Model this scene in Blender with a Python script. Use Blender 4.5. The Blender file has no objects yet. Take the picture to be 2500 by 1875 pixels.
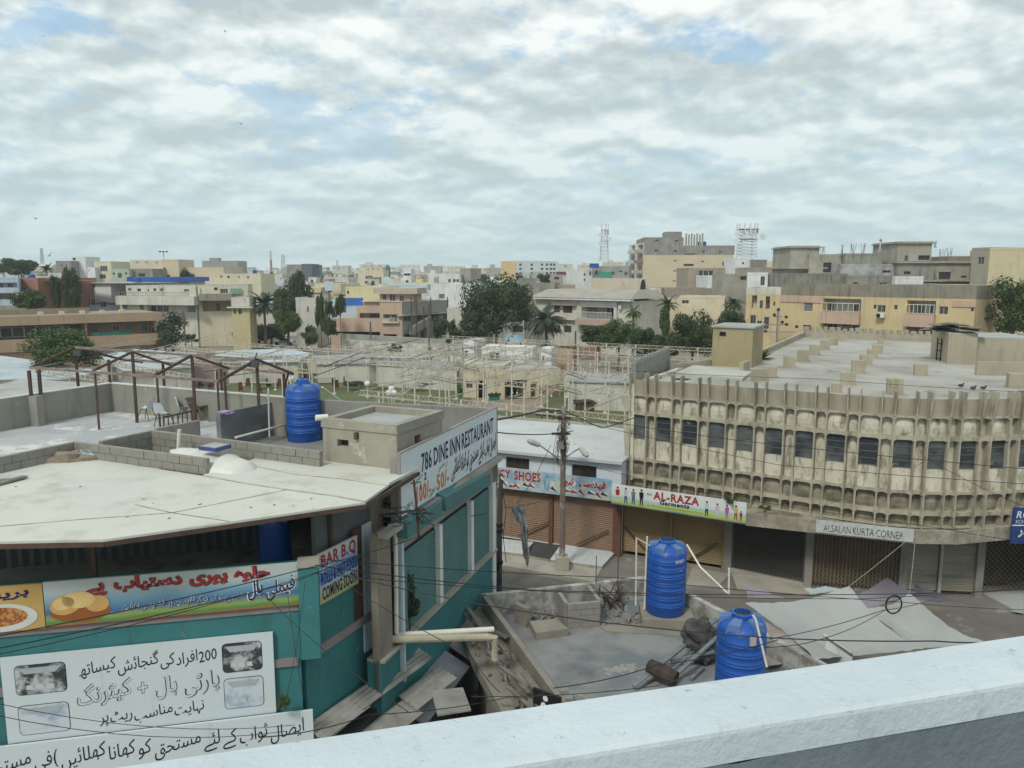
import bpy, math, random
from mathutils import Vector, Matrix
from mathutils.noise import noise as pnoise
random.seed(7)
SC = bpy.context.scene
COL = SC.collection
R = math.radians
# ------------------------------------------------------------------ camera, sky, sun
H, F, PIT = 13.0, 1875.0, R(8.05)
cam = bpy.data.cameras.new('camera'); cam.lens = 27.0; cam.sensor_width = 36.0
cam.clip_start = 0.05; cam.clip_end = 5000
camo = bpy.data.objects.new('camera', cam); COL.objects.link(camo)
camo.location = (0, 0, H); camo.rotation_euler = (R(90) - PIT, 0, 0)
SC.camera = camo
SC.view_settings.view_transform = 'Standard'; SC.view_settings.look = 'None'
SC.view_settings.gamma = 1.0; SC.view_settings.exposure = 0.52
SC.cycles.max_bounces = 6; SC.cycles.volume_bounces = 1
world = bpy.data.worlds.new('World'); SC.world = world; world.use_nodes = True

HAZE = 0.00032
def build_sky():
    nt = world.node_tree; N = nt.nodes; L = nt.links; N.clear()
    out = N.new('ShaderNodeOutputWorld'); bg = N.new('ShaderNodeBackground')
    sky = N.new('ShaderNodeTexSky'); sky.sky_type = 'NISHITA'; sky.sun_disc = False
    sky.sun_elevation = R(48); sky.sun_rotation = R(150); sky.dust_density = 1.0; sky.air_density = 1.0
    bg.inputs['Strength'].default_value = 0.1
    geo = N.new('ShaderNodeNewGeometry')
    neg = N.new('ShaderNodeVectorMath'); neg.operation = 'SCALE'; neg.inputs['Scale'].default_value = -1
    L.new(geo.outputs['Incoming'], neg.inputs[0])
    tc = N.new('ShaderNodeTexCoord')
    sep = N.new('ShaderNodeSeparateXYZ'); L.new(tc.outputs['Generated'], sep.inputs[0])
    def math_(op, a, b=None, clamp=False):
        m = N.new('ShaderNodeMath'); m.operation = op; m.use_clamp = clamp
        for i, v in enumerate((a, b)):
            if v is None: continue
            if isinstance(v, (int, float)): m.inputs[i].default_value = v
            else: L.new(v, m.inputs[i])
        return m.outputs[0]
    z = math_('MAXIMUM', sep.outputs[2], 0.0)
    zz = math_('ADD', z, 0.30)
    cx = math_('DIVIDE', sep.outputs[0], zz); cy = math_('DIVIDE', sep.outputs[1], zz)
    comb = N.new('ShaderNodeCombineXYZ'); L.new(cx, comb.inputs[0]); L.new(cy, comb.inputs[1])
    def noise(vec, scale, det, rough, dist=0.0, off=(0, 0, 0)):
        mp = N.new('ShaderNodeMapping'); mp.inputs['Location'].default_value = off
        L.new(vec, mp.inputs[0])
        n = N.new('ShaderNodeTexNoise'); n.inputs['Scale'].default_value = scale
        n.inputs['Detail'].default_value = det; n.inputs['Roughness'].default_value = rough
        n.inputs['Distortion'].default_value = dist
        L.new(mp.outputs[0], n.inputs['Vector']); return n.outputs['Fac']
    def ramp(fac, pts):
        r = N.new('ShaderNodeValToRGB'); e = r.color_ramp.elements
        while len(e) < len(pts): e.new(0.5)
        for i, (p, c) in enumerate(pts): e[i].position = p; e[i].color = (*c, 1) if len(c) == 3 else c
        L.new(fac, r.inputs[0]); return r.outputs[0]
    v = comb.outputs[0]
    big = noise(v, 1.9, 7, .6, .1, SKY_OFF)
    fine = noise(v, 6.5, 9, .6, .1, (3.1, 7.7, 0))
    # upper edges of the cloud puffs are lit, their bases grey: compare the puff field with itself a step nearer
    up = noise(v, 3.1, 9, .52, .05, (1.0, 2.0, 0)); up2 = noise(v, 3.1, 9, .52, .05, (1.0, 2.05, 0))
    lit = math_('SUBTRACT', up, up2)
    lit = math_('MULTIPLY', lit, 2.0)
    dens = math_('ADD', math_('MULTIPLY', big, .62), math_('MULTIPLY', fine, .38))
    shade = math_('ADD', math_('ADD', math_('MULTIPLY', fine, .26), math_('MULTIPLY', up, .74)), lit)
    cloud = ramp(shade, [(0.28, (3.75, 4.25, 4.3)), (0.42, (4.5, 5.05, 5.1)), (0.54, (5.5, 6.0, 5.95)), (0.68, (6.9, 7.2, 7.0))])
    cover = ramp(dens, [(0.385, (0, 0, 0)), (0.475, (1, 1, 1))])
    # the gaps close up towards the horizon, and thin veil covers what blue there is
    low = math_('SUBTRACT', 1.0, math_('MULTIPLY', z, 2.9), True)
    cover = math_('MAXIMUM', math_('MULTIPLY', cover, .97), low)
    blue = N.new('ShaderNodeMix'); blue.data_type = 'RGBA'; blue.inputs[0].default_value = .8
    L.new(sky.outputs[0], blue.inputs[6]); blue.inputs[7].default_value = (2.2, 3.9, 5.7, 1)
    mix = N.new('ShaderNodeMix'); mix.data_type = 'RGBA'
    L.new(cover, mix.inputs[0]); L.new(blue.outputs[2], mix.inputs[6]); L.new(cloud, mix.inputs[7])
    hz = ramp(z, [(0.0, (1, 1, 1)), (0.30, (0, 0, 0))])
    mix2 = N.new('ShaderNodeMix'); mix2.data_type = 'RGBA'
    L.new(math_('MULTIPLY', hz, .72), mix2.inputs[0]); L.new(mix.outputs[2], mix2.inputs[6])
    mix2.inputs[7].default_value = (3.75, 4.95, 5.2, 1)
    L.new(mix2.outputs[2], bg.inputs['Color']); L.new(bg.outputs[0], out.inputs[0])
SKY_OFF = (0.4, 0.9, 0)
build_sky()
sun = bpy.data.lights.new('sun', 'SUN'); sun.energy = 1.5; sun.angle = R(11); sun.color = (1.0, .96, .88)
suno = bpy.data.objects.new('sun', sun); COL.objects.link(suno)
suno.rotation_euler = (R(42), 0, R(150 - 180 + 0))

# ------------------------------------------------------------------ pixel (2500 px wide) to place
FW = Vector((0, math.cos(PIT), -math.sin(PIT))); UPV = Vector((0, math.sin(PIT), math.cos(PIT)))
CAMP = Vector((0, 0, H))
def ray(px, py): return Vector((1, 0, 0)) * ((px - 1250) / F) + UPV * (-(py - 937.5) / F) + FW
def G(px, py, z=0.0):
    d = ray(px, py); t = (z - H) / d.z; return CAMP + d * t
def V(px, py, Y):
    d = ray(px, py); return CAMP + d * (Y / d.y)
class Wall:
    def __init__(s, a, b):
        s.a = Vector((a[0], a[1], 0)); d = Vector((b[0], b[1], 0)) - s.a; s.W = d.length; s.d = d.normalized()
        s.n = Vector((s.d.y, -s.d.x, 0)); s.rz = math.atan2(s.d.y, s.d.x)   # n points to the camera side
    def uz(s, px, py, off=0.0):
        r = ray(px, py); o = s.a + s.n * off
        t = (o - CAMP).dot(s.n) / r.dot(s.n); p = CAMP + r * t
        return ((p - s.a).dot(s.d), p.z)
    def P(s, u, z, off=0.0): return s.a + s.d * u + s.n * off + Vector((0, 0, z))

# ------------------------------------------------------------------ materials
MATS = {}
def mat(name, c1, c2=None, scale=1.5, lo=.35, hi=.65, rough=.85, bump=.15, bscale=None, streak=None, sk=(.55, .75), sscale=(2.2, .25),
        metal=0.0, spot=None, isl=0.0, trans=0.0, wave=None, spec=.3, alpha=1.0):
    if name in MATS: return MATS[name]
    m = bpy.data.materials.new(name); m.use_nodes = True; nt = m.node_tree; N = nt.nodes; L = nt.links
    b = N['Principled BSDF']; b.inputs['Roughness'].default_value = rough; b.inputs['Metallic'].default_value = metal
    b.inputs['Specular IOR Level'].default_value = spec
    geo = N.new('ShaderNodeNewGeometry')
    def noise(vec, sc, det=5, ro=.6):
        n = N.new('ShaderNodeTexNoise'); n.inputs['Scale'].default_value = sc; n.inputs['Detail'].default_value = det
        n.inputs['Roughness'].default_value = ro; L.new(vec, n.inputs['Vector']); return n.outputs['Fac']
    def ramp(fac, a, bb):
        r = N.new('ShaderNodeMapRange'); r.inputs[1].default_value = a; r.inputs[2].default_value = bb; L.new(fac, r.inputs[0]); return r.outputs[0]
    def mixc(f, a, bb):
        x = N.new('ShaderNodeMix'); x.data_type = 'RGBA'
        if isinstance(f, float): x.inputs[0].default_value = f
        else: L.new(f, x.inputs[0])
        for i, q in ((6, a), (7, bb)):
            if isinstance(q, tuple): x.inputs[i].default_value = (*q, 1)
            else: L.new(q, x.inputs[i])
        return x.outputs[2]
    pos = geo.outputs['Position']
    c2 = c2 or tuple(v * .8 for v in c1)
    col = mixc(ramp(noise(pos, scale), lo, hi), tuple(c1), tuple(c2))
    if isl:
        col = mixc(ramp(geo.outputs['Random Per Island'], 0, 1), col, mixc(1.0, (0, 0, 0), tuple(v * isl for v in c1)))
    if streak:
        mp = N.new('ShaderNodeMapping'); mp.inputs['Scale'].default_value = (sscale[0], sscale[0], sscale[1]); L.new(pos, mp.inputs[0])
        col = mixc(ramp(noise(mp.outputs[0], 1.0, 6, .65), sk[0], sk[1]), col, tuple(streak))
    if spot:
        col = mixc(ramp(noise(pos, spot[1], 4, .7), spot[2], spot[2] + .06), col, tuple(spot[0]))
    L.new(col, b.inputs['Base Color'])
    if bump:
        bp = N.new('ShaderNodeBump'); bp.inputs['Strength'].default_value = bump; bp.inputs['Distance'].default_value = .02
        L.new(noise(pos, bscale or scale * 8, 4), bp.inputs['Height']); L.new(bp.outputs[0], b.inputs['Normal'])
    if trans:
        t = N.new('ShaderNodeBsdfTranslucent'); L.new(col, t.inputs[0]); ms = N.new('ShaderNodeMixShader'); ms.inputs[0].default_value = trans
        L.new(b.outputs[0], ms.inputs[1]); L.new(t.outputs[0], ms.inputs[2]); L.new(ms.outputs[0], N['Material Output'].inputs[0])
    MATS[name] = m; return m
def flat(name, c, rough=.6, **k): return mat(name, c, tuple(v * .85 for v in c), scale=3, rough=rough, bump=.05, **k)

# ------------------------------------------------------------------ mesh builder and object tree
class MB:
    def __init__(s): s.v = []; s.f = []; s.m = []; s.mi = 0
    def face(s, pts):
        n = len(s.v); s.v += [tuple(p) for p in pts]; s.f.append(tuple(range(n, n + len(pts)))); s.m.append(s.mi); return s
    def hexa(s, c):                        # c: 8 corners, bottom 4 then top 4
        n = len(s.v); s.v += [tuple(p) for p in c]
        for q in ((3, 2, 1, 0), (4, 5, 6, 7), (0, 1, 5, 4), (1, 2, 6, 5), (2, 3, 7, 6), (3, 0, 4, 7)):
            s.f.append(tuple(n + i for i in q)); s.m.append(s.mi)
        return s
    def box(s, x0, x1, y0, y1, z0, z1):
        return s.hexa([(x0, y0, z0), (x1, y0, z0), (x1, y1, z0), (x0, y1, z0), (x0, y0, z1), (x1, y0, z1), (x1, y1, z1), (x0, y1, z1)])
    def prism(s, poly, z0, z1):
        n = len(s.v); k = len(poly)
        s.v += [(p[0], p[1], (z0 if not callable(z0) else z0(p))) for p in poly] + [(p[0], p[1], (z1 if not callable(z1) else z1(p))) for p in poly]
        s.f.append(tuple(range(n + k - 1, n - 1, -1))); s.m.append(s.mi); s.f.append(tuple(range(n + k, n + 2 * k))); s.m.append(s.mi)
        for i in range(k):
            j = (i + 1) % k; s.f.append((n + i, n + j, n + k + j, n + k + i)); s.m.append(s.mi)
        return s
    def bar(s, a, b, w, h=None, up=Vector((0, 0, 1))):      # box bar between two points
        a = Vector(a); b = Vector(b); h = h or w; d = (b - a)
        if d.length < 1e-6: return s
        d.normalize(); x = d.cross(up)
        if x.length < 1e-3: x = d.cross(Vector((0, 1, 0)))
        x.normalize(); y = x.cross(d); c = []
        for p in (a, b):
            for sx, sy in ((-1, -1), (1, -1), (1, 1), (-1, 1)): c.append(p + x * (sx * w / 2) + y * (sy * h / 2))
        return s.hexa(c)
    def tube(s, pts, r, n=6, cap=True):
        pts = [Vector(p) for p in pts]; k = len(pts); base = len(s.v)
        rr = r if isinstance(r, (list, tuple)) else [r] * k
        for i, p in enumerate(pts):
            d = (pts[min(i + 1, k - 1)] - pts[max(i - 1, 0)]).normalized(); x = d.cross(Vector((0, 0, 1)))
            if x.length < .05: x = d.cross(Vector((0, 1, 0)))
            x.normalize(); y = x.cross(d)
            for j in range(n):
                a = 2 * math.pi * j / n; s.v.append(tuple(p + (x * math.cos(a) + y * math.sin(a)) * rr[i]))
        for i in range(k - 1):
            for j in range(n):
                j2 = (j + 1) % n; s.f.append((base + i * n + j, base + i * n + j2, base + (i + 1) * n + j2, base + (i + 1) * n + j)); s.m.append(s.mi)
        if cap:
            s.f.append(tuple(base + j for j in range(n))[::-1]); s.m.append(s.mi)
            s.f.append(tuple(base + (k - 1) * n + j for j in range(n))); s.m.append(s.mi)
        return s
    def lathe(s, prof, n=24, c=(0, 0, 0)):                  # prof: (r, z) list
        base = len(s.v)
        for r, z in prof:
            for j in range(n):
                a = 2 * math.pi * j / n; s.v.append((c[0] + r * math.cos(a), c[1] + r * math.sin(a), c[2] + z))
        for i in range(len(prof) - 1):
            for j in range(n):
                j2 = (j + 1) % n; s.f.append((base + i * n + j, base + i * n + j2, base + (i + 1) * n + j2, base + (i + 1) * n + j)); s.m.append(s.mi)
        s.f.append(tuple(base + j for j in range(n))[::-1]); s.m.append(s.mi)
        s.f.append(tuple(base + (len(prof) - 1) * n + j for j in range(n))); s.m.append(s.mi)
        return s
    def blob(s, c, r, sq=(1, 1, 1), seed=0, n=8, rough=.25):
        base = len(s.v); c = Vector(c)
        for i in range(1, n):
            t = math.pi * i / n
            for j in range(n * 2):
                a = math.pi * j / n; d = Vector((math.sin(t) * math.cos(a), math.sin(t) * math.sin(a), math.cos(t)))
                q = 1 + rough * pnoise(d * 1.7 + Vector((seed, seed * .7, 0))) * 2
                s.v.append(tuple(c + Vector((d.x * sq[0], d.y * sq[1], d.z * sq[2])) * r * q))
        m = n * 2
        for i in range(n - 2):
            for j in range(m):
                s.f.append((base + i * m + j, base + (i + 1) * m + j, base + (i + 1) * m + (j + 1) % m, base + i * m + (j + 1) % m)); s.m.append(s.mi)
        s.f.append(tuple(base + j for j in range(m))); s.m.append(s.mi)
        s.f.append(tuple(base + (n - 2) * m + j for j in range(m))[::-1]); s.m.append(s.mi)
        return s
    def mesh(s, name, mats):
        me = bpy.data.meshes.new(name); me.from_pydata(s.v, [], s.f)
        mats = mats if isinstance(mats, (list, tuple)) else [mats]
        for m in mats: me.materials.append(m)
        if len(mats) > 1: me.polygons.foreach_set('material_index', s.m)
        me.update(); return me
    def build(s, name, mats, parent=None, world=False, smooth=False, loc=None, rz=0, label=None):
        v0 = s.v
        if world and parent is not None:
            inv = WM[parent.name].inverted(); s.v = [tuple(inv @ Vector(p)) for p in s.v]
        me = s.mesh(name, mats); s.v = v0
        if smooth: me.polygons.foreach_set('use_smooth', [True] * len(me.polygons))
        return inst(name, me, parent, loc, rz, label)
WM = {}
def inst(name, me, parent=None, loc=None, rz=0, label=None, scale=None, rot=None):
    o = bpy.data.objects.new(name, me); COL.objects.link(o)
    if loc is not None: o.location = loc
    if rot is not None: o.rotation_euler = rot
    elif rz: o.rotation_euler = (0, 0, rz)
    if scale is not None: o.scale = scale
    if parent is not None: o.parent = parent
    if label: o['label'] = label
    M = Matrix.LocRotScale(o.location, o.rotation_euler, o.scale)
    WM[o.name] = (WM[parent.name] @ M) if parent is not None else M
    return o
def thing(name, label, cat, loc=(0, 0, 0), rz=0, group=None, kind=None):
    o = inst(name, None, None, loc, rz); return tag(o, label, cat, group, kind)
def tag(o, label, cat, group=None, kind=None):
    o['label'] = label; o['category'] = cat
    if group: o['group'] = group
    if kind: o['kind'] = kind
    return o
def struct(o, kind='structure'): o['kind'] = kind; return o
def dup(root, loc, rz=0, label=None, group=None, scale=None, rot=None):
    r = root.copy(); COL.objects.link(r); r.location = loc; r.rotation_euler = rot or (0, 0, rz)
    if scale: r.scale = (scale,) * 3 if isinstance(scale, (int, float)) else scale
    if label: r['label'] = label
    if group: r['group'] = group
    for ch in list(KIDS.get(root.name, [])):
        c = ch.copy(); COL.objects.link(c); c.parent = r
        for g in KIDS.get(ch.name, []):
            d = g.copy(); COL.objects.link(d); d.parent = c
    return r
KIDS = {}
def kids(root):
    def rec(o):
        KIDS[o.name] = [c for c in bpy.data.objects if c.parent == o]
        for c in KIDS[o.name]: rec(c)
    rec(root); return root

# ------------------------------------------------------------------ lettering
AR = {}
def _ar(ch, a, n): AR[ch] = [chr(a + i) for i in range(n)]
for ch, a, n in (('ا', 0xFE8D, 2), ('آ', 0xFE81, 2), ('ب', 0xFE8F, 4), ('پ', 0xFB56, 4), ('ت', 0xFE95, 4), ('ٹ', 0xFB66, 4), ('ث', 0xFE99, 4),
                 ('ج', 0xFE9D, 4), ('ح', 0xFEA1, 4), ('خ', 0xFEA5, 4), ('د', 0xFEA9, 2), ('ر', 0xFEAD, 2), ('ز', 0xFEAF, 2), ('س', 0xFEB1, 4),
                 ('ش', 0xFEB5, 4), ('ص', 0xFEB9, 4), ('ع', 0xFEC9, 4), ('ف', 0xFED1, 4), ('ق', 0xFED5, 4), ('ک', 0xFB8E, 4), ('گ', 0xFB92, 4),
                 ('ل', 0xFEDD, 4), ('م', 0xFEE1, 4), ('ن', 0xFEE5, 4), ('ں', 0xFB9E, 2), ('و', 0xFEED, 2), ('ہ', 0xFBA6, 4), ('ھ', 0xFBAA, 4),
                 ('ی', 0xFBFC, 4), ('ے', 0xFBAE, 2), ('ئ', 0xFE89, 4)): _ar(ch, a, n)
def shape_word(w):
    if not any(c in AR for c in w): return w
    out = []
    for i, c in enumerate(w):
        if c not in AR: out.append(c); continue
        f = AR[c]; prev = i > 0 and w[i - 1] in AR and len(AR[w[i - 1]]) == 4; nxt = i + 1 < len(w) and w[i + 1] in AR and len(f) == 4
        k = (3 if prev and nxt else 2 if nxt else 1 if prev else 0)
        out.append(f[k])
    return ''.join(reversed(out))
def text_geo(s, bold=0.0):
    c = bpy.data.curves.new('lettering', 'FONT'); c.body = s; c.resolution_u = 2; c.offset = bold; c.space_character = 1.0 if any(ord(k) > 1500 for k in s) else 1 + bold * 4; c.fill_mode = 'FRONT' if hasattr(c, 'fill_mode') else c.fill_mode
    o = bpy.data.objects.new('lettering', c); COL.objects.link(o)
    dg = bpy.context.evaluated_depsgraph_get(); me = bpy.data.meshes.new_from_object(o.evaluated_get(dg))
    vs = [(v.co.x, v.co.y) for v in me.vertices]; fs = [tuple(p.vertices) for p in me.polygons]
    bpy.data.objects.remove(o); bpy.data.curves.remove(c); bpy.data.meshes.remove(me)
    return vs, fs
def lettering(parent, s, quad, m, off=.006, bold=0.0, slope=0.0, italic=0.0, name='lettering', gap=.32, inv=None):
    """write s in the rect quad = (u0, z0, u1, z1) of the parent's front face (local x, z; front is -y)"""
    words = s.split(' '); urdu = any(c in AR for c in s)
    allv = []; allf = []; x = 0.0
    seq = reversed(words) if urdu else words
    for w in seq:
        vs, fs = text_geo(shape_word(w), bold)
        if not vs: continue
        x0 = min(v[0] for v in vs); x1 = max(v[0] for v in vs); n = len(allv)
        for vx, vy in vs:
            lx = vx - x0; allv.append((x + lx, vy + slope * (lx - (x1 - x0) / 2) + 0.0))
        allf += [tuple(n + i for i in f) for f in fs]; x += (x1 - x0) + gap
    a0 = min(v[0] for v in allv); a1 = max(v[0] for v in allv); b0 = min(v[1] for v in allv); b1 = max(v[1] for v in allv)
    u0, z0, u1, z1 = quad; mb = MB()
    for vx, vy in allv:
        t = (vx - a0) / (a1 - a0); q = (vy - b0) / (b1 - b0)
        mb.v.append((u0 + t * (u1 - u0) + italic * q * (z1 - z0), -off, z0 + q * (z1 - z0)))
    mb.f = allf; mb.m = [0] * len(allf)
    return mb.build(name, m, parent)
# ------------------------------------------------------------------ shared materials
glass = mat('dark_glass', (.035, .04, .045), (.07, .075, .075), scale=.8, rough=.18, bump=0, spec=.5)
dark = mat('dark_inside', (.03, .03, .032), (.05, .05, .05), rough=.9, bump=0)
wframe = flat('window_frame_paint', (.5, .5, .47)); bframe = flat('brown_frame', (.10, .06, .045))
concrete = mat('bare_concrete', (.37, .35, .29), (.28, .265, .22), scale=.5, streak=(.17, .16, .135), bump=.3)
rooftop = mat('roof_screed', (.42, .42, .40), (.30, .30, .28), scale=.35, lo=.3, hi=.7, streak=(.22, .22, .2), sk=(.5, .8), sscale=(.25, .25), bump=.2)
white = mat('white_paint', (.68, .69, .68), (.56, .57, .55), scale=.7, streak=(.38, .38, .35), bump=.1)
cream = mat('cream_plaster', (.62, .56, .41), (.53, .48, .35), scale=.5, streak=(.33, .30, .24), bump=.15)
creamwhite = mat('old_cream_plaster', (.56, .55, .48), (.46, .45, .39), scale=.5, streak=(.27, .26, .22), bump=.15)
yellow = mat('yellow_plaster', (.56, .45, .26), (.49, .40, .23), scale=.4, streak=(.36, .28, .17), sk=(.52, .8), bump=.1)
paleyellow = mat('pale_yellow_plaster', (.62, .57, .32), (.55, .50, .30), scale=.4, streak=(.38, .34, .22), bump=.1)
pink = mat('pink_plaster', (.50, .36, .27), (.43, .31, .24), scale=.4, streak=(.30, .22, .17), bump=.1)
tan = mat('tan_plaster', (.42, .30, .20), (.36, .26, .18), scale=.4, streak=(.26, .19, .14), bump=.1)
palegreen = mat('pale_green_plaster', (.40, .46, .38), (.33, .38, .31), scale=.5, streak=(.22, .25, .2), bump=.1)
paleblue = mat('pale_blue_paint', (.50, .58, .64), (.44, .52, .58), scale=.5, streak=(.30, .34, .37), bump=.1)
greycem = mat('grey_cement', (.29, .28, .24), (.21, .20, .175), scale=.45, streak=(.13, .125, .11), sk=(.5, .7), bump=.3)
redbrick = mat('red_plaster', (.36, .17, .13), (.28, .14, .11), scale=.4, streak=(.2, .11, .09), bump=.2)
brownwall = mat('brown_plaster', (.24, .17, .13), (.19, .14, .11), scale=.4, streak=(.13, .1, .08), bump=.2)
beige = mat('beige_plaster', (.56, .47, .33), (.51, .43, .31), scale=.25, streak=(.40, .34, .25), sk=(.6, .85), bump=.05)
blueplastic = mat('blue_tank_plastic', (.008, .082, .36), (.007, .065, .30), scale=1.2, rough=.45, bump=.02, spec=.5, spot=((.07, .15, .33), 4, .62))
bluetarp = mat('blue_tarp', (.03, .10, .38), (.02, .07, .28), scale=.6, rough=.5, bump=.2)
greennet = mat('green_net', (.03, .18, .12), (.02, .12, .08), rough=.9)
whitemetal = mat('white_metal', (.66, .65, .58), (.50, .47, .38), scale=3, rough=.5, bump=.1, spot=((.22, .15, .09), 8, .62))
rust = mat('rusty_steel', (.10, .062, .048), (.06, .042, .036), scale=3, rough=.8, bump=.3)
steel = mat('galvanised_steel', (.30, .31, .32), (.22, .23, .24), scale=2, rough=.45, metal=.4)
blackm = flat('black_rubber', (.015, .015, .016))
pvc = mat('pvc_pipe', (.66, .65, .58), (.55, .53, .45), rough=.5, bump=0)

def cells(us, zs, opens):
    """grid cells of a wall that are not in an opening"""
    us = sorted(set(round(u, 3) for u in us)); zs = sorted(set(round(z, 3) for z in zs)); out = []
    for j in range(len(zs) - 1):
        run = None
        for i in range(len(us) - 1):
            cu = (us[i] + us[i + 1]) / 2; cz = (zs[j] + zs[j + 1]) / 2
            hole = any(o[0] < cu < o[1] and o[2] < cz < o[3] for o in opens)
            if not hole:
                if run is None: run = us[i]
            if (hole or i == len(us) - 2) and run is not None:
                out.append((run, us[i] if hole else us[i + 1], zs[j], zs[j + 1])); run = None
    return out
def facade(mb, f, u0, u1, z0, z1, opens):
    """wall face with real openings: f(u, depth, z) gives the local point; opening = (u0, u1, z0, z1, depth)"""
    ops = []
    for o in opens:
        o = (max(o[0], u0 + .02), min(o[1], u1 - .02), max(o[2], z0 + .02), min(o[3], z1 - .02), o[4])
        if o[1] > o[0] and o[3] > o[2]: ops.append(o)
    us = [u0, u1]; zs = [z0, z1]
    for o in ops: us += [o[0], o[1]]; zs += [o[2], o[3]]
    for a, b, c, d in cells(us, zs, ops): mb.face([f(a, 0, c), f(b, 0, c), f(b, 0, d), f(a, 0, d)])
    for a, b, c, d, e in ops:
        for p, q in (((a, c), (b, c)), ((b, c), (b, d)), ((b, d), (a, d)), ((a, d), (a, c))):
            mb.face([f(p[0], 0, p[1]), f(q[0], 0, q[1]), f(q[0], e, q[1]), f(p[0], e, p[1])])
WINM = {}
def win_mesh(style, fm, gm):
    """unit window 1 x 1 (x, z), front towards -y, at y 0"""
    k = (style, fm.name, gm.name)
    if k in WINM: return WINM[k]
    mb = MB(); mb.mi = 1; mb.box(.02, .98, .0, .02, .02, .98); mb.mi = 0; t = .05
    if style != 'dark':
        for q in ((0, 1, 0, t), (0, 1, 1 - t, 1), (0, t, t, 1 - t), (1 - t, 1, t, 1 - t)): mb.box(q[0], q[1], -.04, .03, q[2], q[3])
        if style in ('two', 'three', 'louver'):
            for i in range(1, 2 if style in ('two', 'louver') else 3):
                x = i / (2 if style in ('two', 'louver') else 3); mb.box(x - .02, x + .02, -.03, .03, t, 1 - t)
        if style == 'louver':
            for i in range(1, 5): mb.box(t, 1 - t, -.025, .0, i / 5 - .012, i / 5 + .012)
        if style == 'grille':
            for i in range(1, 8): mb.box(i / 8 - .012, i / 8 + .012, -.03, -.01, t, 1 - t)
            for i in range(1, 3): mb.box(t, 1 - t, -.028, -.008, i / 3 - .012, i / 3 + .012)
    WINM[k] = mb.mesh('window', [fm, gm]); return WINM[k]

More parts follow.
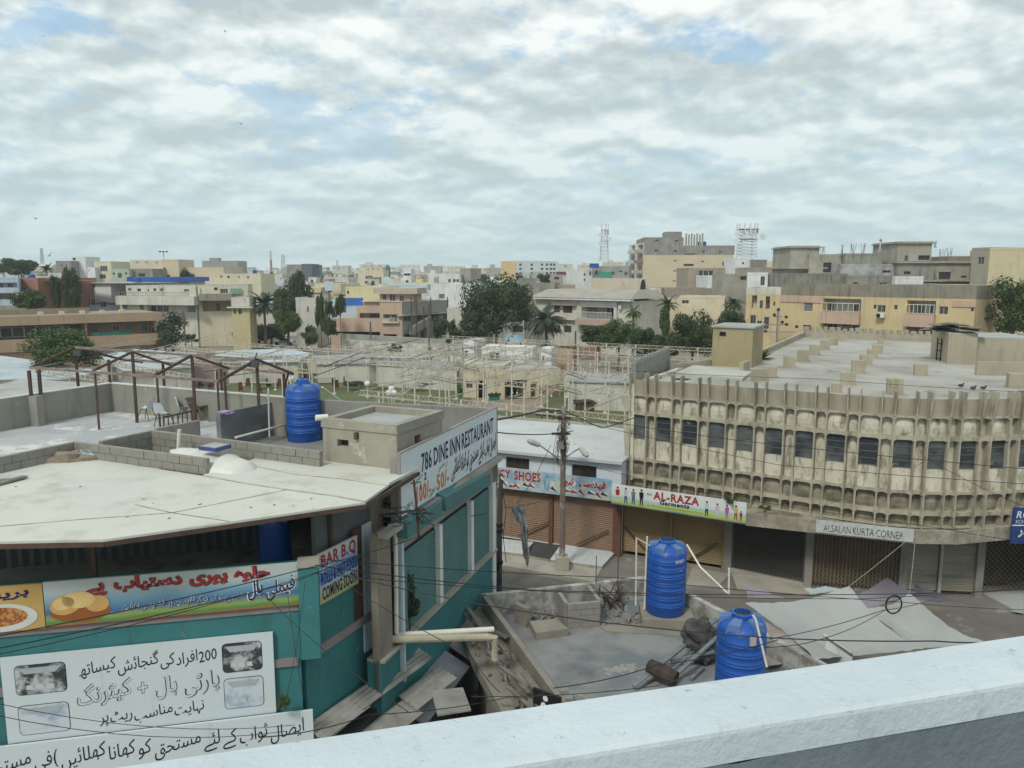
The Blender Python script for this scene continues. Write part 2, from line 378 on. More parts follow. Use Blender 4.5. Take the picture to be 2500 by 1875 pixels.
class Bld:
    """building standing on plan points a (front left), b (front right); local x along the front, y away from the camera"""
    def __init__(s, name, label, cat, a, b, depth, ztop, m, z0=0.0, group=None, par=0.0, roof=None, parm=None):
        s.w = Wall(a, b); s.W = s.w.W; s.D = depth; s.z0 = z0; s.z1 = ztop; s.m = m; s.par = par
        s.root = thing(name, label, cat, (a[0], a[1], z0), s.w.rz, group)
        s.fo = []; s.lo = []; s.ro = []; s.roofm = roof or rooftop; s.parm = parm or m
    def px(s, x0, y0, x1, y1, off=0.0):
        u0, z1 = s.w.uz(x0, y0, off); u1, z0 = s.w.uz(x1, y1, off); return (u0, u1, z0 - s.z0, z1 - s.z0)
    def sx(s, side, x0, y0, x1, y1):     # pixel rect on a side wall: distances along the side from the front
        c = s.w.P(0 if side == 'L' else s.W, 0); e = c - s.w.n * s.D; w = Wall(c, e)
        u0, z1 = w.uz(x0, y0); u1, z0 = w.uz(x1, y1); a, b = sorted((u0, u1)); return (a, b, z0 - s.z0, z1 - s.z0)
    def T(s, side):
        if side == 'F': return lambda u, d, z: (u, d, z)
        if side == 'L': return lambda u, d, z: (d, u, z)
        return lambda u, d, z: (s.W - d, u, z)
    def win(s, r, style='two', side='F', depth=.14, fm=None, gm=None, name='window', label=None):
        L = {'F': s.fo, 'L': s.lo, 'R': s.ro}[side]; L.append((*r, depth)); f = s.T(side)
        a, b, c, d = r; me = win_mesh(style, fm or wframe, gm or glass)
        rz = {'F': 0, 'L': -math.pi / 2, 'R': math.pi / 2}[side]
        o = {'F': (a, depth, c), 'L': (depth, b, c), 'R': (s.W - depth, a, c)}[side]
        return inst(name, me, s.root, o, rz, label, scale=(b - a, 1, d - c))
    def deep(s, r, depth=1.5, side='F', back=None, name='recess_wall', wins=(), label=None):
        L = {'F': s.fo, 'L': s.lo, 'R': s.ro}[side]; L.append((*r, depth)); f = s.T(side); a, b, c, d = r
        mb = MB(); mb.face([f(a, depth, c), f(b, depth, c), f(b, depth, d), f(a, depth, d)])
        o = mb.build(name, back or s.m, s.root, label=label)
        for q in wins:                                  # windows in the recess: fractions of its rect
            x0, x1, y0, y1 = a + (b - a) * q[0], a + (b - a) * q[1], c + (d - c) * q[2], c + (d - c) * q[3]
            loc = {'F': (x0, depth - .05, y0), 'L': (depth - .05, x1, y0), 'R': (s.W - depth + .05, x0, y0)}[side]
            inst('window', win_mesh(q[4] if len(q) > 4 else 'two', wframe, glass), s.root, loc, {'F': 0, 'L': -math.pi / 2, 'R': math.pi / 2}[side], scale=(x1 - x0, 1, y1 - y0))
        return o
    def box(s, name, r, y0, y1, m, label=None, side='F'):
        a, b, c, d = r; mb = MB()
        if side == 'F': mb.box(a, b, y0, y1, c, d)
        elif side == 'L': mb.box(y0, y1, a, b, c, d)
        else: mb.box(s.W - y1, s.W - y0, a, b, c, d)
        return mb.build(name, m, s.root, label=label)
    def rail(s, r, y, m=None, n=12, name='railing', side='F'):
        a, b, c, d = r; mb = MB(); f = s.T(side); h = d - c
        for i in range(n + 1): x = a + (b - a) * i / n; mb.bar(f(x, y, c), f(x, y, d), .05)
        mb.bar(f(a, y, d), f(b, y, d), .07); mb.bar(f(a, y, c + .05), f(b, y, c + .05), .05)
        return mb.build(name, m or white, s.root)
    def slab(s, name, z, t, over, m, u0=None, u1=None):
        return MB().box((u0 if u0 is not None else -over), (u1 if u1 is not None else s.W + over), -over, .6, z, z + t).build(name, m, s.root)
    def top(s, name, u0, u1, y0, y1, h, m, cap=None, wins=(), zb=None):
        zb = s.z1 - s.z0 if zb is None else zb
        o = MB().box(u0, u1, y0, y1, zb, zb + h).build(name, m, s.root)
        if cap: MB().box(u0 - .3, u1 + .3, y0 - .3, y1 + .3, zb + h, zb + h + .15).build('roof_slab', cap, s.root)
        for q in wins:
            inst('window', win_mesh(q[4] if len(q) > 4 else 'dark', bframe, glass), s.root, (u0 + (u1 - u0) * q[0], y0 - .06, zb + h * q[2]), scale=((u1 - u0) * (q[1] - q[0]), 1, h * (q[3] - q[2])))
        return o
    def done(s):
        h = s.z1 - s.z0; W, D = s.W, s.D; mb = MB()
        facade(mb, s.T('F'), 0, W, 0, h, s.fo); facade(mb, s.T('L'), 0, D, 0, h, s.lo); facade(mb, s.T('R'), 0, D, 0, h, s.ro)
        mb.face([(0, D, 0), (W, D, 0), (W, D, h), (0, D, h)]); mb.build('wall', s.m, s.root)
        MB().box(.0, W, .0, D, h, h + .06).build('roof', s.roofm, s.root)
        if s.par:
            t = .18; mb = MB()
            mb.box(-.03, W + .03, -.03, t, h, h + s.par).box(-.03, W + .03, D - t, D + .03, h, h + s.par).box(-.03, t, t, D - t, h, h + s.par).box(W - t, W + .03, t, D - t, h, h + s.par)
            mb.build('parapet', s.parm, s.root)
        return s
def tank(r, h, n=28, ribs=7, name='water_tank', label='', cat='water tank', loc=(0, 0, 0), group=None, m=None, text=None, small=False, rz=0, open_=True):
    t = thing(name, label, cat, loc, rz, group); m = m or blueplastic
    if small:
        MB().lathe([(r, 0), (r, h * .8), (r * .8, h * .9), (r * .35, h * .93), (r * .35, h)], 12).build('tank_body', m, t, smooth=False); return t
    prof = [(r * .97, 0), (r, .04)]; zs = .3; rib = (h * .82 - .3) / ribs
    for i in range(ribs):
        z = zs + i * rib
        prof += [(r, z), (r * 1.018, z + .01), (r * 1.018, z + .028), (r, z + .038), (r, z + .07), (r * 1.016, z + .08), (r * 1.016, z + .096), (r, z + .106)]
    prof += [(r, h * .84), (r * .97, h * .868), (r * .86, h * .90), (r * .40, h * .955)]
    MB().lathe(prof, n).build('tank_body', m, t, smooth=True)
    mb = MB()
    for k in range(5):                                  # raised shoulders round the neck
        a = 2 * math.pi * k / 5 + .3; ca, sa = math.cos(a), math.sin(a); c = []
        for rr, w, z in ((r * .42, .13, h * .90), (r * .96, .20, h * .84)):
            c += [(ca * rr - sa * w, sa * rr + ca * w, z), (ca * rr + sa * w, sa * rr - ca * w, z)]
        for rr, w, z in ((r * .42, .10, h * .965), (r * .90, .14, h * .935)):
            c += [(ca * rr - sa * w, sa * rr + ca * w, z), (ca * rr + sa * w, sa * rr - ca * w, z)]
        mb.hexa([c[0], c[1], c[3], c[2], c[4], c[5], c[7], c[6]])
    mb.build('shoulder', mat('lit_tank_shoulder_plastic', (.06, .14, .34), (.11, .18, .34), scale=3, rough=.5, bump=.03), t)  # paler than the body: light on the shoulder tops painted in
    MB().lathe([(r * .42, h * .94), (r * .42, h * .99), (r * .36, h), (r * .34, h), (r * .34, h * .96)], 20).build('neck', m, t)
    if open_: MB().lathe([(r * .335, h * .962), (r * .335, h * .965)], 20).build('opening', dark, t)
    else: MB().lathe([(r * .36, h), (r * .36, h + .05), (r * .30, h + .06), (r * .1, h + .07), (r * .1, h + .11)], 20).build('lid', m, t)
    if text:
        vs, fs = text_geo(text, .03); a0 = min(v[0] for v in vs); a1 = max(v[0] for v in vs); mb = MB()
        for x, y in vs:
            q = -math.pi / 2 + .25 + (x - a0) / (a1 - a0) * .55; mb.v.append((math.cos(q) * (r * 1.012), math.sin(q) * (r * 1.012), h * .755 + y * .13))
        mb.f = fs; mb.m = [0] * len(fs); mb.build('lettering', white, t)
    return t
def signboard(name, label, w, x0, y0, x1, y1, m, off=.1, th=.06, group=None, rect=None):
    """board on wall w between pixel corners (top left, bottom right)"""
    if rect: u0, u1, z0, z1 = rect
    else: u0, z1 = w.uz(x0, y0, off); u1, z0 = w.uz(x1, y1, off)
    p = w.P(u0, z0, off); t = thing(name, label, 'sign', p, w.rz, group)
    MB().box(0, u1 - u0, 0, th, 0, z1 - z0).build('panel', m, t)
    return t, u1 - u0, z1 - z0
def flatpoly(parent, polys, m, off=.004, name='printed_picture', label=None):
    mb = MB()
    for p in polys: mb.face([(q[0], -off, q[1]) for q in p])
    return mb.build(name, m, parent, label=label)
def ell(cx, cz, rx, rz, n=14, a=0): return [(cx + rx * math.cos(t) * math.cos(a) - rz * math.sin(t) * math.sin(a), cz + rx * math.cos(t) * math.sin(a) + rz * math.sin(t) * math.cos(a)) for t in [2 * math.pi * i / n for i in range(n)]]
def cable(pts, r, label, sag=0.0, m=None, group='overhead cables', name='cable', n=5, seg=10):
    P = [Vector(p) for p in pts]; out = []
    for i in range(len(P) - 1):
        for k in range(seg):
            t = k / seg; q = P[i].lerp(P[i + 1], t); q.z -= sag * 4 * t * (1 - t); out.append(q)
    out.append(P[-1])
    o = MB().tube(out, r, n, False).build(name, m or blackm)
    return tag(o, label, 'cable', group)
def grad(name, stops, axis='Z', rough=.5, noise=None):
    """printed gradient across a board, by its own object coordinates"""
    m = bpy.data.materials.new(name); m.use_nodes = True; nt = m.node_tree; N = nt.nodes; L = nt.links
    b = N['Principled BSDF']; b.inputs['Roughness'].default_value = rough
    tc = N.new('ShaderNodeTexCoord'); sp = N.new('ShaderNodeSeparateXYZ'); L.new(tc.outputs['Object'], sp.inputs[0])
    r = N.new('ShaderNodeValToRGB'); e = r.color_ramp.elements; lo = stops[0][0]; hi = stops[-1][0]
    mr = N.new('ShaderNodeMapRange'); mr.inputs[1].default_value = lo; mr.inputs[2].default_value = hi
    src = sp.outputs[axis]
    if noise:
        n = N.new('ShaderNodeTexNoise'); n.inputs['Scale'].default_value = noise[0]; L.new(tc.outputs['Object'], n.inputs[0])
        ad = N.new('ShaderNodeMath'); ad.operation = 'MULTIPLY_ADD'; ad.inputs[1].default_value = noise[1]; L.new(n.outputs[0], ad.inputs[0]); L.new(src, ad.inputs[2])
        sb = N.new('ShaderNodeMath'); sb.operation = 'SUBTRACT'; sb.inputs[1].default_value = noise[1] / 2; L.new(ad.outputs[0], sb.inputs[0]); src = sb.outputs[0]
    L.new(src, mr.inputs[0]); L.new(mr.outputs[0], r.inputs[0])
    while len(e) < len(stops): e.new(.5)
    for i, (p, c) in enumerate(stops): e[i].position = (p - lo) / (hi - lo); e[i].color = (*c, 1)
    L.new(r.outputs[0], b.inputs['Base Color']); return m
# ------------------------------------------------------------------ ground and roads
ground = MB().face([(-3000, -60, -.05), (3000, -60, -.05), (3000, 4000, -.05), (-3000, 4000, -.05)]).build('ground', mat('dusty_ground', (.27, .245, .20), (.20, .18, .15), scale=.12, bump=.3, bscale=3))
struct(ground)
road_m = mat('worn_asphalt', (.13, .12, .105), (.17, .155, .135), scale=.8, bump=.3, bscale=30, spot=((.24, .22, .19), .9, .62))
def sheet(name, pts, z, m, kind='structure', t=0.0):
    mb = MB(); pp = [(p[0], p[1]) for p in pts]
    if t: mb.prism(pp, z - t, z)
    else: mb.face([(p[0], p[1], z) for p in pp])
    return struct(mb.build(name, m), kind)
sheet('road', [(-40, 21), (2, 20), (12, 18), (60, 12), (60, 26), (26, 29.5), (12, 30.5), (5, 32.4), (-1, 34.9), (-5, 44), (-14, 46), (-8, 34), (-4, 31), (-40, 40)], -.02, road_m)

# ------------------------------------------------------------------ restaurant block on the left
teal = mat('teal_paint', (.046, .185, .192), (.035, .145, .152), scale=.9, rough=.65, bump=.15, streak=(.045, .105, .105), sk=(.55, .8), sscale=(3, .6), spot=((.14, .24, .23), 3, .67))
tealdark = mat('teal_shutter_paint', (.075, .175, .165), (.06, .145, .14), scale=1.0, rough=.55, bump=.1, streak=(.13, .18, .165))
mauve = mat('mauve_cement_band', (.26, .22, .215), (.2, .175, .17), scale=2, bump=.3)
terr_wall = mat('terrace_wall_plaster', (.30, .29, .245), (.235, .23, .20), scale=.6, streak=(.17, .165, .14), bump=.25, spot=((.42, .43, .41), .9, .64))
terr_floor = mat('terrace_floor', (.44, .45, .44), (.33, .35, .36), scale=.45, bump=.25, spot=((.56, .56, .53), 1.1, .55))
block_m = mat('concrete_block', (.29, .275, .24), (.21, .20, .175), scale=2.5, bump=.5, bscale=40, isl=.8)
sheet_m = mat('cream_roof_sheet', (.56, .56, .49), (.50, .505, .45), scale=.5, lo=.25, hi=.75, rough=.6, bump=.2, streak=(.33, .33, .28), sk=(.52, .78), sscale=(.9, .9), spot=((.36, .36, .31), 1.9, .695))
TZ = 7.75; TOP = 8.84
a0 = G(0, 1435, 7.13); a1 = G(725, 1378, 7.13); dA = (a1 - a0).normalized(); aL = a0 - dA * 6
b0 = G(737, 1395, 6.9); b1 = G(912, 1497, 5.0)
w0 = G(969, 1110, TOP); w1 = G(1207, 996, TOP)
WA = Wall(aL, a1); WB = Wall(a1, b1); W1 = Wall(w0, w1)
wc = w0 - (w1 - w0).normalized() * 1.0                       # south end of the street wall
cor = G(272, 935.5, TOP); farL = G(0, 974, TOP); farL = farL + (farL - cor).normalized() * 9
rest = thing('restaurant_building', 'teal restaurant block with cream sheet roof, roof terrace and roller shutters, left foreground', 'building', (a1.x, a1.y, 0))
def rb(mb, name, m, label=None, smooth=False): return mb.build(name, m, rest, world=True, label=label, smooth=smooth)
def v2(p, z): return (p[0], p[1], z)
nW1 = Vector((W1.n.x, W1.n.y, 0)); inn = -nW1
# body of the lower floors (set back from the faces) and the two facades
def along(w, u, off=0): return w.P(u, 0, off)
mb = MB(); mb.prism([along(WA, 0, -.4), along(WA, WA.W, -.4), along(WB, WB.W, -.4), along(W1, -.4, -.5), along(W1, W1.W, -.4), cor, farL], 0, 6.0)
rb(mb, 'inner_walls', greycem)
# front facade A: teal wall 3.4 .. 7.13 ; facade B likewise
def wallface(w, u0, u1, z0, z1, off0, off1, name, m, label=None):
    c = [w.P(u0, z0, off1), w.P(u1, z0, off1), w.P(u1, z0, off0), w.P(u0, z0, off0)]; c += [p + Vector((0, 0, z1 - z0)) for p in c]
    return rb(MB().hexa(c), name, m, label)
wallface(WA, 0, WA.W, 3.1, 7.10, -.35, 0, 'front_wall', teal)
wallface(WB, .15, WB.W, 3.1, 6.95, -.35, 0, 'side_wall', teal)
PZ = WA.uz(750, 1385, .16)[1]; PU = WA.uz(729, 1450, .16)[0]; PV = WA.uz(778, 1450, .16)[0]
wallface(WA, PU, PV, 5.12, PZ, -.3, .16, 'pillar', teal, 'square teal pillar between the two upper signs')
wallface(WA, PU - .02, PV + .02, PZ, PZ + .06, -.32, .19, 'pillar_cap', concrete)
wallface(WA, 0, WA.W - .05, 4.95, 5.12, 0, .05, 'floor_band', mauve); wallface(WB, .5, WB.W, 4.92, 5.12, 0, .06, 'floor_band', mauve)
wallface(WA, 0, WA.W, 6.15, 6.32, 0, .03, 'bare_band', mauve)
wallface(WB, WB.W - .04, WB.W + .46, 3.2, 8.2, -.4, .02, 'corner_post', mat('brown_cement', (.24, .21, .17), (.18, .16, .13), scale=1.2, streak=(.10, .09, .08), bump=.3))
wallface(WB, WB.W - .42, WB.W - .05, 4.2, 7.3, 0, .04, 'whitewashed_strip', paleblue); wallface(WB, WB.W - .75, WB.W - .42, 5.12, 7.3, 0, .03, 'brown_strip', rust)
# open storey under the sheet roof
ci = []
mb = MB(); mb.prism([along(WA, 0, -.1), along(WA, WA.W, -.1), along(WB, WB.W, -.1), along(WB, WB.W, -4.4), along(WA, 0, -5.5)], 6.05, 6.2); rb(mb, 'upper_floor', greycem)
shade_wall = mat('corrugated_inner_wall', (.13, .14, .145), (.10, .11, .115), scale=1, bump=.1)  # light grey sheeting darkened: shade under the roof put into its colour
bk = Wall(along(WA, 0, -3.6), along(WB, WB.W + .1, -3.0)); mb = MB(); n = 90
for i in range(n):
    u = bk.W * i / n; q0 = bk.P(u, 6.2, .0 if i % 2 else .05); q1 = bk.P(u + bk.W / n, 6.2, .05 if i % 2 else .0)
    mb.face([q0, q1, q1 + Vector((0, 0, 2.05)), q0 + Vector((0, 0, 2.05))])
rb(mb, 'back_sheeting', shade_wall)
mb = MB(); q0 = along(WB, .9, -.25); q1 = along(WB, WB.W, -.06); mb.hexa([v2(q0, 6.9), v2(q1, 6.9), v2(q1 + inn * .1, 6.9), v2(q0 + inn * .1, 6.9), v2(q0, 8.15), v2(q1, 8.15), v2(q1 + inn * .1, 8.15), v2(q0 + inn * .1, 8.15)]); rb(mb, 'inner_panel', shade_wall)
for u in (WA.W - 3.9, WA.W - 7.5, WA.W - 10.5): wallface(WA, u, u + .08, 7.1, 8.25, -.3, -.22, 'roof_post', rust)
wallface(WB, 1.25, 1.33, 6.95, 8.2, -.2, -.12, 'roof_post', rust)
p = WA.P(WA.uz(672, 1350, -2.2)[0], 6.2, -2.2); tank(.36, 1.45, name='water_drum', label='blue plastic drum in the dark storey under the cream roof', cat='drum', loc=p)
# street facade
shut = []
u_at = lambda x, y, o=0: W1.uz(x, y, o)
UL = W1.uz(925, 1450)[0]
wallface(W1, UL, W1.W, 2.55, 4.15, -.35, 0, 'street_wall_band', teal)
wallface(W1, UL, W1.W, 4.15, 4.22, -.35, .10, 'sill_ledge', concrete)
wallface(W1, .02, W1.W + .02, 6.45, TOP - .1, -.2, -.02, 'parapet', terr_wall)
wallface(W1, UL, W1.W + .02, 7.14, 7.28, 0, .24, 'floor_slab', concrete)
wallface(W1, W1.W - .28, W1.W, 0, 6.45, -.3, .05, 'corner_pier', white)
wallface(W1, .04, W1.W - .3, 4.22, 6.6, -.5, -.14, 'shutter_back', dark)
def shutter_mesh(w, h, pitch=.085, d=.02):
    mb = MB(); n = int(h / pitch)
    for i in range(n):
        z = i * h / n; zz = z + h / n
        mb.face([(0, 0, z), (w, 0, z), (w, -d, z + (zz - z) * .5), (0, -d, z + (zz - z) * .5)]); mb.face([(0, -d, z + (zz - z) * .5), (w, -d, z + (zz - z) * .5), (w, 0, zz), (0, 0, zz)])
    return mb
def shutter(w, u0, u1, z0, z1, off, m, parent, name='shutter', pitch=.085, d=.02, label=None):
    mb = shutter_mesh(u1 - u0, z1 - z0, pitch, d); p = w.P(u0, z0, off); M = Matrix.Translation(p) @ Matrix.Rotation(w.rz, 4, 'Z')
    mb.v = [tuple(M @ Vector(q)) for q in mb.v]; return mb.build(name, m, parent, world=True, label=label)
seg = [(.35, 2.25), (2.55, 4.55), (4.62, 7.4 if W1.W > 7.6 else W1.W - .35)]
for a, b in seg:
    shutter(W1, a, b, 4.22, 6.3, -.08, tealdark, rest)
    wallface(W1, b, b + .2, 4.22, 6.4, -.1, .06, 'shutter_jamb', white)
wallface(W1, .05, .3, 4.22, 6.4, -.1, .05, 'shutter_jamb', tealdark)
# boxed shutter housings hung in front
fbm = mat('faded_teal_box', (.075, .185, .19), (.06, .15, .155), scale=1.5, streak=(.13, .14, .125), sk=(.5, .7), sscale=(1.5, 1.5), bump=.2, spot=((.17, .14, .11), 2, .62))
for pa, pb, hh, o, label in (((995, 1316), (1080, 1257), .36, .34, 'faded teal shutter box with rusty ends'), ((1089, 1248), (1198, 1184), .38, .36, 'longer teal shutter box')):
    (a, za_), (b, zb_) = W1.uz(*pa, o), W1.uz(*pb, o); k = hh
    c = [W1.P(a, za_, 0), W1.P(b, zb_, 0), W1.P(b, zb_, o), W1.P(a, za_, o), W1.P(a, za_ + k + .1, 0), W1.P(b, zb_ + k + .1, 0), W1.P(b, zb_ + k, o), W1.P(a, za_ + k, o)]
    rb(MB().hexa(c), 'shutter_box', fbm, label)
# ground floor of the street side: grey shutters, red door frame, sloping grey awning
greysh = mat('grey_shutter', (.16, .165, .165), (.12, .125, .125), scale=1.5, rough=.5, streak=(.07, .07, .065))
for a, b in ((-3.2, -1.6), (-1.4, .8), (1.0, 3.1), (3.3, 5.4)):
    shutter(W1, a, b, .1, 2.5, -.05, greysh, rest, 'ground_shutter'); wallface(W1, b, b + .18, .0, 2.55, -.1, .05, 'door_jamb', mat('dark_red_paint', (.16, .02, .025), (.12, .02, .02)))
wallface(W1, 5.6, W1.W, 0, 2.55, -.3, 0, 'ground_wall', paleblue)
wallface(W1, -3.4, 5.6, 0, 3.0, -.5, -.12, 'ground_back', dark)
for a, b in ((-.3, 2.6), (2.9, 4.6)):
    c = [W1.P(a, 2.3, .75), W1.P(b, 2.3, .75), W1.P(b, 2.66, .02), W1.P(a, 2.66, .02)]; c += [q + Vector((0, 0, .05)) for q in c]
    rb(MB().hexa([c[0], c[1], c[2], c[3], c[4], c[5], c[6], c[7]]), 'awning', mat('grey_awning_paint', (.22, .24, .26), (.17, .185, .2), scale=1.5))
# broken corrugated awnings along facade B
asb = mat('asbestos_sheet', (.30, .29, .26), (.22, .215, .19), scale=2, streak=(.15, .14, .12), bump=.3)
WC = Wall(along(WB, -.2), along(W1, 1.2)); 
for (a, b, z, o0, o1) in ((.2, 1.7, 3.55, .0, .55), (1.5, 4.2, 3.55, .0, .5), (.9, 3.0, 3.05, .45, 1.05), (2.9, 4.6, 3.1, .35, .95)):
    mb = MB(); n = 9
    for i in range(n):
        s0 = o0 + (o1 - o0) * i / n; s1 = o0 + (o1 - o0) * (i + 1) / n; k0 = .035 * (i % 2); k1 = .035 * ((i + 1) % 2)
        mb.face([WC.P(a, z - s0 * .35 + k0, s0), WC.P(b, z - s0 * .35 + k0, s0), WC.P(b, z - s1 * .35 + k1, s1), WC.P(a, z - s1 * .35 + k1, s1)])
    rb(mb, 'corrugated_awning', asb)
wallface(WB, 0.3, WB.W + .3, 3.1, 3.25, 0, .35, 'ledge', concrete)
# sheet roof
RZ = 8.3; edge = [G(-420, 1330, RZ), G(0, 1322, RZ), G(254, 1317, RZ), G(560, 1274, RZ), G(893, 1226, RZ), G(1023, 1147, RZ)]
bk1 = [G(968, 1133, RZ), G(785, 1108, RZ), G(676, 1103, RZ), G(600, 1125, RZ), G(497, 1162, RZ)]
bk2 = [G(185, 1113, RZ), G(0, 1155, RZ), G(-300, 1225, RZ)]
def ridge_z(zz): return lambda p: zz
sheetA = [G(-420, 1330, RZ), G(0, 1322, RZ), G(254, 1317, RZ), G(560, 1274, RZ), G(893, 1226, RZ), G(820, 1212, RZ), G(700, 1196, RZ), G(600, 1181, RZ), G(497, 1162, RZ)] + bk2
rb(MB().prism(sheetA, RZ - .05, RZ), 'roof_sheet', sheet_m)
sheetB = [G(497, 1162, RZ), G(600, 1181, RZ), G(700, 1196, RZ), G(820, 1212, RZ), G(893, 1226, RZ), G(950, 1186, RZ), G(840, 1170, RZ), G(720, 1158, RZ), G(600, 1134, RZ)]
rb(MB().prism(sheetB, RZ - .02, RZ + .035), 'roof_sheet', sheet_m)
sheetC = [G(600, 1134, RZ), G(720, 1158, RZ), G(840, 1170, RZ), G(950, 1186, RZ), G(1023, 1147, RZ), G(968, 1133, RZ), G(785, 1108, RZ), G(676, 1103, RZ)]
rb(MB().prism(sheetC, RZ + .0, RZ + .065), 'roof_sheet', sheet_m)
mb = MB()
for i in range(len(edge) - 1): mb.bar(edge[i] - Vector((0, 0, .09)), edge[i + 1] - Vector((0, 0, .09)), .05, .09)
rb(mb, 'roof_edge_beam', rust)
random.seed(2)
for k in range(13):                                      # leaves, chips and torn felt lying about
    x = random.uniform(10, 800); q = G(x, random.uniform(1185, 1290 - x * .06), RZ + .006); r_ = random.uniform(.012, .03)
    o = MB().blob((0, 0, .004), r_, (1.6, .8, .25), k, 4, .5).build('roof_litter', rust if k % 3 else concrete, loc=q, rz=random.random() * 6); tag(o, 'small chip or dead leaf lying on the cream sheet roof', 'litter', 'litter on the cream roof')
mb = MB()
for pl_ in (((497, 1162), (600, 1181), (700, 1196), (820, 1212), (893, 1226)), ((600, 1134), (720, 1158), (840, 1170), (950, 1186)), ((-60, 1290), (200, 1268), (420, 1252), (700, 1196)), ((330, 1232), (420, 1252), (560, 1273))):
    zz = RZ + (.004 if pl_[0][1] > 1150 else .04)
    for i in range(len(pl_) - 1): mb.bar(G(*pl_[i], zz), G(*pl_[i + 1], zz), .018, .012)
rb(mb, 'sheet_seam', mat('seam_dirt', (.22, .20, .16), (.36, .35, .3), scale=2, lo=.45, hi=.6))
# terrace floors
gx = G(532, 1067, TZ)
rb(MB().prism([farL, cor, G(701, 990, TZ), G(532, 1067, TZ), G(785, 1112, TZ), G(500, 1170, TZ), G(185, 1125, TZ), G(-300, 1240, TZ)], TZ - .12, TZ), 'terrace_floor', terr_floor)
rb(MB().prism([G(690, 985, 7.5), w1 + inn * .1, w0 + inn * .2, w0 + inn * 2.2, G(500, 1120, 7.5), G(532, 1067, 7.5)], 7.3, 7.5), 'tank_floor', mat('damp_screed', (.22, .22, .21), (.15, .15, .15), scale=.7, bump=.2))
# plastered terrace walls, each with a pale coping
def wseg(p, q, z0, z1, th, name='terrace_wall', m=terr_wall, cap=None, parent=None):
    p = Vector((p[0], p[1], 0)); q = Vector((q[0], q[1], 0)); d = (q - p).normalized(); nn = Vector((d.y, -d.x, 0)) * th / 2; mb = MB()
    c = [p + nn, q + nn, q - nn, p - nn]; mb.hexa([v2(k, z0) for k in c] + [v2(k, z1) for k in c]); o = mb.build(name, m, parent or rest, world=True)
    if cap:
        nn2 = nn * 1.15; c = [p + nn2, q + nn2, q - nn2, p - nn2]; MB().hexa([v2(k, z1) for k in c] + [v2(k, z1 + .035) for k in c]).build('coping', cap, parent or rest, world=True)
    return o
cap = mat('coping_whitewash', (.62, .62, .58), (.5, .5, .46), scale=3, bump=.2)
wseg(farL, cor, 6.0, TOP, .2, cap=cap); wseg(cor, G(701, 971, TOP), 6.0, TOP, .2, cap=cap); wseg(G(703, 971, TOP), w1, 6.0, TOP - .02, .2, m=mat('grey_green_plaster', (.25, .25, .225), (.19, .19, .17), scale=.7, streak=(.13, .13, .12), bump=.2))
wseg(G(532, 1010, 8.65), G(701, 973, 8.65), 7.5, 8.65, .18, m=mat('grey_plaster_two_tone', (.24, .25, .245), (.13, .135, .14), scale=.9, lo=.4, hi=.6, bump=.2))
wseg(G(380, 1046, 8.3), G(484, 1026, 8.3), TZ, 8.3, .15, m=greycem)
wseg(G(75, 966, TOP), G(92, 963, TOP), TZ, TOP - .02, .45, 'wall_pier')
for side in (0,):
    wseg(w1 + Vector((.0, .0, 0)), w1 + Vector((.0, .0, 0)) + (w1 - w0).normalized() * .02, 6, TOP, .2)
# block walls: single blocks on a mortar core
blk = {}
def blockwall(label, p, q, z0, rows, L=.40, h=.195, th=.15, cat='block wall'):
    p = Vector((p[0], p[1], 0)); q = Vector((q[0], q[1], 0)); d = q - p; W = d.length; rz = math.atan2(d.y, d.x)
    t = thing('block_wall', label, cat, (p.x, p.y, z0), rz)
    MB().box(0.01, W - .01, -th / 2 + .018, th / 2 - .018, 0, rows * h - .005).build('mortar', mat('mortar', (.30, .29, .26), (.22, .215, .19), scale=6, bump=.6), t)
    if 'b' not in blk: blk['b'] = MB().box(0, 1, -.5, .5, 0, 1).mesh('block', block_m)
    for r in range(rows):
        u = -(L / 2 if r % 2 else 0) 
        while u < W:
            a = max(u, 0); b = min(u + L, W)
            if b - a > .06:
                inst('block', blk['b'], t, (a + .006, random.uniform(-.006, .006), r * h + .005), scale=(b - a - .012 - random.random() * .006, th + random.uniform(-.006, .004), h - .013 - random.random() * .006))
            u += L
    return t
ctr = G(185, 1113, RZ)
blockwall('low two-course block wall crossing the cream roof from the rubble heap', ctr, G(510, 1158, RZ), RZ, 2)
blockwall('low block wall running along the left edge of the cream roof', G(-80, 1172, RZ), ctr, RZ, 2)
E1 = G(244, 1076, 8.75); E2 = G(370, 1049.5, 8.75); E3 = G(785, 1101, 8.75)
blockwall('dark short block wall closing the left end of the sunken roof well', E1, E2, 7.77, 5)
blockwall('long block wall behind the white fibreglass tank', E2, E3, 7.77, 5)
# heap of rubble with plastic sheet
hp = G(165, 1120, RZ); hb = thing('rubble_heap', 'heap of sand with torn plastic bags in the corner of the block wall', 'rubble heap', hp)
MB().blob((0, -.1, 0), .5, (1.5, .8, .5), 3, 8, .3).build('sand', mat('sand', (.27, .23, .17), (.2, .17, .13), scale=8, bump=.6), hb)
MB().blob((.55, .1, .12), .33, (1.2, .6, .45), 9, 8, .5).build('plastic_bag', mat('pale_plastic', (.40, .46, .48), (.26, .32, .34), scale=6, rough=.35), hb)
bd = MB().bar(G(-40, 1195, RZ) + Vector((0, 0, .04)), G(62, 1168, RZ) + Vector((0, 0, .05)), .16, .05).bar(G(-30, 1178, RZ) + Vector((0, 0, .04)), G(48, 1172, RZ) + Vector((0, 0, .03)), .1, .04).build('old_board', mat('weathered_wood', (.25, .23, .2), (.17, .155, .13), scale=4, sscale=(9, .5)))
tag(bd, 'weathered wooden boards lying on the cream roof at the left edge', 'board')
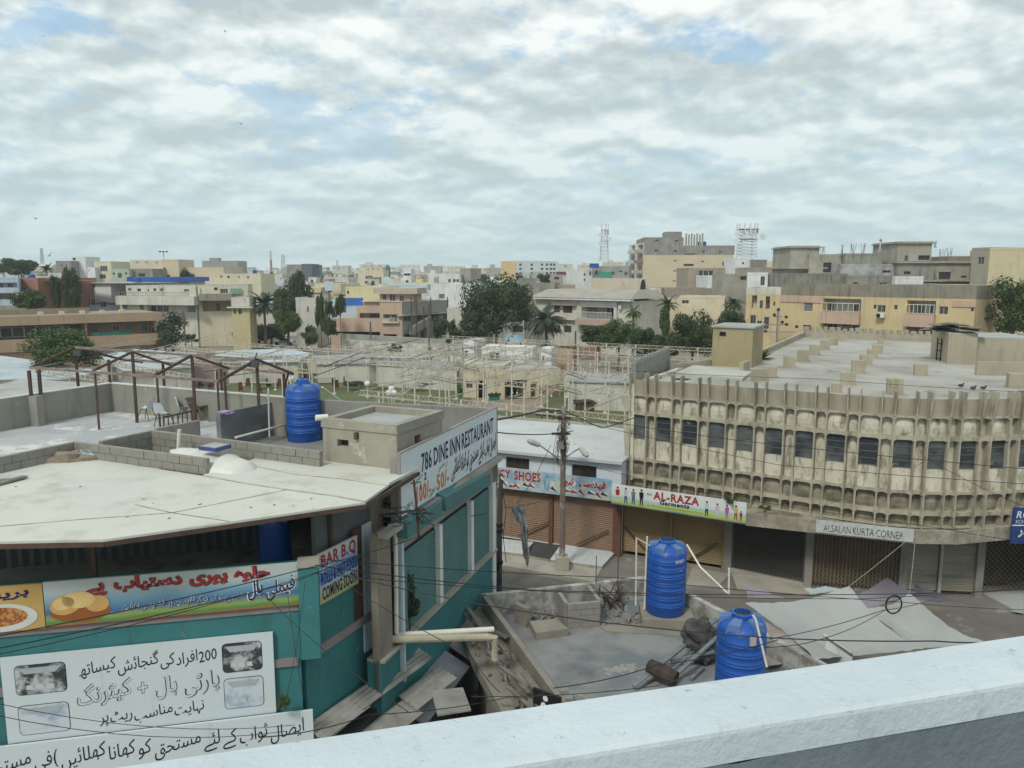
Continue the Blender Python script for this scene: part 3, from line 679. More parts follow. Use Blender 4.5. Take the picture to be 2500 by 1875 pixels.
# white fibreglass tank lying in the well
ft = thing('fibreglass_tank', 'large white horizontal fibreglass water tank with blue-rimmed hatch behind the block wall', 'water tank', (0, 0, 0))
hq = G(525, 1098, 8.75); dd = (G(600, 1133, 8.1) - G(448, 1113, 8.1)).normalized(); fa = hq - dd * 1.5 - Vector((0, 0, .62)); fbp = hq + dd * 1.25 - Vector((0, 0, .78)); pts = []; rr = []
for t, r_ in ((0, .30), (.02, .46), (.08, .56), (.2, .60), (.28, .60), (.30, .64), (.34, .64), (.36, .60), (.62, .60), (.64, .64), (.68, .64), (.70, .60), (.85, .56), (.95, .40), (1.0, .2)):
    pts.append(fa + (fbp - fa) * t); rr.append(r_)
MB().tube(pts, rr, 28).build('tank_body', mat('white_fibreglass', (.60, .60, .55), (.52, .52, .47), scale=2, rough=.45, bump=.05), ft, smooth=True)
hc = G(525, 1096, 8.78); hm = MB(); e1 = dd * .36; e2 = Vector((-dd.y, dd.x, 0)) * .28
e1 *= .78; e2 *= .9; c = [hc - e1 - e2, hc + e1 - e2, hc + e1 + e2, hc - e1 + e2]; hm.hexa(c + [k + Vector((0, 0, .09)) for k in c]); hm.build('hatch_rim', flat('blue_rim', (.06, .09, .25)), ft)
c = [hc - e1 * .88 - e2 * .88, hc + e1 * .88 - e2 * .88, hc + e1 * .88 + e2 * .88, hc - e1 * .88 + e2 * .88]; MB().hexa([k + Vector((0, 0, .085)) for k in c] + [k + Vector((0, 0, .10)) for k in c]).build('hatch_cover', mat('hatch_plate', (.36, .38, .37), (.28, .3, .3)), ft)
pv = thing('vent_pipe', 'short leaning white pvc pipe beside the fibreglass tank', 'pipe', G(435, 1098, 8.4))
q = G(435, 1098, 8.45); MB().tube([q + Vector((-.2, 0, -.05)), q, V(438, 1049, q.y)], .05, 8).build('pipe', pvc, pv, world=True)
# stair box (penthouse)
BZ = 9.46; FR = G(968, 1038, BZ); FL = G(787, 1021, BZ); RB = G(1062, 1001, BZ); BL = FL + RB - FR
box_m = mat('stair_box_plaster', (.33, .31, .25), (.25, .235, .19), scale=.9, bump=.35, bscale=14, spot=((.42, .40, .33), 1.7, .6), streak=(.19, .175, .14), sk=(.58, .75))
pb = Bld('stair_box', 'low square plastered stair box on the roof between blue tank and big sign', 'roof room', FL, FR, (RB - FR).length, BZ - .22, box_m, z0=7.5, par=.22)
pb.win(pb.px(823, 1072, 851, 1092), 'dark', gm=dark, depth=.2, name='opening'); pb.win(pb.sx('R', 1012, 1064, 1027, 1083), 'dark', 'R', gm=dark, depth=.2, name='opening')
r_ = pb.px(868, 1055, 876, 1072); pb.box('rusty_bracket', r_, -.08, .0, rust); pb.roofm = mat('pale_screed', (.36, .38, .37), (.3, .32, .31), scale=1.5, bump=.2)
pb.done()
pp = thing('overflow_pipe', 'short white pvc pipe stub at the corner of the stair box', 'pipe', V(790, 1016, FL.y + .2))
MB().tube([V(771, 1020, FL.y - .05), V(800, 1018, FL.y + .1)], .075, 10).build('pipe', pvc, pp, world=True)
# tank on the roof
tp = G(744, 1073, 7.5); tank(.565, 2.0, label='tall blue ribbed water tank on the roof next to the stair box', loc=tp, open_=False, group='blue plastic water tanks', ribs=5, text=None)
tpp = thing('tank_pipe', 'white pvc pipe running down from the shoulder of the roof tank', 'pipe', V(790, 946, tp.y)); MB().tube([V(786, 945, tp.y - .3), V(833, 979, tp.y + .5), V(780, 977, tp.y + .6)], .03, 6).build('pipe', pvc, tpp, world=True)
for (x0, y0, x1, y1, zb, lab) in ((655, 948, 658, 1067, 7.6, 'thin upright white pvc pipe in front of the grey terrace wall'),):
    q = G(x1, y1, zb); tag(MB().tube([q, V(x0, y0, q.y)], .032, 8).build('standpipe', pvc), lab, 'pipe')
q = G(551, 1063, 7.8); tag(MB().tube([q, V(550, 1040, q.y), V(563, 1039, q.y)], .035, 8).build('tap_pipe', pvc), 'small pipe with elbow on the end of the grey terrace wall', 'pipe')
q0, q1 = V(575, 1068, tp.y - 2.0), V(700, 1036, tp.y + .6); tag(MB().tube([q0, q1], .035, 8).build('wall_pipe', pvc), 'long white pvc pipe along the foot of the grey terrace wall', 'pipe')
# ---- steel frame over the terrace
fr = thing('steel_roof_frame', 'bare rusty steel gable frame standing over the roof terrace', 'steel frame', G(323, 1029, TZ))
S5 = lambda x, y: (x * .3165, 820 + y * .3165)
RIDZ = 10.3; EZ = 9.72
rid = [G(*S5(x, y), RIDZ) for x, y in ((580, 90), (1020, 125), (1480, 150), (1980, 183))]
eav = [G(*S5(x, y), EZ) for x, y in ((235, 245), (712, 272), (1188, 310), (1690, 350))]
far_ = [Vector((r.x * 2 - e.x, r.y * 2 - e.y, EZ)) for r, e in zip(rid, eav)]
def frb(a, b, w, name, m=rust): return MB().bar(a, b, w).build(name, m, fr, world=True)
for L_, nm in ((rid, 'ridge_beam'), (eav, 'eave_beam'), (far_, 'eave_beam')): frb(L_[0], L_[-1], .08, nm, mat('weathered_steel_tube', (.25, .21, .18), (.15, .11, .09), scale=3, rough=.7))
for i in range(4): frb(eav[i], rid[i], .08, 'rafter'); frb(rid[i], far_[i], .08, 'rafter')
for k in (.5,): frb(eav[1].lerp(rid[1], .62), Vector((far_[1].x * .25 + rid[1].x * .75, far_[1].y * .25 + rid[1].y * .75, 9.9)), .05, 'brace')
for p in rid[1:3]: frb(Vector((p.x, p.y, TZ)), p, .08, 'post')
frb(Vector((rid[3].x, rid[3].y, 8.6)), rid[3], .08, 'post'); frb(Vector((rid[0].x, rid[0].y, TZ)), rid[0], .08, 'post')
for x, y0 in ((765, 720), (1235, 700), (1690, 595)):
    q = G(*S5(x, y0), TZ if x < 1600 else 8.2); frb(q, Vector((q.x, q.y, EZ - .03)), .055, 'post')
for x, y in ((240, 460), (315, 452)): q = G(*S5(x, y), TOP); frb(q, Vector((q.x, q.y, EZ)), .09, 'post')
for x, y in ((865, 565), (1280, 585), (1722, 600)): q = G(*S5(x, y), TZ); frb(q, Vector((q.x, q.y, EZ)), .08, 'post')
q = G(*S5(1748, 590), 8.3); frb(q, Vector((q.x, q.y, EZ)), .07, 'post'); q = G(*S5(2197, 478), TOP); frb(q, Vector((q.x, q.y, EZ)), .08, 'post'); frb(Vector((q.x, q.y, 9.2)), Vector((q.x + .3, q.y - .5, 9.75)), .05, 'brace')
for x, y, lab in ((592, 130, 'small solar lamp panel on the left post of the steel frame'), (1955, 215, 'black floodlight hanging under the right gable of the steel frame')):
    s = S5(x, y); q = V(s[0], s[1], (rid[0] if x < 1000 else rid[3]).y - .15); t = thing('floodlight', lab, 'lamp', q)
    MB().hexa([Vector(k) for k in ((-.14, -.06, -.09), (.13, -.06, -.13), (.15, .06, -.1), (-.13, .06, -.07), (-.1, -.03, .1), (.17, -.03, .08), (.18, .06, .09), (-.08, .06, .12))]).build('lamp_housing', flat('lamp_black', (.06, .065, .07)), t)
    MB().bar((0, 0, 0), (.1, .1, .35), .03).build('bracket', rust, t)
# ---- chairs on the terrace
chair_leg = flat('chair_leg_metal', (.05, .05, .052)); shell_m = mat('white_chair_plastic', (.60, .64, .66), (.52, .56, .58), rough=.4, bump=.02)
def shell_chair(loc, rz, label, group='white shell chairs on the terrace'):
    t = thing('shell_chair', label, 'chair', loc, rz, group); n = 8; mb = MB(); prof = [(-.24, .44), (-.1, .425), (.08, .42), (.17, .45), (.21, .55), (.25, .72), (.29, .86)]
    prof2 = [(.20), (.23), (.24), (.24), (.24), (.22), (.15)]
    for i in range(len(prof) - 1):
        for j in range(n):
            def P(i, j):
                a = -1 + 2 * j / n; y, z = prof[i]; w = prof2[i]; return (a * w, y - (.05 * a * a if i > 3 else 0), z + (.05 * a * a if i < 4 else 0))
            mb.face([P(i, j), P(i, j + 1), P(i + 1, j + 1), P(i + 1, j)])
    mb.build('seat_shell', shell_m, t)
    for sx in (-1, 1):
        for sy in (-1, 1): MB().tube([(sx * .16, sy * .12 - .03, .42), (sx * .23, sy * .24 - .03, 0)], .013, 6).build('leg', chair_leg, t)
    MB().tube([(-.17, -.15, .41), (.17, -.15, .41)], .012, 6).build('stretcher', chair_leg, t)
    return t
for x, y, rz, lab in ((1140, 655, -100, 'white shell chair furthest left, facing right'), (1262, 700, 160, 'white shell chair nearest the camera, seen from behind'), (1235, 600, -60, 'white shell chair partly hidden behind the nearest one'), (1420, 645, 115, 'white shell chair in the middle, turned left')):
    s = S5(x, y); shell_chair(G(s[0], s[1] - 2, TZ), R(rz), lab)
s = S5(1580, 690); ac = thing('garden_armchair', 'brown plastic garden armchair tipped back at the right of the terrace', 'chair', G(s[0], s[1] - 8, TZ), R(60)); acm = mat('brown_plastic', (.13, .095, .06), (.10, .07, .045), rough=.5)
tilt = Matrix.Rotation(R(-32), 4, 'X')
def tv(m): m.v = [tuple(tilt @ Vector(q) + Vector((0, 0, .12))) for q in m.v]; return m
mb = MB()
for i in range(7): x = -.2 + i * .067; mb.box(x - .022, x + .022, .2, .225, .45, .98)
mb.box(-.24, .24, .195, .23, .93, 1.0).box(-.24, .24, .195, .23, .42, .48); tv(mb).build('backrest', acm, ac)
tv(MB().box(-.24, .24, -.25, .22, .38, .42)).build('seat', acm, ac)
for sx in (-1, 1):
    tv(MB().tube([(sx * .27, .2, .75), (sx * .29, -.05, .68), (sx * .28, -.24, .62), (sx * .26, -.25, .4)], .025, 6)).build('armrest', acm, ac)
    for sy in (-1, 1): tv(MB().tube([(sx * .22, sy * .2, .4), (sx * .27, sy * .3, 0)], .026, 6)).build('leg', acm, ac)
pr = MB().blob(G(549, 1006, 8.68), .16, (1.6, .8, .35), 4, 6, .4).build('purple_rag', mat('purple_cloth', (.35, .26, .42), (.28, .2, .34))); tag(pr, 'crumpled purple rag left on top of the grey terrace wall', 'rag')
s0, s1 = S5(1262, 690), S5(1480, 640); q0, q1 = G(*s0, 7.9), G(*s1, 7.9); bn = thing('metal_bench', 'low dark metal bench frame behind the short terrace wall', 'bench', q0); mb = MB()
for i in range(7): q = q0.lerp(q1, i / 6); mb.bar(q - Vector((0, 0, .1)), q + Vector((0, 0, .28)), .03)
mb.bar(q0 + Vector((0, 0, .28)), q1 + Vector((0, 0, .28)), .05).build('bench_frame', rust, bn, world=True)

# ------------------------------------------------------------------ signs of the restaurant
navy = flat('navy_letter_paint', (.02, .02, .10)); black = flat('black_letter_paint', (.012, .012, .014)); orange = flat('orange_letter_paint', (.62, .17, .015)); redp = flat('red_letter_paint', (.33, .035, .03))
signwhite = mat('white_flex', (.56, .62, .64), (.55, .61, .63), scale=.8, rough=.5, bump=.03, streak=(.44, .47, .47), sk=(.6, .85))
t, w_, h_ = signboard('restaurant_sign', 'long white sign reading 786 DINE INN RESTAURANT along the roof edge', W1, 969, 1110, 1207, 1105, signwhite, off=.08, rect=(0, W1.W, 7.32, TOP + .02))
for nm, q in (('sign_frame', None),): MB().box(-.03, w_ + .03, -.012, .07, -.04, .0).box(-.03, w_ + .03, -.012, .07, h_, h_ + .03).box(-.03, 0, -.012, .07, 0, h_).box(w_, w_ + .03, -.012, .07, 0, h_).build('sign_frame', flat('sign_frame_metal', (.3, .25, .25)), t)
lettering(t, '786 DINE INN RESTAURANT', (w_ * .17, h_ * .52, w_ * .95, h_ * .84), navy, bold=.017)
lettering(t, 'ایصال ثواب کیلئے مستحق کو کھانا کھلائیں', (w_ * .45, h_ * .02, w_ * .985, h_ * .50), black, slope=.10, bold=.016, gap=.14)
lettering(t, '50/-', (w_ * .305, h_ * .05, w_ * .425, h_ * .34), orange, bold=.03); lettering(t, 'فی مستحق', (w_ * .325, h_ * .36, w_ * .41, h_ * .50), black, slope=.2)
lettering(t, 'روپے', (w_ * .235, h_ * .03, w_ * .29, h_ * .16), black, slope=.2); lettering(t, '100/-', (w_ * .125, h_ * .05, w_ * .25, h_ * .34), orange, bold=.03)
lettering(t, '2', (w_ * .19, h_ * .37, w_ * .213, h_ * .50), black, bold=.02); lettering(t, 'مستحق', (w_ * .115, h_ * .38, w_ * .175, h_ * .50), black, slope=.2); lettering(t, 'روپے', (w_ * .015, h_ * .05, w_ * .085, h_ * .17), black, slope=.2)
# halwa puri banner
gA = grad('banner_print', [(0.0, (.42, .12, .03)), (.05, (.07, .22, .07)), (.14, (.26, .34, .08)), (.27, (.05, .14, .30)), (.46, (.16, .32, .42)), (.68, (.42, .48, .47)), (1.0, (.44, .46, .42))], noise=(1.3, .16))
u0, _ = WA.uz(104, 1430, .1); u1, _ = WA.uz(726, 1380, .1)
bt, bw, bh = signboard('halwa_puri_banner', 'long painted banner with red Urdu lettering and puri bread bowl above the teal wall', WA, 0, 0, 0, 0, gA, rect=(u0, u1, 6.30, 7.20), off=.09)
lettering(bt, 'حلوہ پوری دستیاب ہے', (bw * .16, bh * .62, bw * .88, bh * 1.0), redp, bold=.045, off=.012); lettering(bt, 'حلوہ پوری دستیاب ہے', (bw * .155, bh * .605, bw * .885, bh * 1.01), flat('maroon_outline', (.05, .01, .02)), bold=.07, off=.008, name='letter_outline')
lettering(bt, 'فیملی ہال', (bw * .79, bh * .16, bw * .985, bh * .74), navy, slope=.15, off=.012, bold=.01); lettering(bt, 'فیملی ہال', (bw * .785, bh * .15, bw * .99, bh * .75), white, slope=.15, bold=.05, off=.008, name='letter_outline')
lettering(bt, 'شادی بیاہ اور دیگر تقریبات پر خصوصی رعایت', (bw * .29, bh * .18, bw * .77, bh * .42), navy, slope=.12, off=.012, gap=.18); lettering(bt, 'شادی بیاہ اور دیگر تقریبات پر خصوصی رعایت', (bw * .289, bh * .172, bw * .771, bh * .43), white, slope=.12, off=.008, bold=.035, gap=.18, name='letter_outline')
bun = flat('puri_print', (.60, .36, .12)); bun2 = flat('puri_highlight', (.72, .52, .22)); bowl = flat('bowl_print', (.30, .10, .03))
flatpoly(bt, [ell(.62, .26, .54, .21)], bowl, .008); flatpoly(bt, [ell(.36, .42, .28, .20, a=.2), ell(.92, .40, .22, .17), ], bun, .011); flatpoly(bt, [ell(.60, .50, .30, .17), ell(.33, .45, .2, .13, a=.2)], bun2, .014)
b2, _w, _h = signboard('biryani_banner', 'orange painted banner with a plate of biryani at the far left edge', WA, 0, 0, 0, 0, mat('orange_banner', (.50, .34, .12), (.42, .27, .09), scale=1), rect=(u0 - 3.2, u0 - .02, 6.28, 7.18), off=.085)
flatpoly(b2, [ell(2.45, .28, .62, .28, 24)], flat('plate_print', (.62, .62, .58)), .008); flatpoly(b2, [ell(2.42, .30, .48, .19, 20)], mat('rice_print', (.50, .26, .08), (.30, .08, .03), scale=14, lo=.45, hi=.55, bump=0), .011)
lettering(b2, 'بریانی', (1.9, .58, 2.95, .84), navy, slope=.15, bold=.03)
# bar b q sign
gB = grad('barbq_print', [(0.0, (.36, .36, .16)), (.32, (.42, .43, .38)), (.40, (.35, .45, .6)), (.55, (.06, .16, .5)), (.8, (.3, .45, .6)), (1.1, (.5, .5, .48))], noise=(1.2, .12))
u0, z1_ = WB.uz(780, 1370, .1); u1, z0_ = WB.uz(876, 1395, .1)
qt, qw, qh = signboard('barbq_sign', 'blue and yellow sign reading BAR B.Q ROLLS & FAST FOOD COMING SOON', WB, 0, 0, 0, 0, gB, rect=(u0, u1, 6.02, 7.15), off=.08)
lettering(qt, 'BAR B.Q', (qw * .05, qh * .66, qw * .95, qh * .97), redp, bold=.03); lettering(qt, 'ROLLS & FAST FOOD', (qw * .04, qh * .36, qw * .97, qh * .62), navy, bold=.02); lettering(qt, 'COMING SOON', (qw * .06, qh * .06, qw * .95, qh * .32), black, bold=.03)
# party hall board
u0, _ = WA.uz(8, 1700, .1); u1, _ = WA.uz(668, 1600, .1); zt = WA.uz(668, 1544, .1)[1]; zb = WA.uz(668, 1740, .1)[1]
ht, hw, hh = signboard('party_hall_board', 'large white party hall board with four hall photographs and Urdu lines', WA, 0, 0, 0, 0, signwhite, rect=(u0, u1, zb, zt), off=.10)
lettering(ht, '200 افراد کی گنجائش کیساتھ', (hw * .27, hh * .66, hw * .78, hh * .93), black, slope=.12, gap=.12)
lettering(ht, 'پارٹی ہال + کیٹرنگ', (hw * .255, hh * .31, hw * .785, hh * .64), flat('grey_outline', (.06, .06, .06)), slope=.12, bold=.028, off=.007, name='letter_outline'); lettering(ht, 'پارٹی ہال + کیٹرنگ', (hw * .259, hh * .316, hw * .781, hh * .634), signwhite, slope=.12, off=.011, bold=.006)
lettering(ht, 'نہایت مناسب ریٹ پر', (hw * .33, hh * .07, hw * .72, hh * .27), black, slope=.12, gap=.14)
def rrect(x0, z0, x1, z1, r):
    out = []
    for cx, cz, a in ((x1 - r, z1 - r, 0), (x0 + r, z1 - r, 90), (x0 + r, z0 + r, 180), (x1 - r, z0 + r, 270)):
        for k in range(5): t_ = R(a + k * 22.5); out.append((cx + r * math.cos(t_), cz + r * math.sin(t_)))
    return out
ph1 = mat('hall_photo_dark', (.45, .48, .49), (.04, .05, .05), scale=3.5, lo=.4, hi=.55, bump=0); ph2 = mat('hall_photo_pale', (.52, .58, .62), (.12, .22, .38), scale=2.5, lo=.5, hi=.75, bump=0)
for i, (x0, z0, x1, z1) in enumerate(((.045, .55, .225, .90), (.045, .08, .225, .43), (.80, .56, .955, .92), (.80, .11, .955, .49))):
    flatpoly(ht, [rrect(hw * x0, hh * z0, hw * x1, hh * z1, .09)], black, .004, 'photo_border'); flatpoly(ht, [rrect(hw * x0 + .012, hh * z0 + .012, hw * x1 - .012, hh * z1 - .012, .08)], ph1 if i % 2 == 0 else ph2, .008, 'hall_photograph')
    x0 = hw * x0; x1 = hw * x1; z0 = hh * z0; z1 = hh * z1; dx = x1 - x0; dz = z1 - z0
    flatpoly(ht, [[(x0 + dx * (.2 + .2 * k), z0 + dz * .18), (x0 + dx * (.36 + .2 * k), z0 + dz * .16), (x0 + dx * (.33 + .2 * k), z0 + dz * .32), (x0 + dx * (.22 + .2 * k), z0 + dz * .33)] for k in range(3)], flat('table_print', (.55, .58, .6)), .012, 'printed_tables')
    flatpoly(ht, [[(x0 + dx * .08, z1 - dz * .1), (x1 - dx * .08, z1 - dz * .1), (x1 - dx * .2, z1 - dz * .3), (x0 + dx * .2, z1 - dz * .3)]], flat('ceiling_print', (.4, .44, .46)), .012, 'printed_ceiling')
# lower white sign
u0, _ = WA.uz(-60, 1850, .22); u1, _ = WA.uz(765, 1780, .22); zt = WA.uz(765, 1734, .22)[1]
lt, lw, lh = signboard('food_charity_board', 'lowest white board with black Urdu line, partly behind the parapet', WA, 0, 0, 0, 0, signwhite, rect=(u0, u1, zt - .95, zt), off=.22)
lettering(lt, 'ایصال ثواب کے لئے مستحق کو کھانا کھلائیں (فی مستحق', (lw * .01, lh * .28, lw * .97, lh * .88), black, slope=.15, gap=.2)
# downpipes
dp = thing('downpipe', 'white drain pipe coming down the corner and bending out over the lane', 'pipe', W1.P(-.25, 3.5, .3))
q = [V(947, 1284, 17.4), V(964, 1287, 17.4), V(966, 1310, 17.4), V(968, 1545, 17.4), V(972, 1552, 17.4)]; MB().tube(q, .055, 10).build('upright_pipe', pvc, dp, world=True)
q = [V(968, 1550, 17.5), V(1205, 1536, 18.2)]; MB().tube(q, .065, 10).build('upper_cross_pipe', pvc, dp, world=True)
bp_m = mat('old_cream_pipe', (.42, .38, .28), (.33, .30, .22), scale=3); q = [V(955, 1561, 17.3), V(1190, 1555, 18.1), V(1207, 1556, 18.15), V(1208, 1610, 18.15)]; MB().tube(q, .095, 10).build('lower_cross_pipe', bp_m, dp, world=True)
wallface(W1, UL, W1.uz(958, 1450)[0], 3.2, 7.2, -.2, -.02, 'bare_pier', mat('brown_cement', (.22, .19, .15), (.16, .14, .115), scale=1.2, streak=(.09, .08, .07), bump=.3))
wallface(W1, -.06, .02, 3.2, 6.7, -.1, .12, 'pale_pier', paleblue)

# ------------------------------------------------------------------ single-storey shack with the two blue tanks
FZ, WZ = 2.6, 3.3
shack_m = mat('whitewashed_rubble_wall', (.40, .40, .37), (.20, .19, .165), scale=1.8, lo=.42, hi=.58, bump=.5, spot=((.15, .14, .12), 2.3, .60))
shack_c = mat('shack_cement', (.27, .25, .205), (.20, .185, .155), scale=1.2, bump=.45)
shfloor = mat('shack_roof_screed', (.235, .24, .23), (.15, .165, .172), scale=.55, lo=.42, hi=.58, bump=.3, streak=(.12, .13, .135), sk=(.52, .72), sscale=(.8, .8), spot=((.28, .27, .235), .9, .59))
k0 = G(1176, 1452, WZ); k1 = G(1600, 1406, WZ); k2 = G(1760, 1490, WZ); kl = G(1331, 1664, WZ)
sh = thing('tank_roof_shack', 'single-storey concrete shack with flat grey roof, low parapets and blue tanks', 'building', G(1450, 1600, FZ))
ol = [G(1157, 1609, 2.9), G(1218, 1718, 2.9)]
endL = kl + (kl - k0).normalized() * 7; endR = k2 + (k2 - k1).normalized() * 9
foot = [k0, k1, k2, endR, endL]
MB().prism(foot, 0, FZ).build('roof_deck', shfloor, sh, world=True)
MB().prism([k0 + Vector((-.1, .2, 0)), k0 + (endL - k0) * .5, endL, endL + Vector((-1.9, -.3, 0)), ol[1], ol[0], k0 + Vector((-.7, -.8, 0))], 2.55, 2.85).build('side_ledge', shack_c, sh, world=True)
MB().prism([k0 + Vector((-.1, -.6, 0)), endL, endL + Vector((-1.5, -.3, 0)), ol[1] + Vector((.35, 0, 0)), ol[0] + Vector((.35, 0, 0))], 0, 2.55).build('side_wall', mat('mossy_wall', (.15, .17, .12), (.22, .2, .17), scale=1.2), sh, world=True)
def sw(p, q, z0, z1, th, m=shack_m, name='parapet_wall'): return wseg(p, q, z0, z1, th, name, m, parent=sh)
sw(k0, k1, FZ - .2, WZ, .18); sw(k1, endR, FZ - .2, WZ, .18); wc_ = kl
MB().prism([k0, k0 + Vector((.16, 0, 0)), endL + Vector((.16, 0, 0)), endL], FZ - .2, WZ).build('parapet_wall', shack_c, sh, world=True)
S6 = lambda x, y: (1150 + x * .3316, 1150 + y * .3316)
q0, q1 = G(*S6(330, 945), WZ), G(*S6(420, 1010), 3.2); sw(q0, q1, FZ, 3.2, .14, shack_c, 'stub_wall')
pl = [G(*S6(430, 1110), 2.8), G(*S6(620, 1090), 2.8), G(*S6(720, 1165), 2.8), G(*S6(480, 1200), 2.8)]; MB().prism(pl, FZ, 2.82).build('plinth', shack_c, sh, world=True)
MB().prism([G(*S6(930, 1150), FZ), G(*S6(1300, 1120), FZ), G(*S6(1650, 1160), FZ), G(*S6(1560, 1220), FZ), G(*S6(1000, 1185), FZ)], FZ, FZ + .03).build('screed_patch', shack_c, sh, world=True)
# block cubicle
c0 = G(*S6(705, 1160), FZ); c1 = G(*S6(948, 1138), FZ)
bwl = blockwall('small block cubicle front wall on the shack roof', c0, c1, FZ, 4, th=.12); bwl['category'] = 'block wall'
dcu = (c1 - c0).normalized(); ncu = Vector((-dcu.y, dcu.x, 0))
blockwall('left side wall of the block cubicle', c0 + ncu * .08, c0 + ncu * .9, FZ, 4, th=.12); blockwall('right side wall of the block cubicle', c1 + ncu * .08, c1 + ncu * 1.2, FZ, 4, th=.12)
# tanks
t1p = G(1624, 1490, 2.9); 
pd = MB().prism([t1p + Vector((dx, dy, 0)) for dx, dy in ((-.8, -.65), (.75, -.75), (.85, .5), (-.7, .6))], FZ, 2.9).build('tank_plinth', shack_c, sh, world=True)
tank(.585, 2.25, label='blue ribbed water tank on a cement plinth, left of the pair on the shack', loc=t1p, group='blue plastic water tanks', text='REHBER')
t2p = V(1805, 1668, 17.4); t2p.z = FZ
tank(.575, 2.45, label='blue ribbed water tank nearest the parapet, with a small tap box', loc=t2p, group='blue plastic water tanks')
for P_, lab in (([V(1552, 1478, t1p.y), V(1554, 1313, t1p.y), V(1586, 1332, t1p.y)], 'bent thin white pvc pipe left of the left shack tank'), ([V(1573, 1488, t1p.y - .1), V(1580, 1310, t1p.y - .1)], 'straight white pvc riser close to the left shack tank'),
                ([V(1677, 1330, t1p.y - .3), V(1710, 1385, 21.0), V(1776, 1448, 20.0)], 'white pvc pipe sloping from the left tank to the right tank'), ([V(1779, 1450, 20), V(1780, 1387, 20)], 'short white pvc riser by the sloping pipe'),
                ([V(1838, 1502, t2p.y - .6), V(1845, 1512, t2p.y - .62), V(1872, 1628, t2p.y - .75)], 'white pvc pipe running down the right side of the right tank'),
                ([G(1600, 1512, FZ + .06), G(1684, 1501, FZ + .06), G(1720, 1532, FZ + .06)], 'white pvc pipes lying on the shack roof by the plinth')):
    tag(MB().tube(P_, .028, 8).build('pvc_pipe', pvc), lab, 'pipe')
tag(MB().box(-.07, .07, -.04, .04, -.1, .1).build('junction_box', flat('pinkish_box', (.4, .35, .33)), loc=V(1838, 1566, t2p.y - .62)), 'small pale box stuck on the right tank', 'box')
# rubble, planks and bricks
wood = mat('grey_plank', (.20, .18, .15), (.12, .105, .085), scale=3, bump=.4, sscale=(6, .6)); plank_me = MB().box(-.5, .5, -.5, .5, 0, 1).mesh('plank', wood)
random.seed(11)
for i in range(26):
    t_ = random.random(); base = k0.lerp(endL, .12 + .55 * t_) + Vector((-.15 - random.random() * .65, 0, 0)); L_ = random.uniform(.8, 2.4)
    o = inst('plank', plank_me, None, (base.x, base.y, 2.88 + random.random() * .28), 0, None, (L_, random.uniform(.06, .16), .035), (random.uniform(-.3, .3), random.uniform(-.22, .22), math.atan2((endL - k0).y, (endL - k0).x) + random.uniform(-.5, .5)))
    tag(o, 'old grey plank in the heap of timber left of the shack parapet', 'plank', 'planks heaped beside the shack parapet')
rubm = mat('rubble_stone', (.27, .245, .2), (.19, .175, .15), scale=6, bump=.6)
rubs = [MB().blob((0, 0, 0), 1, (1, .8, .6), s_, 3, .5).mesh('rubble_stone', rubm) for s_ in (1, 5, 9, 14)]
def rub(p, r, label='broken piece of cement rubble on the shack roof', group='rubble on the shack'):
    o = inst('rubble_stone', random.choice(rubs), None, p, 0, None, (r * random.uniform(.7, 1.4), r * random.uniform(.6, 1.1), r * random.uniform(.5, 1)), (random.random() * 6, random.random() * 6, random.random() * 6)); tag(o, label, 'rubble', group)
for i in range(42):
    x = random.uniform(960, 1340); y = 1060 + (x - 960) * .14 + random.gauss(0, 22); rub(G(*S6(x, y), FZ + .05), random.uniform(.03, .11))
for i in range(26):
    x = random.uniform(430, 660); rub(G(*S6(x, random.uniform(1035, 1090)), FZ + .05), random.uniform(.04, .12), 'broken cement lump beside the stub wall', 'rubble by the stub wall')
for i in range(34):
    t_ = random.random(); base = k0.lerp(endL, .2 + .5 * t_) + Vector((-.2 - random.random() * .9, 0, 2.9)); rub(Vector((base.x, base.y, 2.92)), random.uniform(.05, .14), 'lump of rubble on the ledge outside the shack parapet', 'rubble on the shack ledge')
brk = MB().box(-.5, .5, -.5, .5, -.5, .5).mesh('loose_block', block_m)
for i in range(30):
    t_ = .42 + .42 * (i % 15) / 15; base = k0.lerp(endL, t_) + Vector((.42 + random.random() * .15, 0, 0))
    o = inst('loose_block', brk, None, (base.x, base.y, FZ + .12 + .2 * (i // 15)), 0, None, (.36, .2, .17), (random.uniform(-.1, .1), random.uniform(-.1, .1), random.uniform(-.3, .3))); tag(o, 'loose concrete block stacked against the inside of the shack parapet', 'block', 'loose blocks stacked along the shack parapet')
# rusty steel reinforcement cage and angle irons
rc = thing('rusty_scrap_frame', 'tangle of rusty steel bars and sticks by the cubicle', 'scrap', G(*S6(1030, 1010), FZ))
for i in range(14):
    a = Vector((random.uniform(-.5, .5), random.uniform(-.3, .3), 0)); b = Vector((random.uniform(-.4, .4), random.uniform(-.3, .3), random.uniform(.3, 1.1))); MB().bar(a, b, .03).build('bar', rust, rc)
MB().tube([(-.45, .3, 0), (-.45, .3, 1.6)], .015, 5).build('rod', rust, rc); MB().tube([(.25, .35, 0), (.25, .35, 1.55)], .015, 5).build('rod', rust, rc)
steelb = mat('bluish_angle_iron', (.19, .22, .24), (.12, .13, .135), scale=2, rough=.6, spot=((.11, .07, .05), 5, .6))
bt_ = thing('steel_trestle', 'pair of long painted angle irons leaning across the shack roof', 'steel beams', G(*S6(1500, 1400), FZ))
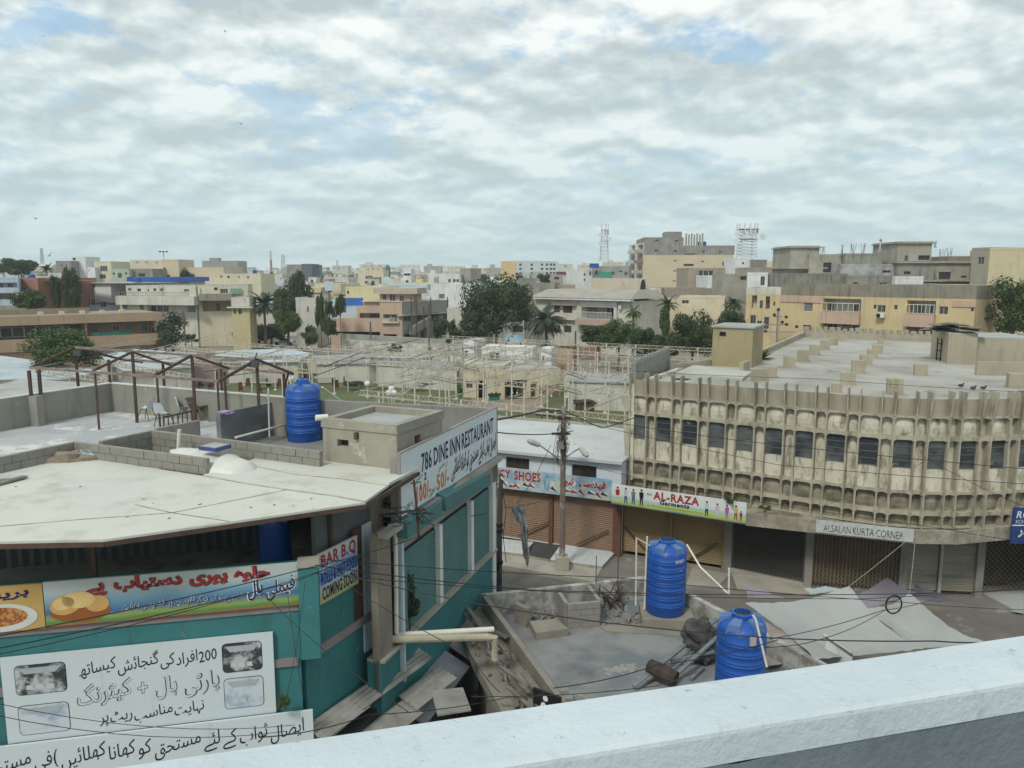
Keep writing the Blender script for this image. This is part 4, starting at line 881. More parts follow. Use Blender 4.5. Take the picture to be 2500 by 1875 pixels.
for (x0, y0, z0, x1, y1, z1, w_) in ((1200, 1585, FZ + .1, 1810, 1090, 3.3, .12), (1460, 1550, FZ + .1, 1820, 1215, 3.4, .09), (1210, 1600, FZ + .05, 1350, 1500, FZ + .2, .1), (1620, 1530, FZ + .06, 1710, 1445, FZ + .1, .09), (1470, 1400, FZ + .2, 1790, 1330, FZ + .5, .06), (1480, 1470, FZ + .3, 1640, 1330, FZ + .3, .05)):
    MB().bar(G(*S6(x0, y0), z0), G(*S6(x1, y1), z1), w_, .06).build('angle_iron', steelb, bt_, world=True)
cr = thing('cloth_bundle', 'dark grey crumpled tarpaulin bundle against the right tank', 'tarpaulin', G(*S6(1690, 1420), FZ)); cm = mat('dark_grey_cloth', (.09, .09, .085), (.05, .05, .05), scale=5, bump=.8, bscale=12)
MB().blob((.0, .25, .75), .42, (1, .7, 1.1), 3, 12, .35).blob((.15, .05, .3), .38, (.9, .6, .9), 7, 12, .45).build('bundle', cm, cr)
lg = MB().tube([G(*S6(1320, 1440), FZ + .3), G(*S6(1400, 1480), FZ + .3), G(*S6(1510, 1530), FZ + .25)], [.2, .22, .19], 10).build('dark_beam', mat('dark_beam_surface', (.07, .05, .04), (.04, .03, .025), scale=4, bump=.8)); tag(lg, 'thick dark lumpy beam lying across the angle irons', 'beam')  # a dark lumpy beam, rounded off like a log
# black poster board at the parapet edge
pbw = Wall(G(*S6(455, 1640), 3.4), G(*S6(560, 1680), 3.4)); pt, pw_, ph_ = signboard('black_poster', 'small black poster with pale drawing sticking up at the foot of the shack', pbw, 0, 0, 0, 0, black, rect=(0, .75, 2.6, 3.55), off=0)
flatpoly(pt, [ell(.3, .5, .1, .2), ell(.35, .8, .07, .07)], white, .004)
# flat board leaning in the lane
bo = thing('leaning_board', 'pale grey flat board leaning in the lane by the shutters', 'board', V(1090, 1720, 15.8))
c = [V(1053, 1685, 16.6), V(1130, 1678, 16.9), V(1150, 1732, 15.6), V(1068, 1745, 15.3)]; MB().hexa([k - Vector((0, 0, .04)) for k in c] + c).build('board', asb, bo, world=True)

# ------------------------------------------------------------------ bridge parapet in the foreground
e0 = G(478, 1838, 11.78); e1 = G(2500, 1546, 11.78); ed = (e1 - e0).normalized(); en = Vector((ed.y, -ed.x, 0))
pm = mat('whitewashed_coping', (.54, .60, .63), (.45, .51, .54), scale=2.2, lo=.3, hi=.75, bump=.3, bscale=34, rough=.75, streak=(.36, .41, .43), sk=(.58, .8), sscale=(9, 9), spot=((.30, .33, .35), 21, .66))
pg = mat('grey_parapet_paint', (.170, .205, .22), (.145, .175, .19), scale=3, bump=.35, bscale=30, rough=.6, streak=(.11, .135, .145), sk=(.56, .75), sscale=(6, 1.5), spot=((.24, .275, .285), 11, .66))
par_ = thing('bridge_parapet', 'white-topped grey concrete bridge parapet running across the foreground', 'parapet', e0 + en * .1)
A = e0 - ed * 6; B = e1 + ed * 6; n = 160; mb = MB()
rows = [(-.004, -1.9), (-.004, -.03), (.0, -.012), (.015, 0), (.12, .004), (.235, 0), (.247, -.008), (.250, -.018), (.253, -.10)]
for i in range(n + 1):
    for (o, dz) in rows:
        p = A.lerp(B, i / n) + en * o; jit = pnoise(Vector((p.x * 3, p.y * 3, o * 30))) * .006; mb.v.append((p.x + en.x * jit, p.y + en.y * jit, 11.78 + dz + jit * .6))
k = len(rows)
for i in range(n):
    for j in range(k - 1): mb.f.append((i * k + j, i * k + j + 1, (i + 1) * k + j + 1, (i + 1) * k + j)); mb.m.append(0)
mb.build('coping', pm, par_, world=True)
mb = MB()
for i in range(n):
    p = A.lerp(B, i / n); q = A.lerp(B, (i + 1) / n); w0_ = -.10 + pnoise(Vector((i * .45, 0, 0))) * .012; w1_ = -.10 + pnoise(Vector(((i + 1) * .45, 0, 0))) * .012
    mb.face([p + en * .2505 + Vector((0, 0, w0_)), q + en * .2505 + Vector((0, 0, w1_)), q + en * .27 + Vector((0, 0, -1.2)), p + en * .27 + Vector((0, 0, -1.2))])
mb.build('grey_face', pg, par_, world=True)
dk = MB().prism([A + en * .2, B + en * .2, B + en * 14, A + en * 14], 10.3, 10.55).build('bridge_deck', road_m); struct(dk)
# ------------------------------------------------------------------ white shoe shop building across the lane
S1 = lambda x, y: (1150 + x * .3165, 820 + y * .3165)
f0 = G(1226, 1309, .3); f1 = G(1501, 1349, .3); df = (f1 - f0).normalized(); f0 = f0 - df * 7; f1 = G(1509, 1351, .3)
WF = Wall(f0, f1); fz = 4.72
shoe = thing('shoe_shop_building', 'low white two-storey shop building with flat pale roof and brown roller shutters', 'building', (f0.x, f0.y, 0), WF.rz)
shwhite = mat('whitewashed_shopfront', (.60, .64, .68), (.52, .56, .60), scale=.8, streak=(.42, .43, .44), sk=(.58, .8), bump=.1)
D_ = 7.3; Wd = WF.W + .08
wins_ = []
for (x0, y0, x1, y1) in ((1235, 1115, 1292, 1148), (1396, 1133, 1456, 1168)):
    a, z1_ = WF.uz(x0, y0); b, z0_ = WF.uz(x1, y1); wins_.append((a, b, z0_, z1_, .12))
mb = MB(); facade(mb, lambda u, d, z: (u, d, z), 0, Wd, .28, fz - .14, wins_ + [(0.2, Wd - .06, .3, 3.1, .25)])
mb.face([(Wd, 0, .0), (Wd, D_, 0), (Wd, D_, fz), (Wd, 0, fz)]); mb.face([(0, D_, 0), (Wd, D_, 0), (Wd, D_, fz), (0, D_, fz)]); mb.build('wall', shwhite, shoe)
for a, b, c, d, e in wins_: inst('window', win_mesh('three', bframe, mat('brown_glass', (.06, .05, .045), (.04, .035, .03), rough=.25, bump=0)), shoe, (a, e, c), 0, None, (b - a, 1, d - c))
MB().box(-.1, Wd + .12, -.35, D_, fz - .14, fz).build('roof', mat('pale_roof_plaster', (.50, .52, .51), (.42, .44, .44), scale=.5, bump=.15, spot=((.34, .34, .31), 1.2, .64)), shoe)
MB().box(-.1, Wd + .1, D_ - .14, D_ + .05, fz, fz + .12).build('roof_kerb', concrete, shoe)
brownsh = mat('brown_shutter_paint', (.235, .15, .095), (.20, .128, .082), scale=1.2, rough=.55, streak=(.14, .10, .07), sk=(.55, .8))
ua = WF.uz(1188, 1300)[0]; ub = WF.uz(1344, 1325)[0]; uc = WF.uz(1500, 1349)[0]
for a, b, lab in ((ua - 3, ua + .05, None), (ua + .1, ub - .12, None), (ub + .12, uc - .08, None)):
    me = shutter_mesh(b - a, 2.85, .095, .022); me.build('shutter', brownsh, shoe, loc=(a, .1, .28))
for u in (ub, uc, ua + .02): MB().box(u - .10, u + .10, -.02, .14, .28, 3.1).build('shutter_post', mat('post_rust_red', (.16, .06, .035), (.10, .06, .045), scale=2), shoe)
MB().box(Wd - .24, Wd + .03, -.05, .12, .0, 3.15).build('shutter_post', MATS['post_rust_red'], shoe)
for u in (ub - .1, uc - .3): MB().bar((u, -.05, 1.35), (u - 1.55, -.08, .45), .07, .05).build('diagonal_brace', rust, shoe)
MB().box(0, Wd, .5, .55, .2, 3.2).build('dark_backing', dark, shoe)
# banner FANCY SHOES
gF = mat('shoe_banner_print', (.18, .36, .50), (.50, .52, .46), scale=1.6, lo=.42, hi=.6, bump=0, rough=.45)
za = WF.uz(1493, 1171.5, .35)[1]; zb = WF.uz(1492, 1223.5, .35)[1]; uA = WF.uz(1157, 1150, .35)[0]; uB = WF.uz(1493, 1180, .35)[0]
ft_, fw_, fh_ = signboard('shoe_shop_banner', 'blue printed banner reading FANCY SHOES with Urdu and pictures of shoes', WF, 0, 0, 0, 0, gF, rect=(uA, uB, zb, za), off=.35)
us = lambda x: (WF.uz(x, 1170, .35)[0] - uA)
lettering(ft_, 'FANCY', (us(1180), fh_ * .5, us(1247), fh_ * .95), redp, bold=.04, off=.010); lettering(ft_, 'SHOES', (us(1255), fh_ * .48, us(1320), fh_ * .95), redp, bold=.04, off=.010)
lettering(ft_, 'FANCY', (us(1179), fh_ * .48, us(1248), fh_ * .97), white, bold=.07, off=.006, name='letter_outline'); lettering(ft_, 'SHOES', (us(1254), fh_ * .46, us(1321), fh_ * .97), white, bold=.07, off=.006, name='letter_outline')
lettering(ft_, 'فینسی شوز', (us(1366), fh_ * .42, us(1481), fh_ * .9), redp, bold=.05, off=.010); lettering(ft_, 'فینسی شوز', (us(1365), fh_ * .40, us(1482), fh_ * .92), white, bold=.08, off=.006, name='letter_outline')
random.seed(3)
shoecols = [flat('brown_shoe_print', (.25, .08, .03)), flat('dark_shoe_print', (.03, .035, .05)), flat('pale_shoe_print', (.6, .6, .58)), redp]
for i, x in enumerate((1197, 1212, 1232, 1250, 1262, 1284, 1298, 1352, 1385, 1402, 1420, 1443, 1462, 1476)):
    cx = us(x); cz = fh_ * random.uniform(.16, .3); s_ = .17; a = random.uniform(-.5, .3)
    heel = [(cx - s_, cz - .05), (cx - s_ * .6, cz + .11), (cx + s_ * .1, cz + .03), (cx + s_ * .9, cz - .02), (cx + s_, cz - .07)]
    flatpoly(ft_, [ell(cx, cz, .2, .13, 12)], shoecols[2], .004, 'picture_glow'); flatpoly(ft_, [[(cx + (p[0] - cx) * math.cos(a) - (p[1] - cz) * math.sin(a), cz + (p[0] - cx) * math.sin(a) + (p[1] - cz) * math.cos(a)) for p in heel]], shoecols[i % 2 if i % 3 else 3], .009, 'printed_shoe')
flatpoly(ft_, [ell(us(1335), fh_ * .5, .12, .34, 16)], flat('dark_sole_print', (.02, .08, .06)), .004, 'printed_sole'); flatpoly(ft_, [ell(us(1335), fh_ * .5, .10, .31, 16)], gF, .006, 'printed_sole'); flatpoly(ft_, [ell(us(1348), fh_ * .42, .12, .2, 12)], shoecols[2], .005, 'printed_shoe')
# ---- pavement in front
P2 = lambda x, y: (1150 + x * .2833, 950 + y * .2833)
pv_c = mat('pavement_cement', (.40, .375, .31), (.32, .30, .25), scale=1.1, bump=.2, spot=((.24, .22, .19), 1.6, .64))
pave = thing('raised_pavement', 'pale cement footpath in front of the shoe shop', 'pavement', G(*P2(700, 1500), .15)); tag(pave, pave['label'], 'pavement', kind='structure'); del pave['category']
def pg_(pts, z, nm, m, t=.15, fn=P2): return MB().prism([G(*fn(*p), z) for p in pts], z - t, z).build(nm, m, pave, world=True)
pg_([(-250, 1240), (240, 1290), (280, 1420), (480, 1440), (700, 1480), (1130, 1530), (1060, 1655), (860, 1625), (545, 1565), (275, 1520), (-250, 1450)], .16, 'kerb_slab', pv_c, .2)
wt = mat('white_tile', (.58, .60, .60), (.50, .52, .52), scale=2, rough=.4, bump=.03); bt2 = mat('black_tile', (.05, .053, .058), (.08, .083, .088), scale=2, rough=.4, bump=.03)
def tiles(c4, nx, ny, m, z=.30, base=.28):
    c4 = [G(*P2(*p), z) for p in c4]
    MB().prism(c4, .05, base).build('step_base', concrete, pave, world=True)
    for i in range(nx):
        for j in range(ny):
            def Q(a, b): return c4[0].lerp(c4[1], a).lerp(c4[3].lerp(c4[2], a), b)
            g = .012; a0_, a1_, b0_, b1_ = (i + g) / nx, (i + 1 - g) / nx, (j + g) / ny, (j + 1 - g) / ny; zz = z + random.uniform(-.002, .003)
            cc = [Q(a0_, b0_), Q(a1_, b0_), Q(a1_, b1_), Q(a0_, b1_)]; MB().hexa([v2(k, base) for k in cc] + [v2(k, zz) for k in cc]).build('tile', m, pave, world=True)
tiles([(195, 1278), (540, 1318), (445, 1418), (240, 1395)], 5, 3, wt); tiles([(545, 1319), (765, 1342), (675, 1463), (500, 1430)], 6, 5, bt2); tiles([(770, 1343), (1235, 1412), (1130, 1525), (680, 1466)], 8, 3, wt)
pg_([(1240, 1405), (1500, 1440), (1950, 1500), (2300, 1560), (2700, 1620), (3300, 1680), (4700, 1700), (4700, 1900), (2600, 1800), (2100, 1740), (1500, 1700), (1060, 1655), (1130, 1530)], .14, 'apron', mat('concrete_apron', (.23, .21, .185), (.17, .16, .14), scale=.6, bump=.25, spot=((.30, .28, .24), .8, .6)), .2)
C6 = lambda x, y: (1750 + x * .3767, 1250 + y * .3767)
for pts, m in (([(95, 395), (590, 460), (640, 530), (130, 490)], pv_c), ([(1725, 525), (1991, 500), (1991, 640), (1910, 625)], mat('pale_ramp', (.38, .39, .37), (.32, .33, .31), scale=1.4)), ([(-160, 360), (85, 400), (10, 480), (-200, 470)], concrete)):
    pg_(pts, .2, 'slab', m, .12, C6)
# ---- AL-RAZA shop and the concrete building with curved front
q_ = [G(1506, 1343, .3), G(1777, 1385, .3), G(1972, 1425, .3), G(2202, 1440, .3), G(2387, 1448, .3), G(2540, 1447, .3), G(2700, 1420, .3)]
brut = thing('concrete_market_building', 'curved two-storey concrete market building with honeycomb facade, vertical fins and shops below', 'building', (q_[0].x, q_[0].y, 0))
def bb(mb, name, m, label=None, parent=None): return mb.build(name, m, parent or brut, world=True, label=label)
bcon = mat('weathered_fin_concrete', (.44, .41, .32), (.34, .315, .245), scale=1.6, streak=(.15, .135, .10), sk=(.50, .70), sscale=(4.0, .5), bump=.35)
bpan = mat('stained_cream_panel', (.62, .59, .48), (.53, .50, .39), scale=1.3, lo=.4, hi=.6, streak=(.17, .145, .10), sk=(.50, .68), sscale=(3.2, 1.1), bump=.3, spot=((.60, .59, .53), 2.2, .62))
bgrime_shade = mat('grime_and_shade_concrete', (.34, .31, .24), (.17, .155, .115), scale=1.5, lo=.4, hi=.6, streak=(.11, .10, .075), sscale=(4, .5), bump=.4)
bgreen = mat('dirty_cement_parapet', (.37, .335, .25), (.30, .27, .205), scale=.7, streak=(.19, .17, .13), sk=(.55, .75), bump=.3)
mods = []
A0 = G(1541, 1009.5, 6.7); A9 = G(2178, 1071.6, 6.7); dm = (A9 - A0); L0 = dm.length / 9.0; hd = math.atan2(dm.y, dm.x); pos = Vector((A0.x, A0.y, 0))
hs = [hd] * 8 + [hd + R(a) for a in (4, 17, 28, 34, 39, 45, 53, 62, 72, 82)]
for h_ in hs: mods.append((pos.copy(), h_)); pos = pos + Vector((math.cos(h_), math.sin(h_), 0)) * L0
def rhole(x0, x1, z0, z1, rt, rb_):
    out = []
    for cx, cz, r_, a in ((x1 - rt, z1 - rt, rt, 0), (x0 + rt, z1 - rt, rt, 90), (x0 + rb_, z0 + rb_, rb_, 180), (x1 - rb_, z0 + rb_, rb_, 270)):
        for k in range(4): t_ = R(a + k * 30); out.append((cx + r_ * math.cos(t_), cz + r_ * math.sin(t_)))
    return out
def plate(mb, x0, x1, z0, z1, hx0, hx1, hz0, hz1, rt, rb_, yf, yb):
    """plate with one rounded hole, running from yf (front) to yb (back)"""
    hole = rhole(hx0, hx1, hz0, hz1, rt, rb_); n = len(hole); cor_ = [(x1, z1), (x0, z1), (x0, z0), (x1, z0)]; outp = []
    for i, (hx, hz) in enumerate(hole):
        cx, cz = (x0 + x1) / 2, (z0 + z1) / 2; qd = i // 4; k = i % 4; c = cor_[qd]
        if k == 0: outp.append((c[0], hz) if qd in (0, 2) else (hx, c[1]))
        elif k == 3: outp.append((hx, c[1]) if qd in (0, 2) else (c[0], hz))
        else: outp.append(c)
    for i in range(n):
        j = (i + 1) % n; a, b, c, d = outp[i], outp[j], hole[j], hole[i]
        mb.face([(a[0], yf, a[1]), (b[0], yf, b[1]), (c[0], yf, c[1]), (d[0], yf, d[1])]); mb.face([(d[0], yf, d[1]), (c[0], yf, c[1]), (c[0], yb, c[1]), (d[0], yb, d[1])])
wW = .70 * L0 / 1.19; nW = .35 * L0 / 1.19; fin = (L0 - wW - nW) / 2
x1_ = wW + fin / 2; x2_ = x1_ + fin          # wide bay | fin | narrow bay | fin
me_rows = {}
for nm, zlo, zhi, h0, h1, rt, rb_, mt in (('lower_grille', 3.20, 3.77, 3.24, 3.70, .12, .02, bcon), ('middle_grille', 3.77, 4.63, 3.84, 4.56, .13, .12, bcon), ('window_surround', 4.63, 6.76, 4.66, 6.69, .13, .06, bcon), ('upper_grille', 6.76, 7.63, 6.82, 7.56, .13, .10, bcon)):
    mb = MB(); yf = -.10
    plate(mb, 0, x1_, zlo, zhi, fin / 2, wW + fin / 2, h0, h1, rt, rb_, yf, .2)
    plate(mb, x1_, L0, zlo, zhi, x2_, L0 - fin / 2, h0, h1, rt, rb_, yf, .2)
    mb.face([(0, yf, zhi), (L0, yf, zhi), (L0, .3, zhi), (0, .3, zhi)]); me_rows[nm] = mb.mesh(nm, mt)
mb = MB(); t_ = .05
mb.hexa([(0, -.17, 3.2), (t_, -.17, 3.2), (t_, -.1, 3.2), (0, -.1, 3.2), (0, -.17, 7.7), (t_, -.17, 7.7), (t_, -.1, 7.7), (0, -.1, 7.7)])
mb.hexa([(0, -.20, 7.62), (t_, -.20, 7.62), (t_, .12, 7.62), (0, .12, 7.62), (0, -.36, 8.62), (t_, -.36, 8.62), (t_, .12, 8.62), (0, .12, 8.62)])
for z in (3.77, 4.63, 6.76, 7.62): mb.hexa([(-.05, -.14, z - .10), (t_ + .05, -.14, z - .10), (t_ + .05, -.1, z - .10), (-.05, -.1, z - .10), (-.05, -.14, z + .08), (t_ + .05, -.14, z + .08), (t_ + .05, -.1, z + .08), (-.05, -.1, z + .08)])
fin_me = mb.mesh('fin', bcon)
def bulge(w, z0, z1, y, d, m, name, flatz=None):
    mb = MB(); nx, nz = 6, 4
    for i in range(nx):
        for j in range(nz):
            def Q(i, j):
                a = 2 * i / nx - 1; c = 2 * j / nz - 1; return (w * i / nx, y - d * (1 - a * a) * (1 if flatz else (1 - c * c)), z0 + (z1 - z0) * j / nz)
            mb.face([Q(i, j), Q(i + 1, j), Q(i + 1, j + 1), Q(i, j + 1)])
    return mb.mesh(name, m)
pans = [(bulge(wW + .04, 3.18, 3.78, .18, .06, bgrime_shade, 'panel'), fin / 2 - .02), (bulge(wW + .04, 3.8, 4.6, .17, .10, bgrime_shade, 'panel'), fin / 2 - .02), (bulge(wW + .04, 4.6, 5.56, .05, .03, bpan, 'spandrel_panel', 1), fin / 2 - .02),  # dark panels of the lower rows paint in recess shade, besides the grime
        (bulge(wW + .04, 6.8, 7.6, .1, .10, bpan, 'panel'), fin / 2 - .02), (bulge(nW + .04, 3.18, 3.78, .18, .02, bgrime_shade, 'panel'), x2_ - .02), (bulge(nW + .04, 3.8, 4.6, .18, .04, bgrime_shade, 'panel'), x2_ - .02), (bulge(nW + .04, 4.6, 6.76, .2, .06, bpan, 'panel', 1), x2_ - .02), (bulge(nW + .04, 6.8, 7.6, .18, .05, bpan, 'panel'), x2_ - .02)]
par_w = bulge(wW + fin * .9, 7.62, 8.31, .06, .14, bgreen, 'parapet_panel', 1); par_n = bulge(nW + fin * .9, 7.62, 8.31, .06, .05, bgreen, 'parapet_panel', 1)
wglass = mat('reflection_toned_glass', (.035, .045, .05), (.11, .125, .125), scale=.75, lo=.42, hi=.58, rough=.25, bump=0, spot=((.19, .20, .18), 1.7, .60))  # pale noise patches paint varied reflections into the glass
mb = MB(); mb.mi = 1; mb.box(0, wW, 0, .02, 0, 1.13); mb.mi = 0
for x in (0, wW - .03): mb.box(x, x + .03, -.03, .0, 0, 1.13)
for z in (0, .27, .55, .83, 1.1): mb.box(.03, wW - .03, -.022, .0, z, z + .025)
win_b = mb.mesh('louvre_window', [flat('window_steel', (.14, .14, .13)), wglass])
for i, (p, h_) in enumerate(mods):
    for nm, me in me_rows.items(): inst(nm, me, brut, p - Vector((q_[0].x, q_[0].y, 0)), h_)
    M = Matrix.Rotation(h_, 3, 'Z'); base = p - Vector((q_[0].x, q_[0].y, 0))
    for me, x in pans: inst(me.name.split('.')[0], me, brut, base + M @ Vector((x, 0, 0)), h_)
    inst('louvre_window', win_b, brut, base + M @ Vector((fin / 2, .03, 5.56)), h_)
    for x in (-t_ / 2, x1_ + fin / 2 - t_ / 2): inst('fin', fin_me, brut, base + M @ Vector((x + random.uniform(-.01, .01), 0, random.uniform(-.03, .02))), h_)
    inst('parapet_panel', par_w, brut, base + M @ Vector((fin * .05, 0, 0)), h_); inst('parapet_panel', par_n, brut, base + M @ Vector((x1_ + fin * .55, 0, 0)), h_)
outl = [m_[0] for m_ in mods] + [pos.copy()]
def offp(i, o): h_ = mods[min(i, len(mods) - 1)][1]; return outl[i] + Vector((-math.sin(h_), math.cos(h_), 0)) * o
back = [offp(i, .2) for i in range(len(outl))]
# left return wall
e_ = mods[0][0]; lw_ = Wall(e_ + Vector((3.4, 6.05, 0)), e_ + Vector((-.12, -.05, 0)))
bb(MB().hexa([lw_.P(0, 3.6, 0), lw_.P(lw_.W, 3.6, 0), lw_.P(lw_.W, 3.6, -.25), lw_.P(0, 3.6, -.25), lw_.P(0, 8.1, 0), lw_.P(lw_.W, 8.1, 0), lw_.P(lw_.W, 8.1, -.25), lw_.P(0, 8.1, -.25)]), 'end_wall', bpan)
for z0_, z1_, o in ((6.85, 7.55, .4), (4.5, 6.3, .22), (3.8, 4.4, .3)):
    x_ = lw_.W; bb(MB().hexa([lw_.P(x_ - .5, z0_, -.1), lw_.P(x_ + .1, z0_, -.1), lw_.P(x_ + .1, z0_, o * .4), lw_.P(x_ - .5, z0_, o * .4), lw_.P(x_ - .5, z1_, -.1), lw_.P(x_ + .1, z1_, -.1), lw_.P(x_ + .1, z1_, o), lw_.P(x_ - .5, z1_, o)]), 'corner_bracket', bcon)
# roof
rb0 = G(1962, 822, 7.9); rb1 = G(2560, 846, 7.9); l1 = G(1640, 905, 7.9); l2 = G(1735, 892, 7.9); l3 = G(1850, 873, 7.9)
roofp = back + [Vector((60, 50, 0)), rb1, rb0, l3, l2, l1, e_ + Vector((2.9, 5.5, 0))]
roofm = mat('old_roof_screed', (.40, .39, .345), (.30, .29, .255), scale=.3, lo=.35, hi=.65, bump=.25, spot=((.21, .20, .175), .5, .60), streak=(.25, .24, .21), sk=(.52, .75), sscale=(.3, .3))
bb(MB().prism(roofp, 7.7, 7.9), 'roof', roofm); bb(MB().prism([offp(i, .35) for i in range(len(outl))] + [Vector((60, 50, 0)), rb1, rb0, l3, l2, l1, e_ + Vector((2.9, 5.5, 0))], 2.9, 7.69), 'core', bgrime_shade)
def bw(p, q, z0, z1, th, nm, m, lab=None): o = wseg(p, q, z0, z1, th, nm, m, parent=brut); return o
bw(rb0, rb1, 7.7, 8.45, .25, 'rear_parapet', bgreen); bw(l3, rb0, 7.7, 8.3, .25, 'side_parapet', bgreen); bw(l1, l2, 7.7, 8.25, .2, 'side_parapet', bgreen)
C2 = lambda x, y: (1500 + x * .4521, 780 + y * .4521)
stub_me = MB().box(-.5, .5, -.5, .5, 0, 1).mesh('column_stub', mat('stub_plaster', (.38, .345, .255), (.30, .27, .20), scale=1.2, streak=(.2, .17, .12)))
for x, y, w_ in ((953, 262, 62), (1027, 228, 58), (1090, 194, 55), (1145, 164, 48), (1190, 140, 44), (1232, 118, 36), (1275, 355, 70), (1330, 293, 68), (1370, 250, 60), (1405, 212, 52), (1432, 185, 48), (1447, 132, 28), (1668, 305, 62), (1530, 405, 78), (1215, 398, 52), (850, 318, 70), (2185, 372, 74)):
    p = G(*C2(x, y), 7.9); wd = w_ * .4521 / F * (p.y + 1); inst('column_stub', stub_me, brut, (p.x - q_[0].x, p.y - q_[0].y + .3, 7.9), 0, None, (wd, wd * .8, wd * random.uniform(.85, 1.05)), (0, 0, R(-20)))
random.seed(5)
for k in range(34):                                    # short stubs along the rear parapet
    p = rb0.lerp(rb1, (k + .4) / 34 * 1.0); s_ = .26 if k % 4 else .4
    inst('parapet_stub', stub_me, brut, (p.x - q_[0].x, p.y - q_[0].y, 8.45), 0, None, (s_, .3, random.uniform(.22, .36)), (0, 0, 0))
# raised strip, low walls, roof room
def quad(pts, z0, z1, nm, m, fn=C2, lab=None): return bb(MB().prism([G(*fn(*p), z1) for p in pts], z0, z1), nm, m, lab)
quad([(330, 285), (430, 245), (745, 280), (690, 320)], 7.9, 8.05, 'raised_roof', mat('pale_roof_strip', (.46, .46, .42), (.38, .38, .34), scale=.6)); bw(G(*C2(742, 335), 7.9), G(*C2(825, 330), 7.9), 7.9, 8.5, .2, 'low_wall', bgreen)
bw(G(*C2(685, 290), 7.9), G(*C2(722, 275), 7.9), 7.9, 8.45, .2, 'low_wall', bgreen)
rr0 = G(*C2(1795, 240), 7.9); rr1 = G(*C2(1950, 245), 7.9); rr2 = G(*C2(2330, 252), 7.9)
rm = Bld('roof_room', 'low plastered room with scrap sheets on top, right side of the market roof', 'roof room', rr0, rr1, 5, 9.65, bgreen, z0=7.9); rm.done()
rm2 = Bld('roof_shed', 'long low plastered shed with pale flat roof at the right edge of the market roof', 'shed', rr1 + Vector((.1, .8, 0)), rr2 + Vector((0, .8, 0)), 4.5, 9.35, bgreen, z0=7.9, roof=rooftop); rm2.done()
bw(G(*C2(1950, 300), 7.9), G(*C2(2330, 305), 7.9), 7.9, 8.6, .25, 'low_wall', bgreen)
for i in range(16):
    p = rr0.lerp(rr1, random.random()) + Vector((0, random.uniform(.3, 2.5), 0)); o = inst('scrap_sheet', plank_me, None, (p.x, p.y, 9.72 + i * .03), 0, None, (random.uniform(1, 2.2), random.uniform(.3, 1), .03), (random.uniform(-.12, .12), random.uniform(-.12, .12), random.random() * 3)); tag(o, 'grey scrap sheet piled on the small roof room', 'scrap', 'scrap sheets piled on the roof room')
cage = thing('iron_stand', 'small dark iron stand beside the plastered roof room', 'stand', G(*C2(1775, 222), 7.9)); mb = MB()
for dx in (-.3, .3):
    for dy in (-.2, .2): mb.bar((dx, dy, 0), (dx, dy, 1.35), .05)
for z in (.1, .6, 1.0): mb.bar((-.3, -.2, z), (.3, -.2, z), .05).bar((-.3, .2, z), (.3, .2, z), .05)
mb.build('frame', blackm, cage)
wb = G(*C2(525, 250), 7.9); wb1 = G(*C2(740, 262), 7.9)
ht2 = Bld('yellow_roof_tower', 'square yellowish plastered water tower block on the left of the market roof', 'water tower', wb, wb1, 3.0, 10.05, mat('ochre_plaster', (.35, .29, .165), (.29, .245, .145), scale=.7, streak=(.22, .18, .1), bump=.2), z0=7.9); ht2.win(ht2.px(*C2(568, 66), *C2(602, 92)), 'dark', gm=dark, name='opening'); ht2.done(); 
MB().box(-.1, ht2.W + .1, -.1, 3.1, 2.2, 2.3).build('roof_slab', rooftop, ht2.root)
gb0 = e_ + Vector((.25, .5, 0)); gb1 = G(*C2(300, 262), 7.9)
gwall = mat('rough_block_render', (.27, .27, .25), (.20, .20, .185), scale=3, bump=.8, bscale=18)
gw = thing('rough_block_wall', 'rough grey block wall rising at the left end of the market roof', 'wall', gb0); d_ = gb1 - gb0
n = 26; ww = Wall(gb0, gb1)
mb = MB()
for i in range(n):
    ua_, ub_ = ww.W * i / n, ww.W * (i + 1) / n; zt = 8.95 + .12 * (i % 2) + random.uniform(-.03, .05); c = [ww.P(ua_, 7.6, 0), ww.P(ub_, 7.6, 0), ww.P(ub_, 7.6, -.2), ww.P(ua_, 7.6, -.2)]; mb.hexa(c + [v2(k, zt) for k in c])
mb.build('wall', gwall, gw, world=True)
# shops: shutters, grille gates and canopy
WQ = [Wall(q_[i], q_[i + 1]) for i in range(len(q_) - 1)]
def shopwall(i, u0, u1, z0, z1, off0, off1, nm, m): w = WQ[i]; c = [w.P(u0, z0, off1), w.P(u1, z0, off1), w.P(u1, z0, off0), w.P(u0, z0, off0)]; return bb(MB().hexa(c + [v2(k, z1) for k in c]), nm, m)
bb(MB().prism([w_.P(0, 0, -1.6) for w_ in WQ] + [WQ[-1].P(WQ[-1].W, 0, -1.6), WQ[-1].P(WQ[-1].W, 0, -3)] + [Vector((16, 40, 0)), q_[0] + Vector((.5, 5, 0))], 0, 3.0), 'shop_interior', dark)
ochsh = mat('ochre_shutter_paint', (.27, .195, .095), (.225, .165, .085), scale=1, rough=.6, streak=(.16, .125, .075), sk=(.55, .8))
w = WQ[0]; hW = w.W
for a, b in ((.28, hW * .49), (hW * .51, hW - .3)):
    me = shutter_mesh(b - a, 2.7, .085, .02); Mx = Matrix.Translation(w.P(a, .3, -.08)) @ Matrix.Rotation(w.rz, 4, 'Z'); me.v = [tuple(Mx @ Vector(v)) for v in me.v]; bb(me, 'shutter', ochsh)
for u in (.0, hW * .485, hW - .28): shopwall(0, u, u + .2 + (.06 if u != hW * .485 else -.08), .0, 3.05, -.25, .02, 'shop_pillar', mat('brown_pillar_paint', (.25, .18, .10), (.19, .14, .08), scale=1.5))
